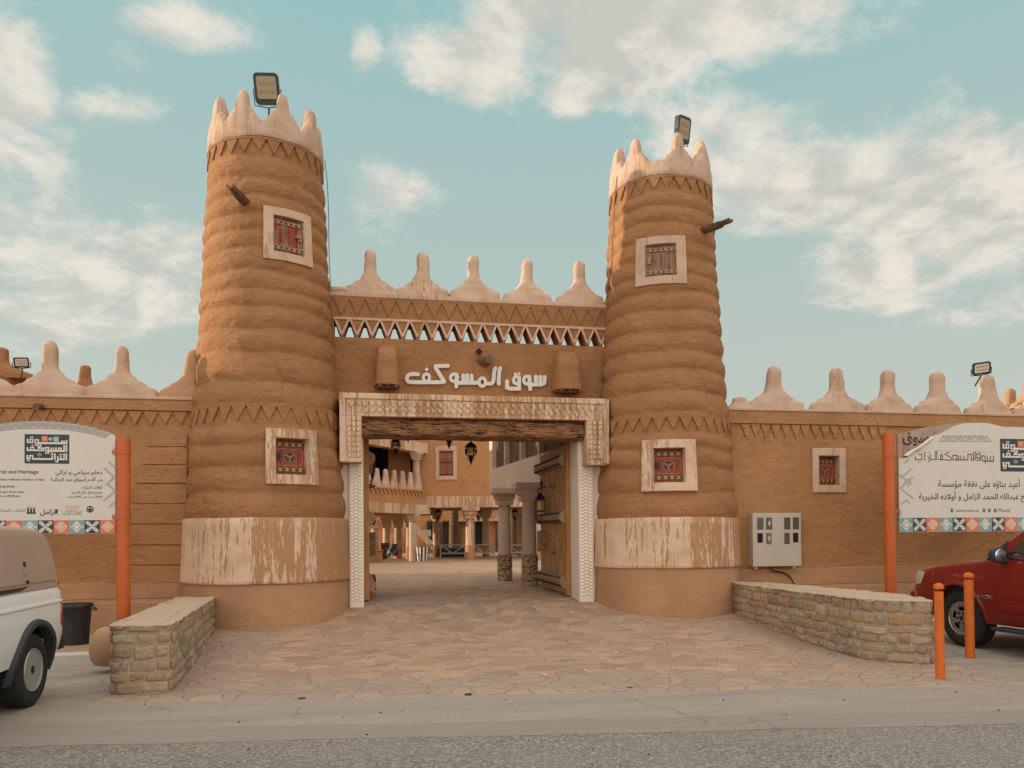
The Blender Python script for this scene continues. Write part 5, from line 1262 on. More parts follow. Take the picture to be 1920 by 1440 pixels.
for i, (c, e_) in enumerate(((1769, 826), (1789, 826), (1809, 826), (1829, 826), (1849, 826))):
    for fl in (0, 1):
        cc = c+(10 if fl else 0)
        if fl and i == 4: continue
        for s in (1.0, .5):
            tri = [(cc-9*s, (828 if not fl else 818)-(3*(1-s) if not fl else -2*(1-s))), (cc+9*s, (828 if not fl else 818)-(3*(1-s) if not fl else -2*(1-s))), (cc, (816 if not fl else 826)+(5*(1-s) if not fl else -4*(1-s)))] if not fl else [(cc-6*s, 817.5+2*(1-s)), (cc+6*s, 817.5+2*(1-s)), (cc, 825-3.5*(1-s))]
            tri = [fx2(*t) for t in tri]
            for k in range(3):
                p, q = Vector(tri[k]), Vector(tri[(k+1) % 3]); e = (q-p).normalized(); nn = Vector((-e.y, e.x))*.0024; gs['ink'].prism([tuple(p-nn), tuple(q-nn), tuple(q+nn), tuple(p+nn)], frR, 0, .0012)
finish(gs, pr_, 'triangle_border'); gs = Multi()
# the angular line-drawn title
ST = [[(463, 460), (463, 490), (520, 490), (520, 440), (490, 440)], [(547, 420), (547, 495)], [(575, 455), (590, 500), (580, 510)], [(600, 440), (600, 488), (640, 488), (640, 412)], [(655, 410), (655, 490)], [(670, 488), (705, 488), (705, 445), (690, 445), (690, 488)], [(705, 490), (785, 492), (785, 470), (725, 440), (765, 425)], [(835, 500), (835, 450), (800, 450), (800, 490), (935, 492)], [(850, 455), (850, 490)], [(872, 455), (872, 490)], [(900, 455), (900, 490)], [(935, 492), (935, 440), (965, 440), (965, 492), (985, 492), (985, 420)], [(1000, 415), (1000, 495)], [(1015, 495), (1045, 495), (1045, 435), (1015, 435), (1015, 475), (1045, 475)], [(1090, 520), (1090, 455), (1062, 455), (1062, 500), (1165, 505), (1165, 455)], [(1110, 460), (1110, 500)], [(1138, 460), (1138, 500)]]
FXZ = lambda zx, zy: fx2(1620+zx/4.8, 760+zy/4.8)
for i, st in enumerate(ST): gs['ink'].prism([(x, z) for x, z in stroke_poly([FXZ(*p) for p in st], .0075, 3)], frR, 0, .0012+.0001*i)
for x_, y_ in ((492, 512), (504, 512), (1020, 415), (1036, 415), (580, 425), (592, 425), (700, 420)): gs['ink'].prism([FXZ(x_-5, y_), FXZ(x_, y_+5), FXZ(x_+5, y_), FXZ(x_, y_-5)], frR, 0, .0012)
for x_, y_, w_ in ((675, 408, 10), (755, 414, 34), (820, 412, 10), (858, 412, 8), (892, 412, 10), (935, 416, 18), (1072, 414, 10), (1098, 430, 10), (1135, 418, 12)): gs['salmon'].prism([FXZ(x_-w_, y_+3), FXZ(x_+w_, y_+3), FXZ(x_+w_, y_-3), FXZ(x_-w_, y_-3)], frR, 0, .0012)
finish(gs, pr_, 'line_title'); gs = Multi()
x0_, z0_ = fx2(1876, 884); x1_, z1_ = fx2(1961, 824); logo(gs, frR, x0_, x1_, z1_, z0_); finish(gs, pr_, 'logo_print')
for body, pa, pb, py, ar, bo in (('أعيد بناؤه على نفقة مؤسسة', 1759, 1913, 913, 1, .012), ('الشيخ عبدالله الحمد الزامل و أولاده الخيرية', 1723, 1944, 936, 1, .012), ('www.mmu.sa', 1792, 1835, 960, 0, 0), ('Musukf', 1872, 1895, 960, 0, 0)):
    gs = Multi(); xa, _ = fx2(pa, py); xb, zz = fx2(pb, py); text_into(gs['ink'], shape(body) if ar else body, frR, xa, xb, zz, 0, .0015, 1.0, None, bo); finish(gs, pr_, 'text_line')
gs = Multi()
for c in (1785, 1845, 1855, 1866):
    gs = Multi(); a, b = fx2(c, 957); gs['ink'].prism([(a+.028*cos(2*pi*k/14), b+.034*sin(2*pi*k/14)) for k in range(14)], frR, 0, .0015); gs['cream'].prism([(a+.011*cos(2*pi*k/6), b+.013*sin(2*pi*k/6)) for k in range(6)], frR, 0, .0025); finish(gs, pr_, 'round_icon')
gs = Multi()
for pts in ([(1686, 890), (1710, 908)], [(1708, 880), (1690, 896)], [(1696, 905), (1703, 898), (1703, 912)], [(1688, 915), (1712, 935)], [(1712, 895), (1688, 915)], [(1690, 945), (1700, 938), (1705, 943)], [(1695, 868), (1704, 862)]):
    gs['ink_grey'].prism(stroke_poly([fx2(*p) for p in pts], .017, 2), frR, 0, .0009+.0001*rnd.random())
finish(gs, pr_, 'chevron_print')
z0_, z1_ = fx2(1700, 997)[1], fx2(1700, 971)[1]; tw = fx2(1711.3, 990)[0]-fx2(1686, 990)[0]; k = 0
while x0b+.005+k*tw < x1b-.05:
    gs = Multi(); tile(gs, frR, x0b+.005+k*tw, min(x1b, x0b+.005+(k+1)*tw), z0_, z1_, 'tno'[k % 3]); finish(gs, pr_, ('teal_tile', 'navy_tile', 'orange_tile')[k % 3]); k += 1
for sx_, pxs in ((rp.x, 1), (fx2(2146, 900)[0], 0)):
    ptop = onY(1669, 811, YB2).z
    g = MB(); g.lathe((sx_, YB2+.02, 0), [(.09, 0), (.09, ptop-.03), (.087, ptop-.01), (.02, ptop)], 20); pl_ = g.build('post', M['orange'], r)
    for zz in (fx2(1669, 853)[1], fx2(1669, 958)[1]):
        g = MB(); g.lathe((sx_, YB2+.02, zz-.03), [(.096, 0), (.096, .06)], 20); s = 1 if pxs else -1; g.bar((sx_, YB2, zz), (sx_+s*.14, YB2, zz), .02, .05); g.build('clamp', M['orange'], pl_)
g = MB(); a, b = fx2(1686, 960); g.box(a, a+.035, YB2-.010, YB2-.001, b-.06, b+.05); g.build('bracket', M['steel'], pr_, smooth=False)
# ------------------------------------------------------------------ vehicles
def wheel(parent, T, s, t_out, side, R, wd, kind, rimR):
    """side=-1: the left side of the car (t small)"""
    o = side
    def W3(r, a, h): return T(s+r*cos(a), t_out+o*h, R+r*sin(a))      # h outward
    def lathe(g, prof, n=40):
        g.rings([[W3(max(r, .002), 2*pi*k/n, h) for k in range(n)] for r, h in prof], True, (True, True))
    g = MB(); lathe(g, [(rimR*.98, -wd), (R*.86, -wd), (R*.97, -wd+.02), (R, -wd+.05), (R*1.0, -.05), (R*.975, -.02), (R*.90, -.002), (R*.80, .004), (rimR*1.06, -.006), (rimR, -.02), (rimR*.99, -.06)])
    for k in range(44):
        a = 2*pi*k/44
        for h0 in (-wd*.3, -wd*.62):
            p = [W3(R+.004, a-.03, h0), W3(R+.004, a+.03, h0-.02), W3(R+.004, a+.03, h0-.05), W3(R+.004, a-.03, h0-.03)]; g.add(p, [(0, 1, 2, 3)])
    ty = g.build('tyre', M['rubber'], parent, ang=50, recalc=False)
    g = MB()
    if kind == 'alloy':
        lathe(g, [(rimR, -.02), (rimR*.97, -.012), (rimR*.93, -.03), (rimR*.90, -.10), (rimR*.5, -.12), (.02, -.12)])
        g.cur = 1; lathe(g, [(rimR*.9, -.105), (rimR*.9, -.10), (.02, -.10)]); g.cur = 0
        for k in range(5):
            a = 2*pi*k/5+.3; pts = []
            for r, w_ in ((.02, .16), (rimR*.45, .42), (rimR*.7, .30), (rimR*.93, .36)): pts.append((r, w_))
            vs = []; 
            for r, w_ in pts:
                for q in (-1, 1): vs.append(W3(r, a+q*w_*(1 if r > .1 else 2), -.02-.012*(r < .1)-.01*(r > rimR*.9)))
            for r, w_ in pts:
                for q in (-1, 1): vs.append(W3(r, a+q*w_*(1 if r > .1 else 2)*1.05, -.075))
            f = []
            for i in range(3): f += [(2*i, 2*i+1, 2*i+3, 2*i+2), (2*i, 2*i+2, 8+2*i+2, 8+2*i), (2*i+1, 8+2*i+1, 8+2*i+3, 2*i+3)]
            g.add(vs, f)
        lathe(g, [(rimR*.50, -.03), (rimR*.46, -.018), (.02, -.015)]); g.cur = 1
        for k in range(6):
            a = 2*pi*k/6; c = (rimR*.33); n = 8; g.rings([[W3(0.0001, 0, 0)]*0+[T(s+c*cos(a)+.018*cos(2*pi*j/n), t_out+o*h, R+c*sin(a)+.018*sin(2*pi*j/n)) for j in range(n)] for h in (-.02, -.010)])
        lathe(g, [(.035, -.02), (.03, -.008), (.005, -.006)])
    else:
        lathe(g, [(rimR, -.015), (rimR*.97, -.002), (rimR*.92, -.008), (rimR*.89, -.06), (rimR*.84, -.115), (rimR*.74, -.10), (rimR*.60, -.055), (rimR*.52, -.05), (rimR*.46, -.085), (rimR*.3, -.09), (.005, -.09)])
        g.cur = 1
        for k in range(8):
            a = 2*pi*k/8; c = rimR*.72; n = 8; g.rings([[T(s+c*cos(a)+.030*cos(2*pi*j/n), t_out+o*h, R+c*sin(a)+.030*sin(2*pi*j/n)) for j in range(n)] for h in (-.10, -.078)])
        lathe(g, [(rimR*.36, -.09), (rimR*.33, -.03), (rimR*.2, -.015), (.005, -.012)])
    g.build('rim', [M['chrome'] if kind == 'alloy' else M['steel'], M['black']], ty, ang=30, recalc=False)
    return ty

def shell(g, T, ss, zlo, zhi, half, crown, tc, nzv=12, ntop=8, shoulder=.06):
    rs = []
    for s in ss:
        a, b = zlo(s), zhi(s); ring = []
        zz = [lerp(a, b-shoulder, k/nzv) for k in range(nzv+1)]+[b-shoulder*.6, b-shoulder*.25]
        ins = [0]*(nzv+1)+[.012, .03]
        L_ = [(half(s, z)-i, z) for z, i in zip(zz, ins)]
        ht = L_[-1][0]-.012
        ring = [T(s, tc-h, z) for h, z in L_]+[T(s, tc+ht*(2*k/ntop-1), b-.0+crown(s)*(1-(2*k/ntop-1)**2)-(0.006 if k in (0, ntop) else 0)) for k in range(ntop+1)]+[T(s, tc+h, z) for h, z in L_[::-1]]
        rs.append(ring)
    g.rings(rs, True, (True, True))
def arch(s, centers, R, Rw, base):
    z = base
    for c in centers:
        d = abs(s-c)
        if d < Rw: z = max(z, R+sqrt(max(0, Rw*Rw-d*d)))
    return z
def frange(a, b, st, extra=()):
    n = max(1, int(round((b-a)/st))); return sorted(set([round(lerp(a, b, k/n), 4) for k in range(n+1)]+[round(e, 4) for e in extra]))
def panel(g, T, pts, tfun, h0, h1):
    """side panel outline in (s, z); tfun(s, z) outer t of the body side, going outward by h (left side: minus)"""
    g.prism(pts, lambda s, z, h: T(s, tfun(s, z)-h, z), h0, h1)

# red SUV, nose to the wall
XS, YN = 7.92, 10.22
TS = lambda s, t, z: (XS+t, YN-s, z)
suv = thing('parked_car', 'dark red SUV parked nose to the wall behind the orange bollards', 'car', (XS+1, YN-2.5, 0))
Rw = .385; WC = (.95, 3.90)
topz = [(0, .84), (.05, .95), (.12, .995), (.5, 1.085), (1.0, 1.16), (1.36, 1.205), (1.45, 1.235), (2.5, 1.24), (4.9, 1.25), (5.05, 1.22), (5.12, 1.05)]
base_ = [(0, .56), (.15, .42), (.5, .36), (1.0, .36), (4.6, .40), (5.12, .50)]
def halfS(s, z):
    w_ = 1.0-.10*max(0, (.45-s)/.45)**2-.06*max(0, (s-4.7)/.45)**2
    return w_-.05*max(0, (z-.85)/.4)**1.5-.055*max(0, (.62-z)/.3)**1.4+.012*sin((z-.3)*4)+(.03 if any(abs(s-c) < .56 and z < .97 for c in WC) else 0)*max(0, 1-min(abs(s-c) for c in WC)/.56)**.4
g = MB(); ss = frange(0, 5.12, .06, [c+e for c in WC for e in (-.461, -.455, -.44, -.42, .42, .44, .455, .461)])
shell(g, TS, ss, lambda s: arch(s, WC, Rw, .46, interp(base_, s)), lambda s: interp(topz, s), halfS, lambda s: .05, 1.0)
body = g.build('body', M['suv_red'], suv, ang=32)
g = MB(); g.box(XS+.12, XS+1.88, YN-4.9, YN-.3, .36, .95); g.build('underbody', M['trim'], suv, smooth=False)
# greenhouse
roofz = [(1.40, 1.24), (1.75, 1.50), (2.15, 1.80), (2.45, 1.905), (3.2, 1.945), (4.4, 1.93), (4.85, 1.86), (5.0, 1.62), (5.08, 1.26)]
g = MB(); halfG = lambda s, z: .945-.20*(max(0, z-1.24)/.70)**1.15
shell(g, TS, frange(1.40, 5.08, .07), lambda s: 1.22, lambda s: max(1.25, interp(roofz, s)), halfG, lambda s: .03, 1.0, nzv=8, shoulder=.05)
g.build('cabin', M['suv_red'], suv, ang=32)
def win(pts, name, mt, h0=-.015, h1=.006):
    for side in (0, 1):
        g = MB(); g.prism(pts, (lambda s, z, h: TS(s, 1.0-halfG(s, z)-h, z)) if side == 0 else (lambda s, z, h: TS(s, 1.0+halfG(s, z)+h, z)), h0, h1); g.build(name, mt, suv, smooth=False)
win([(1.72, 1.275), (2.95, 1.285), (2.95, 1.80), (2.42, 1.80), (2.20, 1.70)], 'side_window', M['glass'])
win([(3.05, 1.285), (3.95, 1.29), (3.95, 1.81), (3.05, 1.80)], 'side_window', M['glass'])
win([(4.08, 1.29), (4.85, 1.32), (4.72, 1.80), (4.08, 1.81)], 'side_window', M['glass'])
win([(1.50, 1.262), (1.70, 1.268), (1.70, 1.45), (1.62, 1.385)], 'window_corner', M['trim'], -.01, .010)
win([(1.60, 1.245), (4.95, 1.255), (4.95, 1.275), (1.60, 1.266)], 'window_seal', M['trim'], -.01, .012)
g = MB(); g.add([TS(1.46, .13, 1.285), TS(1.46, 1.87, 1.285), TS(2.30, 1.72, 1.875), TS(2.30, .28, 1.875)], [(0, 1, 2, 3)])
g.add([TS(1.452, .13, 1.295), TS(1.452, 1.87, 1.295), TS(2.292, 1.72, 1.885), TS(2.292, .28, 1.885)], [(0, 1, 2, 3)]); g.build('windscreen', M['glass'], suv, smooth=False)
# door seams, handles, side moulding, step
sf = lambda s, z: 1.0-halfS(s, z)
for nm, s0_, s1_ in (('front_door', 1.66, 2.98), ('rear_door', 3.02, 3.92)):
    for side in (0, 1):
        g = MB(); of = (lambda s, z, h: TS(s, 1.0-halfS(s, z)-h, z)) if side == 0 else (lambda s, z, h: TS(s, 1.0+halfS(s, z)+h, z))
        zs_ = [lerp(.46, 1.20, k/10) for k in range(11)]; a_ = [(s0_+(.02 if z > .6 else .05), z) for z in zs_]; b_ = [(s1_, z) for z in zs_]
        g.rings([[of(lerp(p[0], q[0], k/10), p[1], .007) for k in range(11)] for p, q in zip(a_, b_)], closed=False)
        g.rings([[of(p[0], p[1], h) for h in (-.01, .007)] for p in a_], closed=False); g.rings([[of(p[0], p[1], h) for h in (-.01, .007)] for p in b_], closed=False)
        dd = g.build('door', M['suv_red'], suv, ang=60, recalc=False)
        g = MB(); zm = .60
        g.rings([[of(lerp(s0_+.02, s1_-.03, k/12), zm+dz, h) for dz, h in ((-.045, .006), (-.035, .024), (.035, .024), (.045, .006))] for k in range(13)], closed=False); g.build('side_moulding', M['suv_red'], dd, ang=20, recalc=False)
        g = MB(); c = s1_-.16; g.prism([(c-.10, 1.03), (c+.10, 1.03), (c+.10, 1.065), (c-.10, 1.065)], of, .0, .04); g.build('handle', M['suv_red'], dd, bevel=.01)
for side, sg_ in ((0, -1), (1, 1)):
    tb = .02 if side == 0 else 1.98
    g = MB(); g.box(XS+tb-.10, XS+tb+.10, YN-3.42, YN-1.58, .30, .345); g.build('running_board', M['trim'], suv, bevel=.012)
    g = MB(); c = TS(1.74, tb-.0+(.04 if side == 0 else -.04), 1.20); ox = sg_*.13
    g.lathe((c[0]+ox, c[1]+.04, c[2]+.07), [(.02, -.08), (.08, -.05), (.10, 0), (.105, .05), (.095, .062)], 20, (0, -1, 0)); g.bar((c[0]+.02*sg_, c[1], c[2]), (c[0]+ox, c[1], c[2]+.02), .09, .06)
    mr_ = g.build('wing_mirror', M['trim'], suv)
    g = MB(); g.lathe((c[0]+ox, c[1]+.04-.068, c[2]+.07), [(.082, 0), (.078, .003)], 20, (0, -1, 0)); g.build('mirror_glass', M['mirror'], mr_)
    g = MB(); of = (lambda s, z, h: TS(s, 1.0-halfS(s, z)-h, z)) if side == 0 else (lambda s, z, h: TS(s, 1.0+halfS(s, z)+h, z))
    g.prism([(.045, .80), (.22, .82), (.30, .99), (.10, 1.0), (.05, .97)], of, -.02, .006); g.build('headlight', M['amber'], suv, smooth=False)
    for c_ in WC: wheel(suv, TS, c_, .03 if side == 0 else 1.97, sg_, Rw, .26, 'alloy', .235)
    for c_ in WC:                                               # wheel-arch lips
        g = MB(); g.rings([[of(c_+r*cos(a), Rw+r*sin(a), h) for r, h in ((.46, -.03), (.465, .012), (.505, .010), (.515, -.004))] for a in [pi*k/24 for k in range(25)]], closed=False)
        g.build('arch_lip', M['suv_red'], suv, ang=60, recalc=False)
    for c_ in WC:
        g = MB(); g.rings([[TS(c_+.46*cos(a), (.06 if side == 0 else 1.94)-sg_*h, Rw+.46*sin(a)) for h in (0, .3)] for a in [pi*k/20 for k in range(21)]], closed=False)
        g.build('wheel_housing', M['black'], suv, recalc=False)
g = MB(); text_into(g, 'TAHOE', lambda x, z, h: TS(x, 1.0-halfS(x, z)-h, z), 1.20, 1.58, .70, 0, .012, 1.0, .05, .03); g.build('badge', M['chrome'], suv, smooth=False)
g = MB(); g.box(XS+.25, XS+1.75, YN-.02, YN+.02, .72, .95); g.build('grille', M['black'], suv, bevel=.02)
g = MB(); g.box(XS+.02, XS+1.98, YN-.10, YN+.045, .50, .70); g.build('front_bumper', M['suv_red'], suv, bevel=.04)
for s_ in (.06, 1.80):
    g = MB(); g.box(XS+s_, XS+s_+.14, YN-5.13, YN-5.0, .95, 1.5); g.build('tail_light', M['red_lens'], suv, bevel=.02)

# white pickup with a beige hard canopy, tail to the wall
XP, YT = -3.12, 8.72
TP = lambda s, t, z: (XP-t, YT-s, z)
pk = thing('pickup_truck', 'white pickup truck with a dusty beige hard canopy parked beside the black bin', 'pickup truck', (XP-.85, YT-2.5, 0))
Rp = .345; WP = (.68, 3.63)
base_p = [(0, .52), (.1, .44), (.5, .44), (4.4, .40), (4.9, .46)]
topp = [(0, 1.10), (.05, 1.115), (1.56, 1.115), (3.45, 1.10), (3.7, 1.03), (4.5, .97), (4.85, .88), (4.95, .70)]
def halfP(s, z): return .855-.03*max(0, (z-.85)/.25)**2-.05*max(0, (.65-z)/.25)**1.4-.08*max(0, (s-4.5)/.45)**2-.02*max(0, (.12-s)/.12)**2
g = MB(); ss = frange(0, 4.95, .06, [c+e for c in WP for e in (-.421, -.415, -.40, -.38, .38, .40, .415, .421)])
shell(g, TP, ss, lambda s: arch(s, WP, Rp, .42, interp(base_p, s)), lambda s: interp(topp, s), halfP, lambda s: .02, .855, shoulder=.05)
g.build('body', M['truck_white'], pk, ang=32)
g = MB(); g.box(XP-1.6, XP-.12, YT-4.7, YT-.2, .40, .92); g.build('underbody', M['black'], pk, smooth=False)
roofp = [(1.60, 1.10), (1.66, 1.42), (1.80, 1.60), (2.1, 1.66), (2.75, 1.65), (3.1, 1.48), (3.5, 1.10)]
halfC = lambda s, z: .80-.16*(max(0, z-1.05)/.6)**1.2
g = MB(); shell(g, TP, frange(1.60, 3.5, .06), lambda s: 1.04, lambda s: max(1.09, interp(roofp, s)), halfC, lambda s: .03, .855, nzv=8, shoulder=.05); g.build('cab', M['truck_white'], pk, ang=32)
for side in (0, 1):
    of = (lambda s, z, h: TP(s, .855-halfC(s, z)-h, z)) if side == 0 else (lambda s, z, h: TP(s, .855+halfC(s, z)+h, z))
    for pts in ([(1.76, 1.15), (1.95, 1.15), (1.95, 1.55), (1.80, 1.50)], [(2.02, 1.13), (3.28, 1.13), (2.98, 1.47), (2.70, 1.57), (2.02, 1.57)]):
        g = MB(); g.prism(pts, of, -.01, .006); g.build('side_window', M['glass'], pk, smooth=False)
        g = MB(); c = Vector((sum(p[0] for p in pts)/len(pts), sum(p[1] for p in pts)/len(pts))); o2 = [tuple(c+(Vector(p)-c)*(1+.05/(Vector(p)-c).length)) for p in pts]
        g.prism(o2, of, -.01, .003); g.build('window_seal', M['trim'], pk, smooth=False)
    ob = (lambda s, z, h: TP(s, .855-halfP(s, z)-h, z)) if side == 0 else (lambda s, z, h: TP(s, .855+halfP(s, z)+h, z))
    g = MB(); zs_ = [lerp(.52, 1.05, k/8) for k in range(9)]
    g.rings([[ob(lerp(1.90, 3.30, k/10), z, .006) for k in range(11)] for z in zs_], closed=False)
    for sq_ in (1.90, 3.30): g.rings([[ob(sq_, z, h) for h in (-.01, .006)] for z in zs_], closed=False)
    dd = g.build('door', M['truck_white'], pk, ang=60, recalc=False)
    g = MB(); g.prism([(2.02, .905), (2.20, .905), (2.20, .955), (2.02, .955)], ob, 0, .035); g.build('handle', M['trim'], dd, bevel=.012)
    g = MB(); g.rings([[ob(1.585, z, h) for h in (-.012, .0035)] for z in zs_], closed=False); g.rings([[ob(s_, .93, .0), ob(s_, .945, .012), ob(s_, .965, .012), ob(s_, .98, 0)] for s_ in frange(.05, 1.55, .1)], closed=False); g.build('bed_crease', M['truck_white'], pk, recalc=False)
    for c_ in WP:
        g = MB(); g.rings([[ob(c_+r*cos(a), Rp+r*sin(a), h) for r, h in ((.415, -.06), (.415, .03), (.43, .045), (.468, .038), (.482, -.004))] for a in [pi*(k/24*1.10-.05) for k in range(25)]], closed=False); g.build('wheel_flare', M['trim'], pk, ang=40, recalc=False)
        wheel(pk, TP, c_, .02 if side == 0 else 1.69, -1 if side == 0 else 1, Rp, .235, 'steel', .20) if 0 else None
    sgn = 1 if side == 0 else -1
    for c_ in WP: wheel(pk, TP, c_, .015 if side == 0 else 1.695, -sgn, Rp, .24, 'steel', .205)
    for c_ in WP:
        g = MB(); g.rings([[TP(c_+.418*cos(a), (.04 if side == 0 else 1.67)+sgn*h, Rp+.418*sin(a)) for h in (0, .32)] for a in [pi*k/20 for k in range(21)]], closed=False)
        g.build('wheel_housing', M['black'], pk, recalc=False)
    g = MB(); g.prism([(-.004, .70), (.09, .70), (.09, .98), (-.004, .98)], ob, -.05, .006); g.build('tail_light', M['red_lens'], pk, smooth=False)
g = MB(); g.add([TP(3.42, .16, 1.13), TP(3.42, 1.55, 1.13), TP(2.86, 1.46, 1.60), TP(2.86, .25, 1.60)], [(0, 1, 2, 3)]); g.build('windscreen', M['glass'], pk, smooth=False)
g = MB(); g.box(XP-1.68, XP-.03, YT-.02, YT+.11, .44, .60); g.build('rear_bumper', M['trim'], pk, bevel=.02)
g = MB(); g.box(XP-1.69, XP-.02, YT-5.06, YT-4.86, .42, .64); g.build('front_bumper', M['trim'], pk, bevel=.04)
# canopy: walls lean in, rounded rear corner, side hatch with a latch
canz = [(.02, 1.14), (.04, 1.34), (.07, 1.50), (.11, 1.60), (.17, 1.655), (.27, 1.685), (.5, 1.70), (1.50, 1.71), (1.56, 1.70)]
halfN = lambda s, z: .82-.11*(max(0, z-1.10)/.6)**1.3-.03*max(0, (.12-s)/.12)**2
g = MB(); shell(g, TP, frange(.02, .30, .02)+frange(.34, 1.56, .06), lambda s: 1.10, lambda s: interp(canz, s), halfN, lambda s: .035, .855, nzv=8, shoulder=.04); cn = g.build('canopy', M['canopy'], pk, ang=40)
for side in (0, 1):
    oc = (lambda s, z, h: TP(s, .855-halfN(s, z)-h, z)) if side == 0 else (lambda s, z, h: TP(s, .855+halfN(s, z)+h, z))
    g = MB(); zz = [lerp(1.17, 1.60, k/8) for k in range(9)]
    g.rings([[oc(lerp(.13+.10*max(0, (z-1.4)/.2), 1.44, k/12), z, .012) for k in range(13)] for z in zz], closed=False)
    for ks in (0, 12): g.rings([[oc(lerp(.13+.10*max(0, (z-1.4)/.2), 1.44, ks/12), z, h) for h in (-.01, .012)] for z in zz], closed=False)
    for z in (1.17, 1.60): g.rings([[oc(lerp(.13+.1*max(0, (z-1.4)/.2), 1.44, k/12), z, h) for h in (-.01, .012)] for k in range(13)], closed=False)
    hh = g.build('side_hatch', M['canopy'], cn, ang=40, recalc=False) if 0 else g.build('side_hatch', M['canopy'], pk, ang=40, recalc=False)
    g = MB(); g.prism([(.78, 1.26), (.86, 1.26), (.86, 1.39), (.78, 1.39)], oc, .01, .022); g.cur = 1; g.prism([(.795, 1.33), (.845, 1.33), (.845, 1.375), (.795, 1.375)], oc, .02, .025); g.prism([(.80, 1.17), (.825, 1.17), (.825, 1.20), (.80, 1.20)], oc, .01, .03); g.build('latch', [M['canopy'], M['black']], hh, smooth=False)
g = MB()
g.rings([[TP(s_, .855+sd*(halfN(s_, 1.06)+.012), z) for z in (1.105, 1.14)] for sd in (-1,) for s_ in (0.0, 1.58)], closed=False); g.rings([[TP(1.575, .855-halfN(1.5, z)+.0*z-.004, z), TP(1.60, .855-halfN(1.5, z), z)] for z in [lerp(1.05, 1.70, k/8) for k in range(9)]], closed=False)
g.build('canopy_seal', M['black'], pk, recalc=False)
# ------------------------------------------------------------------ courtyard behind the gate
def cw(px, d): 
    q = P(px, 900, d); return Vector((q.x, q.y))
def zat(py, d, px=900): return P(px, py, d).z
def column(parent, x, y, r, z0, z1, zt, mats, cap=.28, capr=1.9, name='column', base=None, n=20):
    g = MB(); prof = [(r*1.02, z0), (r, lerp(z0, z1, .3)), (r*.95, z1-cap)]
    g.lathe((x, y, 0), prof, n); g.box(x-r*1.25, x+r*1.25, y-r*1.25, y+r*1.25, z1-cap, z1-cap*.66); g.box(x-r*1.5, x+r*1.5, y-r*1.5, y+r*1.5, z1-cap*.66, z1-cap*.33); g.box(x-r*capr, x+r*capr, y-r*capr, y+r*capr, z1-cap*.33, z1+.002)
    o = g.build(name, mats[0], parent, ang=40)
    if base:
        g = MB(); g.lathe((x, y, 0), [(r*1.06, z0), (r*1.06, base)], n); g.build('column_base', mats[1], o)
    return o
# rear house: mud wall over an arcade
dr = 35.6
A, B = cw(793, dr), cw(1010, dr)
ex = (B-A).normalized(); ey = Vector((-ex.y, ex.x)); ey = ey if ey.y > 0 else -ey
def RP(u, v, z): q = A+ex*u+ey*v; return (q.x, q.y, z)
LEN = 12.0
zbm, zb0 = zat(930, dr), zat(951, dr)
rh = thing('courtyard_house', 'mud house across the courtyard with a red double shutter above a white beam arcade', 'house', (A.x, A.y, CZ))
g = MB(); 
def ubox(g, P3, u0, u1, v0, v1, z0, z1):
    g.add([P3(u0, v0, z0), P3(u1, v0, z0), P3(u1, v1, z0), P3(u0, v1, z0), P3(u0, v0, z1), P3(u1, v0, z1), P3(u1, v1, z1), P3(u0, v1, z1)], [(0, 3, 2, 1), (4, 5, 6, 7), (0, 1, 5, 4), (1, 2, 6, 5), (2, 3, 7, 6), (3, 0, 4, 7)])
ubox(g, RP, -1.6, LEN, 0, 5.2, zbm-.02, zbm+4.2); g.build('upper_wall', M['mud_far'], rh, smooth=False)
g = MB(); ubox(g, RP, -1.6, LEN, -.06, .5, zb0, zbm); ubox(g, RP, -1.6, LEN, 4.6, 5.1, zb0, zbm-.03); g.build('arcade_beam', M['white_dirty'], rh, smooth=False)
g = MB()
for k in range(20): ubox(g, RP, -1.5+k*.85, -1.38+k*.85, .5, 4.6, zbm-.2, zbm-.05)
g.build('ceiling_joist', M['wood_dark'], rh, smooth=False)
fx_, fz_ = [], []
u0 = (cw(837, dr)-A).length; wz0, wz1 = zat(899, dr), zat(836, dr)
g = MB(); q0 = (cw(817, dr)-A).length; q1 = (cw(857, dr)-A).length
def sqr(g, P3, o, i, v0, v1):
    ubox(g, P3, o[0], i[0], v0, v1, o[2], o[3]); ubox(g, P3, i[1], o[1], v0, v1, o[2], o[3]); ubox(g, P3, i[0], i[1], v0, v1, o[2], i[2]); ubox(g, P3, i[0], i[1], v0, v1, i[3], o[3])
sqr(g, RP, (q0, q1, wz0, wz1+.0), (q0+.17, q1-.17, wz0+.18, wz1-.2), -.04, .05); g.build('window_frame', M['white_soft'], rh, smooth=False)
g = MB(); ubox(g, RP, q0+.15, q1-.15, -.01, .03, wz0+.16, wz1-.18); um = (q0+q1)/2; zm = (wz0+wz1)/2
g.cur = 1; ubox(g, RP, um-.008, um+.008, -.016, .0, wz0+.16, wz1-.18)
for z_ in (wz0+.22, zm, wz1-.3): ubox(g, RP, q0+.17, q1-.17, -.022, .0, z_, z_+.05)
g.cur = 2
for sx in (-1, 1):
    for z_ in (zm-.36, zm+.30):
        c = um+sx*.15
        for k in range(10):
            a = 2*pi*k/10; ubox(g, RP, c+.075*cos(a)-.012, c+.075*cos(a)+.012, -.02, 0, z_+.11*sin(a)-.014, z_+.11*sin(a)+.014)
g.build('double_shutter', [M['redbrown'], M['wood_dark'], M['motif']], rh, smooth=False)
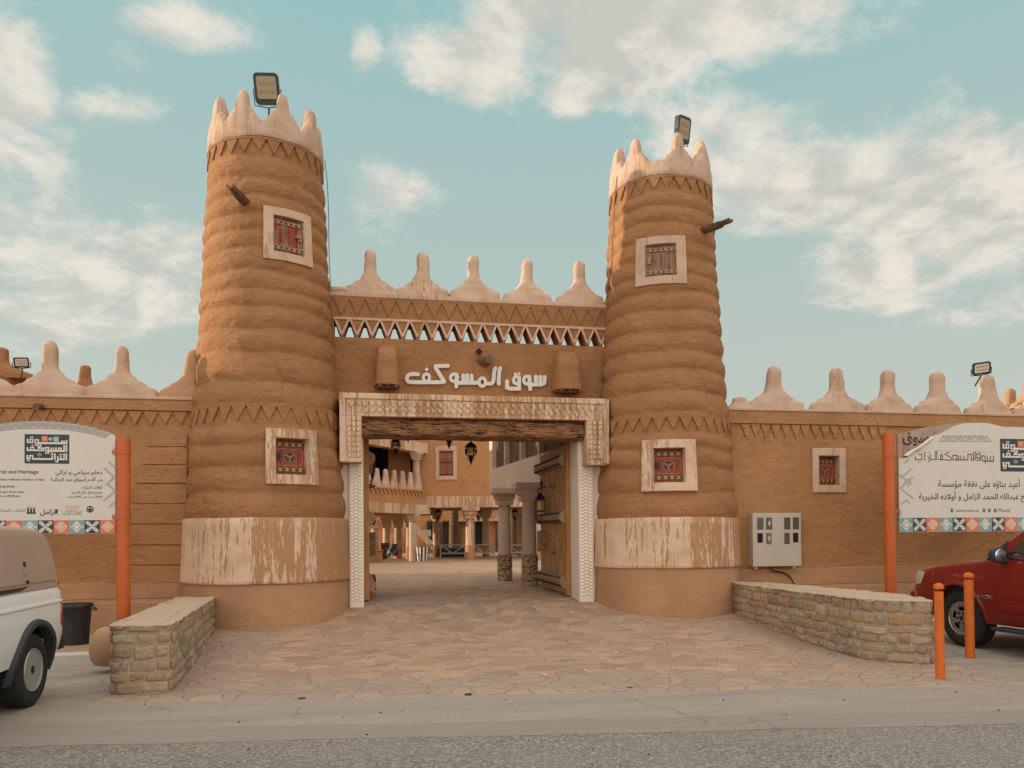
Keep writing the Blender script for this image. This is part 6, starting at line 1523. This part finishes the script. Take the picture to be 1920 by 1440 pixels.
for px, d, mt in ((880, dr-.0, 'white_dirty'), (1008, dr, 'white_dirty')):
    q = cw(px, d); u = (q-A).dot(ex); p = RP(u, .2, 0); column(rh, p[0], p[1], .205, CZ, zb0+.02, 0, (M[mt], M['mud_far']), .55, 2.0, base=zat(1022, d))
for px in (817, 910, 976, 1050):
    q = cw(px, dr+4.8); u = (q-A).dot(ex); p = RP(u, 4.85, 0); column(rh, p[0], p[1], .18, CZ, zb0+.02, 0, (M['white_soft'], M['mud_far']), .45, 1.7, base=zat(1022, dr+4.8))
# far building closing the view
db = 50
A2, B2 = cw(640, db), cw(1150, db); e2 = (B2-A2).normalized(); f2 = Vector((-e2.y, e2.x)); f2 = f2 if f2.y > 0 else -f2
def FP(u, v, z): q = A2+e2*u+f2*v; return (q.x, q.y, z)
def uu(px): return (cw(px, db)-A2).dot(e2)
fb = thing('far_house', 'low mud house at the back seen through the arcade with dark shop openings', 'house', (A2.x, A2.y, CZ))
zl = zat(976, db); zo = zat(1030, db)
g = MB(); ubox(g, FP, uu(600), uu(1250), .3, 6, CZ, zl+4.2)
g.build('wall', M['mud_far'], fb, smooth=False)
g = MB(); ubox(g, FP, uu(858), uu(940), -.1, .3, zl-.05, zl+.16); ubox(g, FP, uu(985), uu(1100), -.1, .3, zl, zl+.15); ubox(g, FP, uu(700), uu(735), -.1, .3, zl, zl+.12); g.build('white_lintel', M['white_soft'], fb, smooth=False)
for a, b in ((800, 822), (828, 862), (874, 905), (930, 956), (1030, 1060)):
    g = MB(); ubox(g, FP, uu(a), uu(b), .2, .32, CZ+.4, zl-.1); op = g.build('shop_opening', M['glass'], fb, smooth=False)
    g = MB(); um = (uu(a)+uu(b))/2
    for x_ in (uu(a), um, uu(b)): ubox(g, FP, x_-.05, x_+.05, .12, .3, CZ+.1, zl-.08)
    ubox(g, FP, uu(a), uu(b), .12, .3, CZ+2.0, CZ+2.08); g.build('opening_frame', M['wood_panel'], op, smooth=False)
g = MB()
for px0, py0, px1, py1 in ((775, 985, 815, 1028),):
    a, b = P(px0, py0, db-1.2), P(px1, py1, db-1.2); g.bar(a, b, .35, .35)
g.build('stair_parapet', M['white_soft'], fb, smooth=False)
g = MB(); a, b = P(738, 1000, db-1), P(752, 1022, db-1); sq_ring(g, (P(730, 1000, db-.6).x, P(752, 1000, db-.6).x, CZ, P(735, 1002, db-.6).z), (P(734.5, 1000, db-.6).x, P(747.5, 1000, db-.6).x, CZ-.1, P(735, 1007, db-.6).z), P(740, 1000, db-.6).y, P(740, 1000, db-.6).y+.4); g.build('white_doorway', M['white'], fb, smooth=False)
# left gallery house, turned toward the gate
Bq = cw(797, 35.4); hd = TH+radians(27); eg = Vector((sin(hd), cos(hd))); ng = Vector((-eg.y, eg.x))   # ng points back-left
def GP(u, v, z): q = Bq+eg*u+ng*v; return (q.x, q.y, z)
gh = thing('gallery_house', 'two-storey house on the left of the courtyard with an open gallery and finger parapet', 'house', (Bq.x, Bq.y, CZ))
z1_, z2_, z3_, z4_ = 2.52, 2.95, 3.42, 3.60
def g_at(px):                                                  # distance along the face for a picture column
    best = None
    for k in range(400):
        u = -k*.03; p = proj(GP(u, 0, 3)); 
        if best is None or abs(p[0]-px) < best[0]: best = (abs(p[0]-px), u)
    return best[1]
g = MB(); ubox(g, GP, -10, 0, 0, .4, z2_, z4_); ubox(g, GP, -10, .6, .4, 5, z2_+.1, z4_-.2); ubox(g, GP, -10, .2, 0, 5, 5.75, 6.3); ubox(g, GP, -.02, 2.4, 1.0, 5.0, z1_, 6.28); ubox(g, GP, -10, 0, 4.6, 5, z4_-.2, 5.8)
in_ = MB(); ubox(in_, GP, -9.9, -.1, 3.0, 3.1, z4_-.15, 5.72); ubox(in_, GP, -9.9, -.06, .5, 3.0, 5.62, 5.72); ubox(in_, GP, -.14, -.06, .45, 3.0, z4_-.1, 5.6); in_.build('gallery_shade_panel', M['wood_dark'], gh, smooth=False)  # dark panels give the gallery opening its deep shade by colour
g.build('upper_wall', M['mud_far'], gh, smooth=False)
g = MB(); ubox(g, GP, -10, .35, -.05, .45, z1_, z2_); ubox(g, GP, -10, .15, -.05, .45, 5.33, 5.78); g.build('beam', M['white_dirty'], gh, smooth=False)
g = MB()
for k in range(34): 
    q0_ = GP(-9.9+k*.29, -.04, z4_-.05); q1_ = GP(-9.9+k*.29+.12, -.04, z3_-.1); g.bar(q0_, q1_, .05, .05)
ubox(g, GP, -10, 0, -.05, 0, z4_-.05, z4_); g.build('zigzag_frieze', M['mud_far'], gh, smooth=False)
for k in range(11):
    c = Vector(GP(-.35-k*.62, .15, 0)); ring = []; g = MB()
    for h_, hw, hd_ in ((0, .31, .13), (.22, .27, .13), (.42, .19, .12), (.60, .14, .11), (.78, .13, .10), (.86, .10, .08), (.90, .03, .03)):
        ring.append([tuple(c+Vector((eg.x, eg.y, 0))*hw*cos(t)+Vector((ng.x, ng.y, 0))*hd_*sin(t)+Vector((0, 0, z4_+h_*.9))) for t in [2*pi*j/14 for j in range(14)]])
    g.rings(ring); g.build('merlon', M['white_soft'], gh, ang=60)
for px in (788,):
    u = g_at(px); p = GP(u, .2, 0); column(gh, p[0], p[1], .17, z4_, 5.34, 0, (M['white'], M['mud_far']), .35, 1.9)
p = GP(-3.6, 2.4, 0); column(gh, p[0], p[1], .2, z4_, 5.34, 0, (M['white'], M['mud_far']), .35, 1.9)
p = GP(g_at(783), .25, 0); column(gh, p[0], p[1], .19, CZ, z1_+.02, 0, (M['white_soft'], M['mud_far']), .35, 1.7)
for px, d in ((768, 37.2), (745.5, 38.6), (724, 40.2), (702, 41.5)):
    q = cw(px, d); column(gh, q.x, q.y, .19, CZ, z1_+.02, 0, (M['white_soft'], M['mud_far']), .6, 1.8, base=zat(1022, d))
g = MB(); ubox(g, GP, -10, 1.5, .5, 5, z1_+.28, z1_+.38); g.build('gallery_floor', M['wood_dark'], gh, smooth=False)
# right white house on stone-clad columns
E0 = Vector(cw(918, 21.9)); hw_ = TH-radians(16); ew = Vector((-sin(hw_), -cos(hw_))); nw = Vector((-ew.y, ew.x)); nw = nw if nw.x > 0 else -nw
def WP_(u, v, z): q = E0+ew*u+nw*v; return (q.x, q.y, z)
wh = thing('white_house', 'white house on the right of the courtyard with brown timber panels over stone-footed columns', 'house', (E0.x, E0.y, CZ))
zu0, zu1 = 2.74, 3.40
g = MB(); ubox(g, WP_, 0, 6.3, 0, .3, zu0, zu1); ubox(g, WP_, 0, .32, 0, .3, zu1, 4.75); ubox(g, WP_, 0, 6.3, 0, .3, 4.7, 5.0); ubox(g, WP_, 0, 6.3, .3, 2.2, zu0+.35, zu0+.5); ubox(g, WP_, 0, .3, .3, 2.2, zu0, 5.0); ubox(g, WP_, 0, 6.3, 1.95, 2.2, CZ, 5.0)
g.build('white_wall', M['white_in'], wh, smooth=False)
posts = [1.62, 3.07, 4.5, 5.9]; prev = .32
for k, u in enumerate(posts):
    g = MB(); ubox(g, WP_, prev, u-.07, .12, .18, zu1-.02, 4.72); g.build('timber_panel', M['wood_panel'], wh, smooth=False)
    g = MB(); ubox(g, WP_, u-.07, u+.07, .0, .24, zu1-.01, 4.72)
    for s in (-1, 1):
        for j, (du, z_) in enumerate(((.10, 4.05), (.19, 4.14), (.14, 4.28), (.10, 4.42))): 
            a = u+s*du; ubox(g, WP_, min(a, u+s*.05), max(a, u+s*.05), .02, .2, z_, z_+.10)
    g.build('arch_post', M['white'], wh, smooth=False); prev = u+.07
for px, d in ((945, 19.7), (991.5, 17.75)):
    q = cw(px, d)
    o = column(wh, q.x, q.y, .162, CZ, zu0+.01, 0, (M['white_in'], M['clad']), .42, 2.2)
    z1c = zat(1040, d); R_ = .192
    g = MB(); g.cur = 1; g.lathe((q.x, q.y, 0), [(.1705, CZ-.02), (.1705, z1c)], 28)
    g.cur = 0; rr = random.Random(int(px)); N = 7; rows = 5; jit = {}
    def J(i, j):
        i %= N
        if (i, j) not in jit: jit[(i, j)] = (rr.uniform(-.36, .36), rr.uniform(-.4, .4) if 0 < j < rows else 0)
        return jit[(i, j)]
    for j in range(rows):
        for i in range(N):
            cs = []
            for a, b in ((i, j), (i+1, j), (i+1, j+1), (i, j+1)):
                du, dv = J(a, b); cs.append(((a+du+(.5 if b % 2 else 0))*2*pi/N, CZ+(b+dv)*(z1c-CZ)/rows))
            tri = rr.random() < .5
            for cell in ([[cs[0], cs[1], cs[2]], [cs[0], cs[2], cs[3]]] if tri else [cs]):
                ca = sum(c[0] for c in cell)/len(cell); cz_ = sum(c[1] for c in cell)/len(cell); pts = [(lerp(c[0], ca, .10 if len(cell) == 4 else .15), lerp(c[1], cz_, .10 if len(cell) == 4 else .15)) for c in cell]
                vo = [(q.x+R_*cos(a), q.y+R_*sin(a), z) for a, z in pts]; vo.append((q.x+(R_+.006)*cos(ca), q.y+(R_+.006)*sin(ca), cz_)); m_ = len(pts); g.add(vo, [(k, (k+1) % m_, m_) for k in range(m_)])
    g.build('column_base', [M['clad'], M['clad_joint']], o, recalc=False)
# palms between the buildings
def palm(px, d, H, r0, label):
    q = cw(px, d); r = thing('palm_tree', label, 'palm tree', (q.x, q.y, CZ), 'courtyard palms')
    g = MB(); rs = []; n = 46
    for k in range(n*2+1):
        t = k/(n*2); rr = r0*lerp(1.1, .8, t)*(1.12 if k % 2 else .94); rs.append([(q.x+.15*t*t+rr*cos(2*pi*j/14+(k//2)*.22), q.y+rr*sin(2*pi*j/14+(k//2)*.22), CZ+H*t) for j in range(14)])
    g.rings(rs); g.build('trunk', M['palm'], r, ang=20)
    g = MB(); R_ = random.Random(int(px))
    for k in range(34):
        a = R_.uniform(0, 2*pi); el = R_.uniform(-.5, 1.2); L = R_.uniform(1.6, 2.3); p = Vector((q.x+.15, q.y, CZ+H)); dirv = Vector((cos(a)*cos(el), sin(a)*cos(el), sin(el))); sd = Vector((-sin(a), cos(a), 0)); pts = []
        for j in range(13): t = j/12; pts.append(p+dirv*L*t+Vector((0, 0, -1.3*t*t)))
        for j in range(1, 12):
            for s in (-1, 1):
                b = pts[j]; wd = .42*sin(pi*(j/12)**.8)+.05; tip = b+sd*s*wd+(pts[j+1]-b).normalized()*wd*.7+Vector((0, 0, -.15*wd)); e = (pts[j+1]-pts[j-1])*.12; g.add([b-e, b+e, tip], [(0, 1, 2)])
        g.tube(pts, [.02*(1-.8*j/12) for j in range(13)], 4)
    g.build('crown', M['frond'], r, smooth=False, recalc=False)
palm(850, 43.0, 5.6, .25, 'palm trunk standing behind the arcade between two round columns')
palm(962, 44.0, 5.8, .25, 'palm trunk glimpsed behind the white stone-footed column')
# steel rail sections
def rail(pa, pb, d, label):
    a, b = P(pa, 1022, d), P(pb, 1022, d); z1, z0, zf = a.z, zat(1037, d), CZ
    r = thing('steel_railing', label, 'railing', ((a.x+b.x)/2, (a.y+b.y)/2, CZ), 'steel railings in the courtyard')
    g = MB()
    for z in (z1, z0): g.tube([(a.x, a.y, z), (b.x, b.y, z)], .035, 6)
    n = max(2, int((b-a).length/.55))
    for k in range(n):
        p, q = a.lerp(b, k/n), a.lerp(b, (k+1)/n); g.tube([(p.x, p.y, z0 if k % 2 else z1), (q.x, q.y, z1 if k % 2 else z0)], .022, 5)
    g.build('truss', M['rail'], r)
    for k in range(0, n+1, 2):
        p = a.lerp(b, k/n); g = MB(); g.tube([(p.x, p.y, zf), (p.x, p.y, z1)], .032, 6); g.build('post', M['rail'], r)
rail(762, 812, 38.8, 'steel truss railing left of the middle column beside the extinguisher')
rail(826, 872, 38.6, 'steel truss railing in front of the palm trunk')
rail(888, 926, 38.4, 'steel truss railing right of the white arcade column')
rail(955, 990, 38.2, 'steel truss railing seen between the two stone-footed columns')
g = MB(); a, b = P(826, 1038, 39.5), P(872, 1024, 39.5); g.box(a.x, b.x, a.y, a.y+2.5, CZ, b.z-.1)
tag(g.build('stage_block', M['trim'], None, smooth=False, bevel=.03), 'dark blue-grey stage block behind the middle steel railing', 'stage')
# loose things in the courtyard
q = P(792, 1051, 34.6); zt_ = zat(1025, 34.6)
r = thing('striped_basket', 'brown and white striped basket standing round the foot of a column', 'basket', (q.x, q.y, CZ))
g = MB()
for k in range(20):
    a0, a1 = 2*pi*k/20, 2*pi*(k+1)/20; g.cur = k % 2
    g.add([(q.x+.23*cos(a0), q.y+.23*sin(a0), CZ), (q.x+.23*cos(a1), q.y+.23*sin(a1), CZ), (q.x+.29*cos(a1), q.y+.29*sin(a1), zt_), (q.x+.29*cos(a0), q.y+.29*sin(a0), zt_)], [(0, 1, 2, 3)])
    g.add([(q.x+.26*cos(a0), q.y+.26*sin(a0), zt_), (q.x+.26*cos(a1), q.y+.26*sin(a1), zt_), (q.x+.29*cos(a1), q.y+.29*sin(a1), zt_), (q.x+.29*cos(a0), q.y+.29*sin(a0), zt_)], [(0, 1, 2, 3)])
g.build('basket_body', [M['wood_dark'], M['white_clean']], r, smooth=False, recalc=False)
g = MB(); g.lathe((q.x, q.y, 0), [(.22, CZ+.02), (.27, zt_-.02), (.23, zt_-.02), (.20, CZ+.03)], 20); g.build('lining', M['wood_dark'], r)
q = P(771, 1047, 36.2); r = thing('fire_extinguisher', 'red fire extinguisher standing beside a courtyard column', 'extinguisher', (q.x, q.y, CZ))
g = MB(); g.lathe((q.x, q.y, CZ), [(.11, 0), (.115, .03), (.115, .42), (.08, .50), (.04, .52)], 16); g.build('cylinder', M['plant_red'], r)
g = MB(); g.lathe((q.x, q.y, CZ+.52), [(.035, 0), (.035, .05), (.02, .07)], 10); g.bar((q.x-.10, q.y, CZ+.60), (q.x+.04, q.y, CZ+.585), .03, .02); g.tube([(q.x+.04, q.y-.02, CZ+.56), (q.x+.15, q.y-.03, CZ+.48), (q.x+.14, q.y-.03, CZ+.2)], .013, 6); g.build('valve', M['black'], r)
q = P(735, 1047, 35.8); r = thing('folded_cart', 'black cloth-draped folding cart with crossed metal legs under the gallery', 'cart', (q.x, q.y, CZ))
g = MB(); rs = []
for k in range(9):
    t = k/8; z = CZ+.22+.55*t; w_ = lerp(.28, .14, t**1.4); rs.append([(q.x+w_*(1+.25*nz(j*1.3, t*3, 2))*cos(2*pi*j/16)+.1*t, q.y+.2*(1+.2*nz(j, t*3, 7))*sin(2*pi*j/16), z) for j in range(16)])
g.rings(rs); g.build('black_cover', M['blackp'], r)
for s in (-1, 1):
    g = MB(); g.tube([(q.x+.3, q.y+s*.2, CZ), (q.x-.25, q.y+s*.2, CZ+.55)], .02, 6); g.tube([(q.x-.3, q.y+s*.2, CZ), (q.x+.4, q.y+s*.2, CZ+.7)], .02, 6); g.build('crossed_legs', M['steel'], r)
g = MB(); a, b = P(696, 1054, 33.5), P(717, 1034, 33.5); g.box(a.x-1.5, b.x, a.y, a.y+.9, CZ, b.z); g.box(a.x-1.55, b.x+.04, a.y-.04, a.y+.94, b.z, b.z+.06)
tag(g.build('mud_bench', M['mud_far'], None, smooth=False, bevel=.03), 'low mud bench block at the left edge of the courtyard', 'bench')
g = MB(); a, b = P(714, 1044, 37.5), P(730, 1018, 37.5); g.box(a.x, b.x, a.y, a.y+.4, CZ+.15, b.z); g.box(a.x+.05, b.x-.05, a.y+.02, a.y+.38, CZ, CZ+.15)
tag(g.build('dark_crate', M['wood_panel'], None, smooth=False, bevel=.02), 'dark wooden crate behind the mud bench under the gallery', 'crate')
q = P(801, 1000, 45); r = thing('notice_sign', 'small white notice board on a thin pole behind the arcade', 'notice', (q.x, q.y, CZ))
g = MB(); g.box(q.x-.22, q.x+.22, q.y-.03, q.y, q.z-.18, q.z+.20); g.build('notice_panel', M['sign_white'], r, smooth=False); g = MB(); g.tube([(q.x, q.y+.03, CZ), (q.x, q.y+.03, q.z+.2)], .03, 8); g.build('pole', M['steel'], r)
# wrought-iron lanterns
def lantern(px, pyc, d, hpx, label, ztop=None, grp='iron lanterns hanging in the gateway and arcade'):
    c = P(px, pyc, d); H = hpx*d/F; R_ = H*.23
    r = thing('lantern', label, 'lantern', (c.x, c.y, c.z-H*.5), grp)
    zb = c.z-H*.5
    Z = lambda t: zb+H*t
    g = MB(); g.lathe((c.x, c.y, 0), [(R_*.5, Z(.40)), (R_*.92, Z(.47)), (R_*1.0, Z(.56)), (R_*.95, Z(.66)), (R_*.75, Z(.74))], 16); g.build('glass_globe', M['lglass'], r)
    g = MB(); g.lathe((c.x, c.y, 0), [(R_*1.0, Z(.73)), (R_*1.2, Z(.75)), (R_*.95, Z(.80)), (R_*.8, Z(.86)), (R_*.45, Z(.92)), (R_*.2, Z(.95)), (R_*.12, Z(1.0))], 12); g.build('hood', M['black'], r)
    g = MB(); g.lathe((c.x, c.y, 0), [(R_*.05, Z(0)), (R_*.14, Z(.10)), (R_*.28, Z(.16)), (R_*.18, Z(.20)), (R_*.45, Z(.30)), (R_*.38, Z(.34)), (R_*.62, Z(.40)), (R_*.5, Z(.42))], 10); g.build('finial', M['black'], r)
    g = MB()
    for k in range(6):
        a = 2*pi*k/6; g.tube([(c.x+rr*R_*cos(a), c.y+rr*R_*sin(a), Z(t)) for rr, t in ((.6, .40), (.98, .47), (1.06, .57), (1.0, .67), (.9, .74))], R_*.06, 4)
        g.tube([(c.x+rr*R_*cos(a), c.y+rr*R_*sin(a), Z(t)) for rr, t in ((.2, .17), (.55, .26), (.62, .32), (.5, .40))], R_*.05, 4)
    g.build('iron_cage', M['black'], r)
    g = MB(); g.tube([(c.x, c.y, Z(.98)), (c.x, c.y, ztop or Z(1.25))], R_*.07, 5); g.build('chain', M['black'], r)
lantern(883, 850, 16.3, 46, 'iron lantern hanging lowest, just right of centre under the gate beam', 3.8)
lantern(742, 838, 16.1, 36, 'iron lantern hanging near the left gate leaf, its tip blunt below the globe', 3.8)
lantern(842, 822, 16.5, 42, 'iron lantern mostly hidden by the gate beam, its pointed foot showing', 3.8)
lantern(765, 811, 16.4, 40, 'iron lantern hidden by the gate beam except for its smallest tip', 3.8)
for px, lab in ((821, 'small iron lantern under the arcade beside the second-row column'), (897, 'small iron lantern under the arcade right of the white column'), (965, 'small iron lantern under the arcade between the white house columns')):
    lantern(px, 966, 36.8, 26, lab, zbm)
# lantern hung on the open leaf
q = Vector((OX1-.02-.21, 16.0, CZ+1.70)); 
r = thing('cage_lantern', 'dark square cage lantern hung on the open right gate leaf', 'lantern', (q.x, q.y, q.z-.4))
g = MB()
for sx in (-1, 1):
    for sy in (-1, 1): g.bar((q.x+sx*.075, q.y+sy*.075, q.z-.24), (q.x+sx*.075, q.y+sy*.075, q.z+.24), .018, .018)
for z in (-.24, -.02, .22):
    for s in (-1, 1): g.bar((q.x-.08, q.y+s*.075, q.z+z), (q.x+.08, q.y+s*.075, q.z+z), .022, .03); g.bar((q.x+s*.075, q.y-.08, q.z+z), (q.x+s*.075, q.y+.08, q.z+z), .022, .03)
g.build('cage', M['black'], r)
g = MB(); g.rings([[(q.x+h*sx, q.y+h*sy, q.z+z) for sx, sy in ((-1, -1), (1, -1), (1, 1), (-1, 1))] for h, z in ((.10, .24), (.09, .26), (.04, .34), (.025, .36))]); g.rings([[(q.x+h*sx, q.y+h*sy, q.z+z) for sx, sy in ((-1, -1), (1, -1), (1, 1), (-1, 1))] for h, z in ((.09, -.27), (.09, -.24))]); g.build('roof_plate', M['black'], r, smooth=False)
g = MB(); g.box(q.x-.065, q.x+.065, q.y-.065, q.y+.065, q.z-.23, q.z+.22); g.build('glass_box', M['lglass'], r, smooth=False)
g = MB(); g.tube([(q.x+.045*cos(2*pi*k/12), q.y, q.z+.41+.05*sin(2*pi*k/12)) for k in range(13)], .012, 6); g.tube([(q.x, q.y, q.z+.46), (OX1-.08, q.y, q.z+.50)], .014, 6); g.build('hanger', M['black'], r)

# unseen houses added behind the left side wall to keep the court in shade
for nm, x0, x1, y0, y1, zt, lab in (('shade_block_court', -14, -6, 21.0, 25.8, 5.15, 'unseen flat-roofed mud house added behind the left side wall to shade the courtyard'), ('shade_block_low', -14, -6.2, 15.6, 20.9, 4.15, 'unseen low mud house added behind the left side wall to block low sun'), ('shade_block_narrow', -4.3, -2.8, 19.6, 22.6, 6.0, 'unseen narrow mud house added behind the left gate tower to shade the white house'), ('shade_block_gate', -3.0, -1.5, 15.2, 18.8, 5.4, 'unseen small mud house added beside the left tower to shade the open gate leaf')):
    r = thing(nm, lab, 'house', ((x0+x1)/2, (y0+y1)/2, CZ))
    g = MB(); g.box(x0, x1, y0, y1, CZ-.1, zt-.3); g.build('wall', M['mud_far'], r, smooth=False)
    g = MB(); sq = .3; g.box(x0, x1, y0, y0+sq, zt-.3, zt); g.box(x0, x1, y1-sq, y1, zt-.3, zt); g.box(x0, x0+sq, y0+sq, y1-sq, zt-.3, zt); g.box(x1-sq, x1, y0+sq, y1-sq, zt-.3, zt); g.build('parapet', M['mud_base'], r, smooth=False)

# unseen long house added beyond the left side wall to shade the road
r = thing('shade_block_street', 'unseen long mud house added beyond the left side wall to shade the road', 'house', (-30, 14.4, 0))
g = MB(); g.box(-52, -14.2, 13.62, 15.2, -.1, 6.7); g.build('wall', M['mud_far'], r, smooth=False)
g = MB(); g.box(-52.05, -14.15, 13.57, 15.25, 6.7, 7.0); g.build('parapet', M['mud_base'], r, smooth=False)
for k in range(9):
    g = MB(); sq_ring(g, (-50+k*4, -48.9+k*4, 3.2, 4.4), (-49.85+k*4, -49.05+k*4, 3.35, 4.25), 13.56, 13.66); f_ = g.build('window_frame', M['white_soft'], r, smooth=False); g = MB(); g.box(-49.9+k*4, -49.0+k*4, 13.60, 13.63, 3.3, 4.3); g.build('shutter', M['redbrown'], f_, smooth=False)
for o in bpy.data.objects:
    if '_o' in o: del o['_o']
bpy.context.view_layer.update()
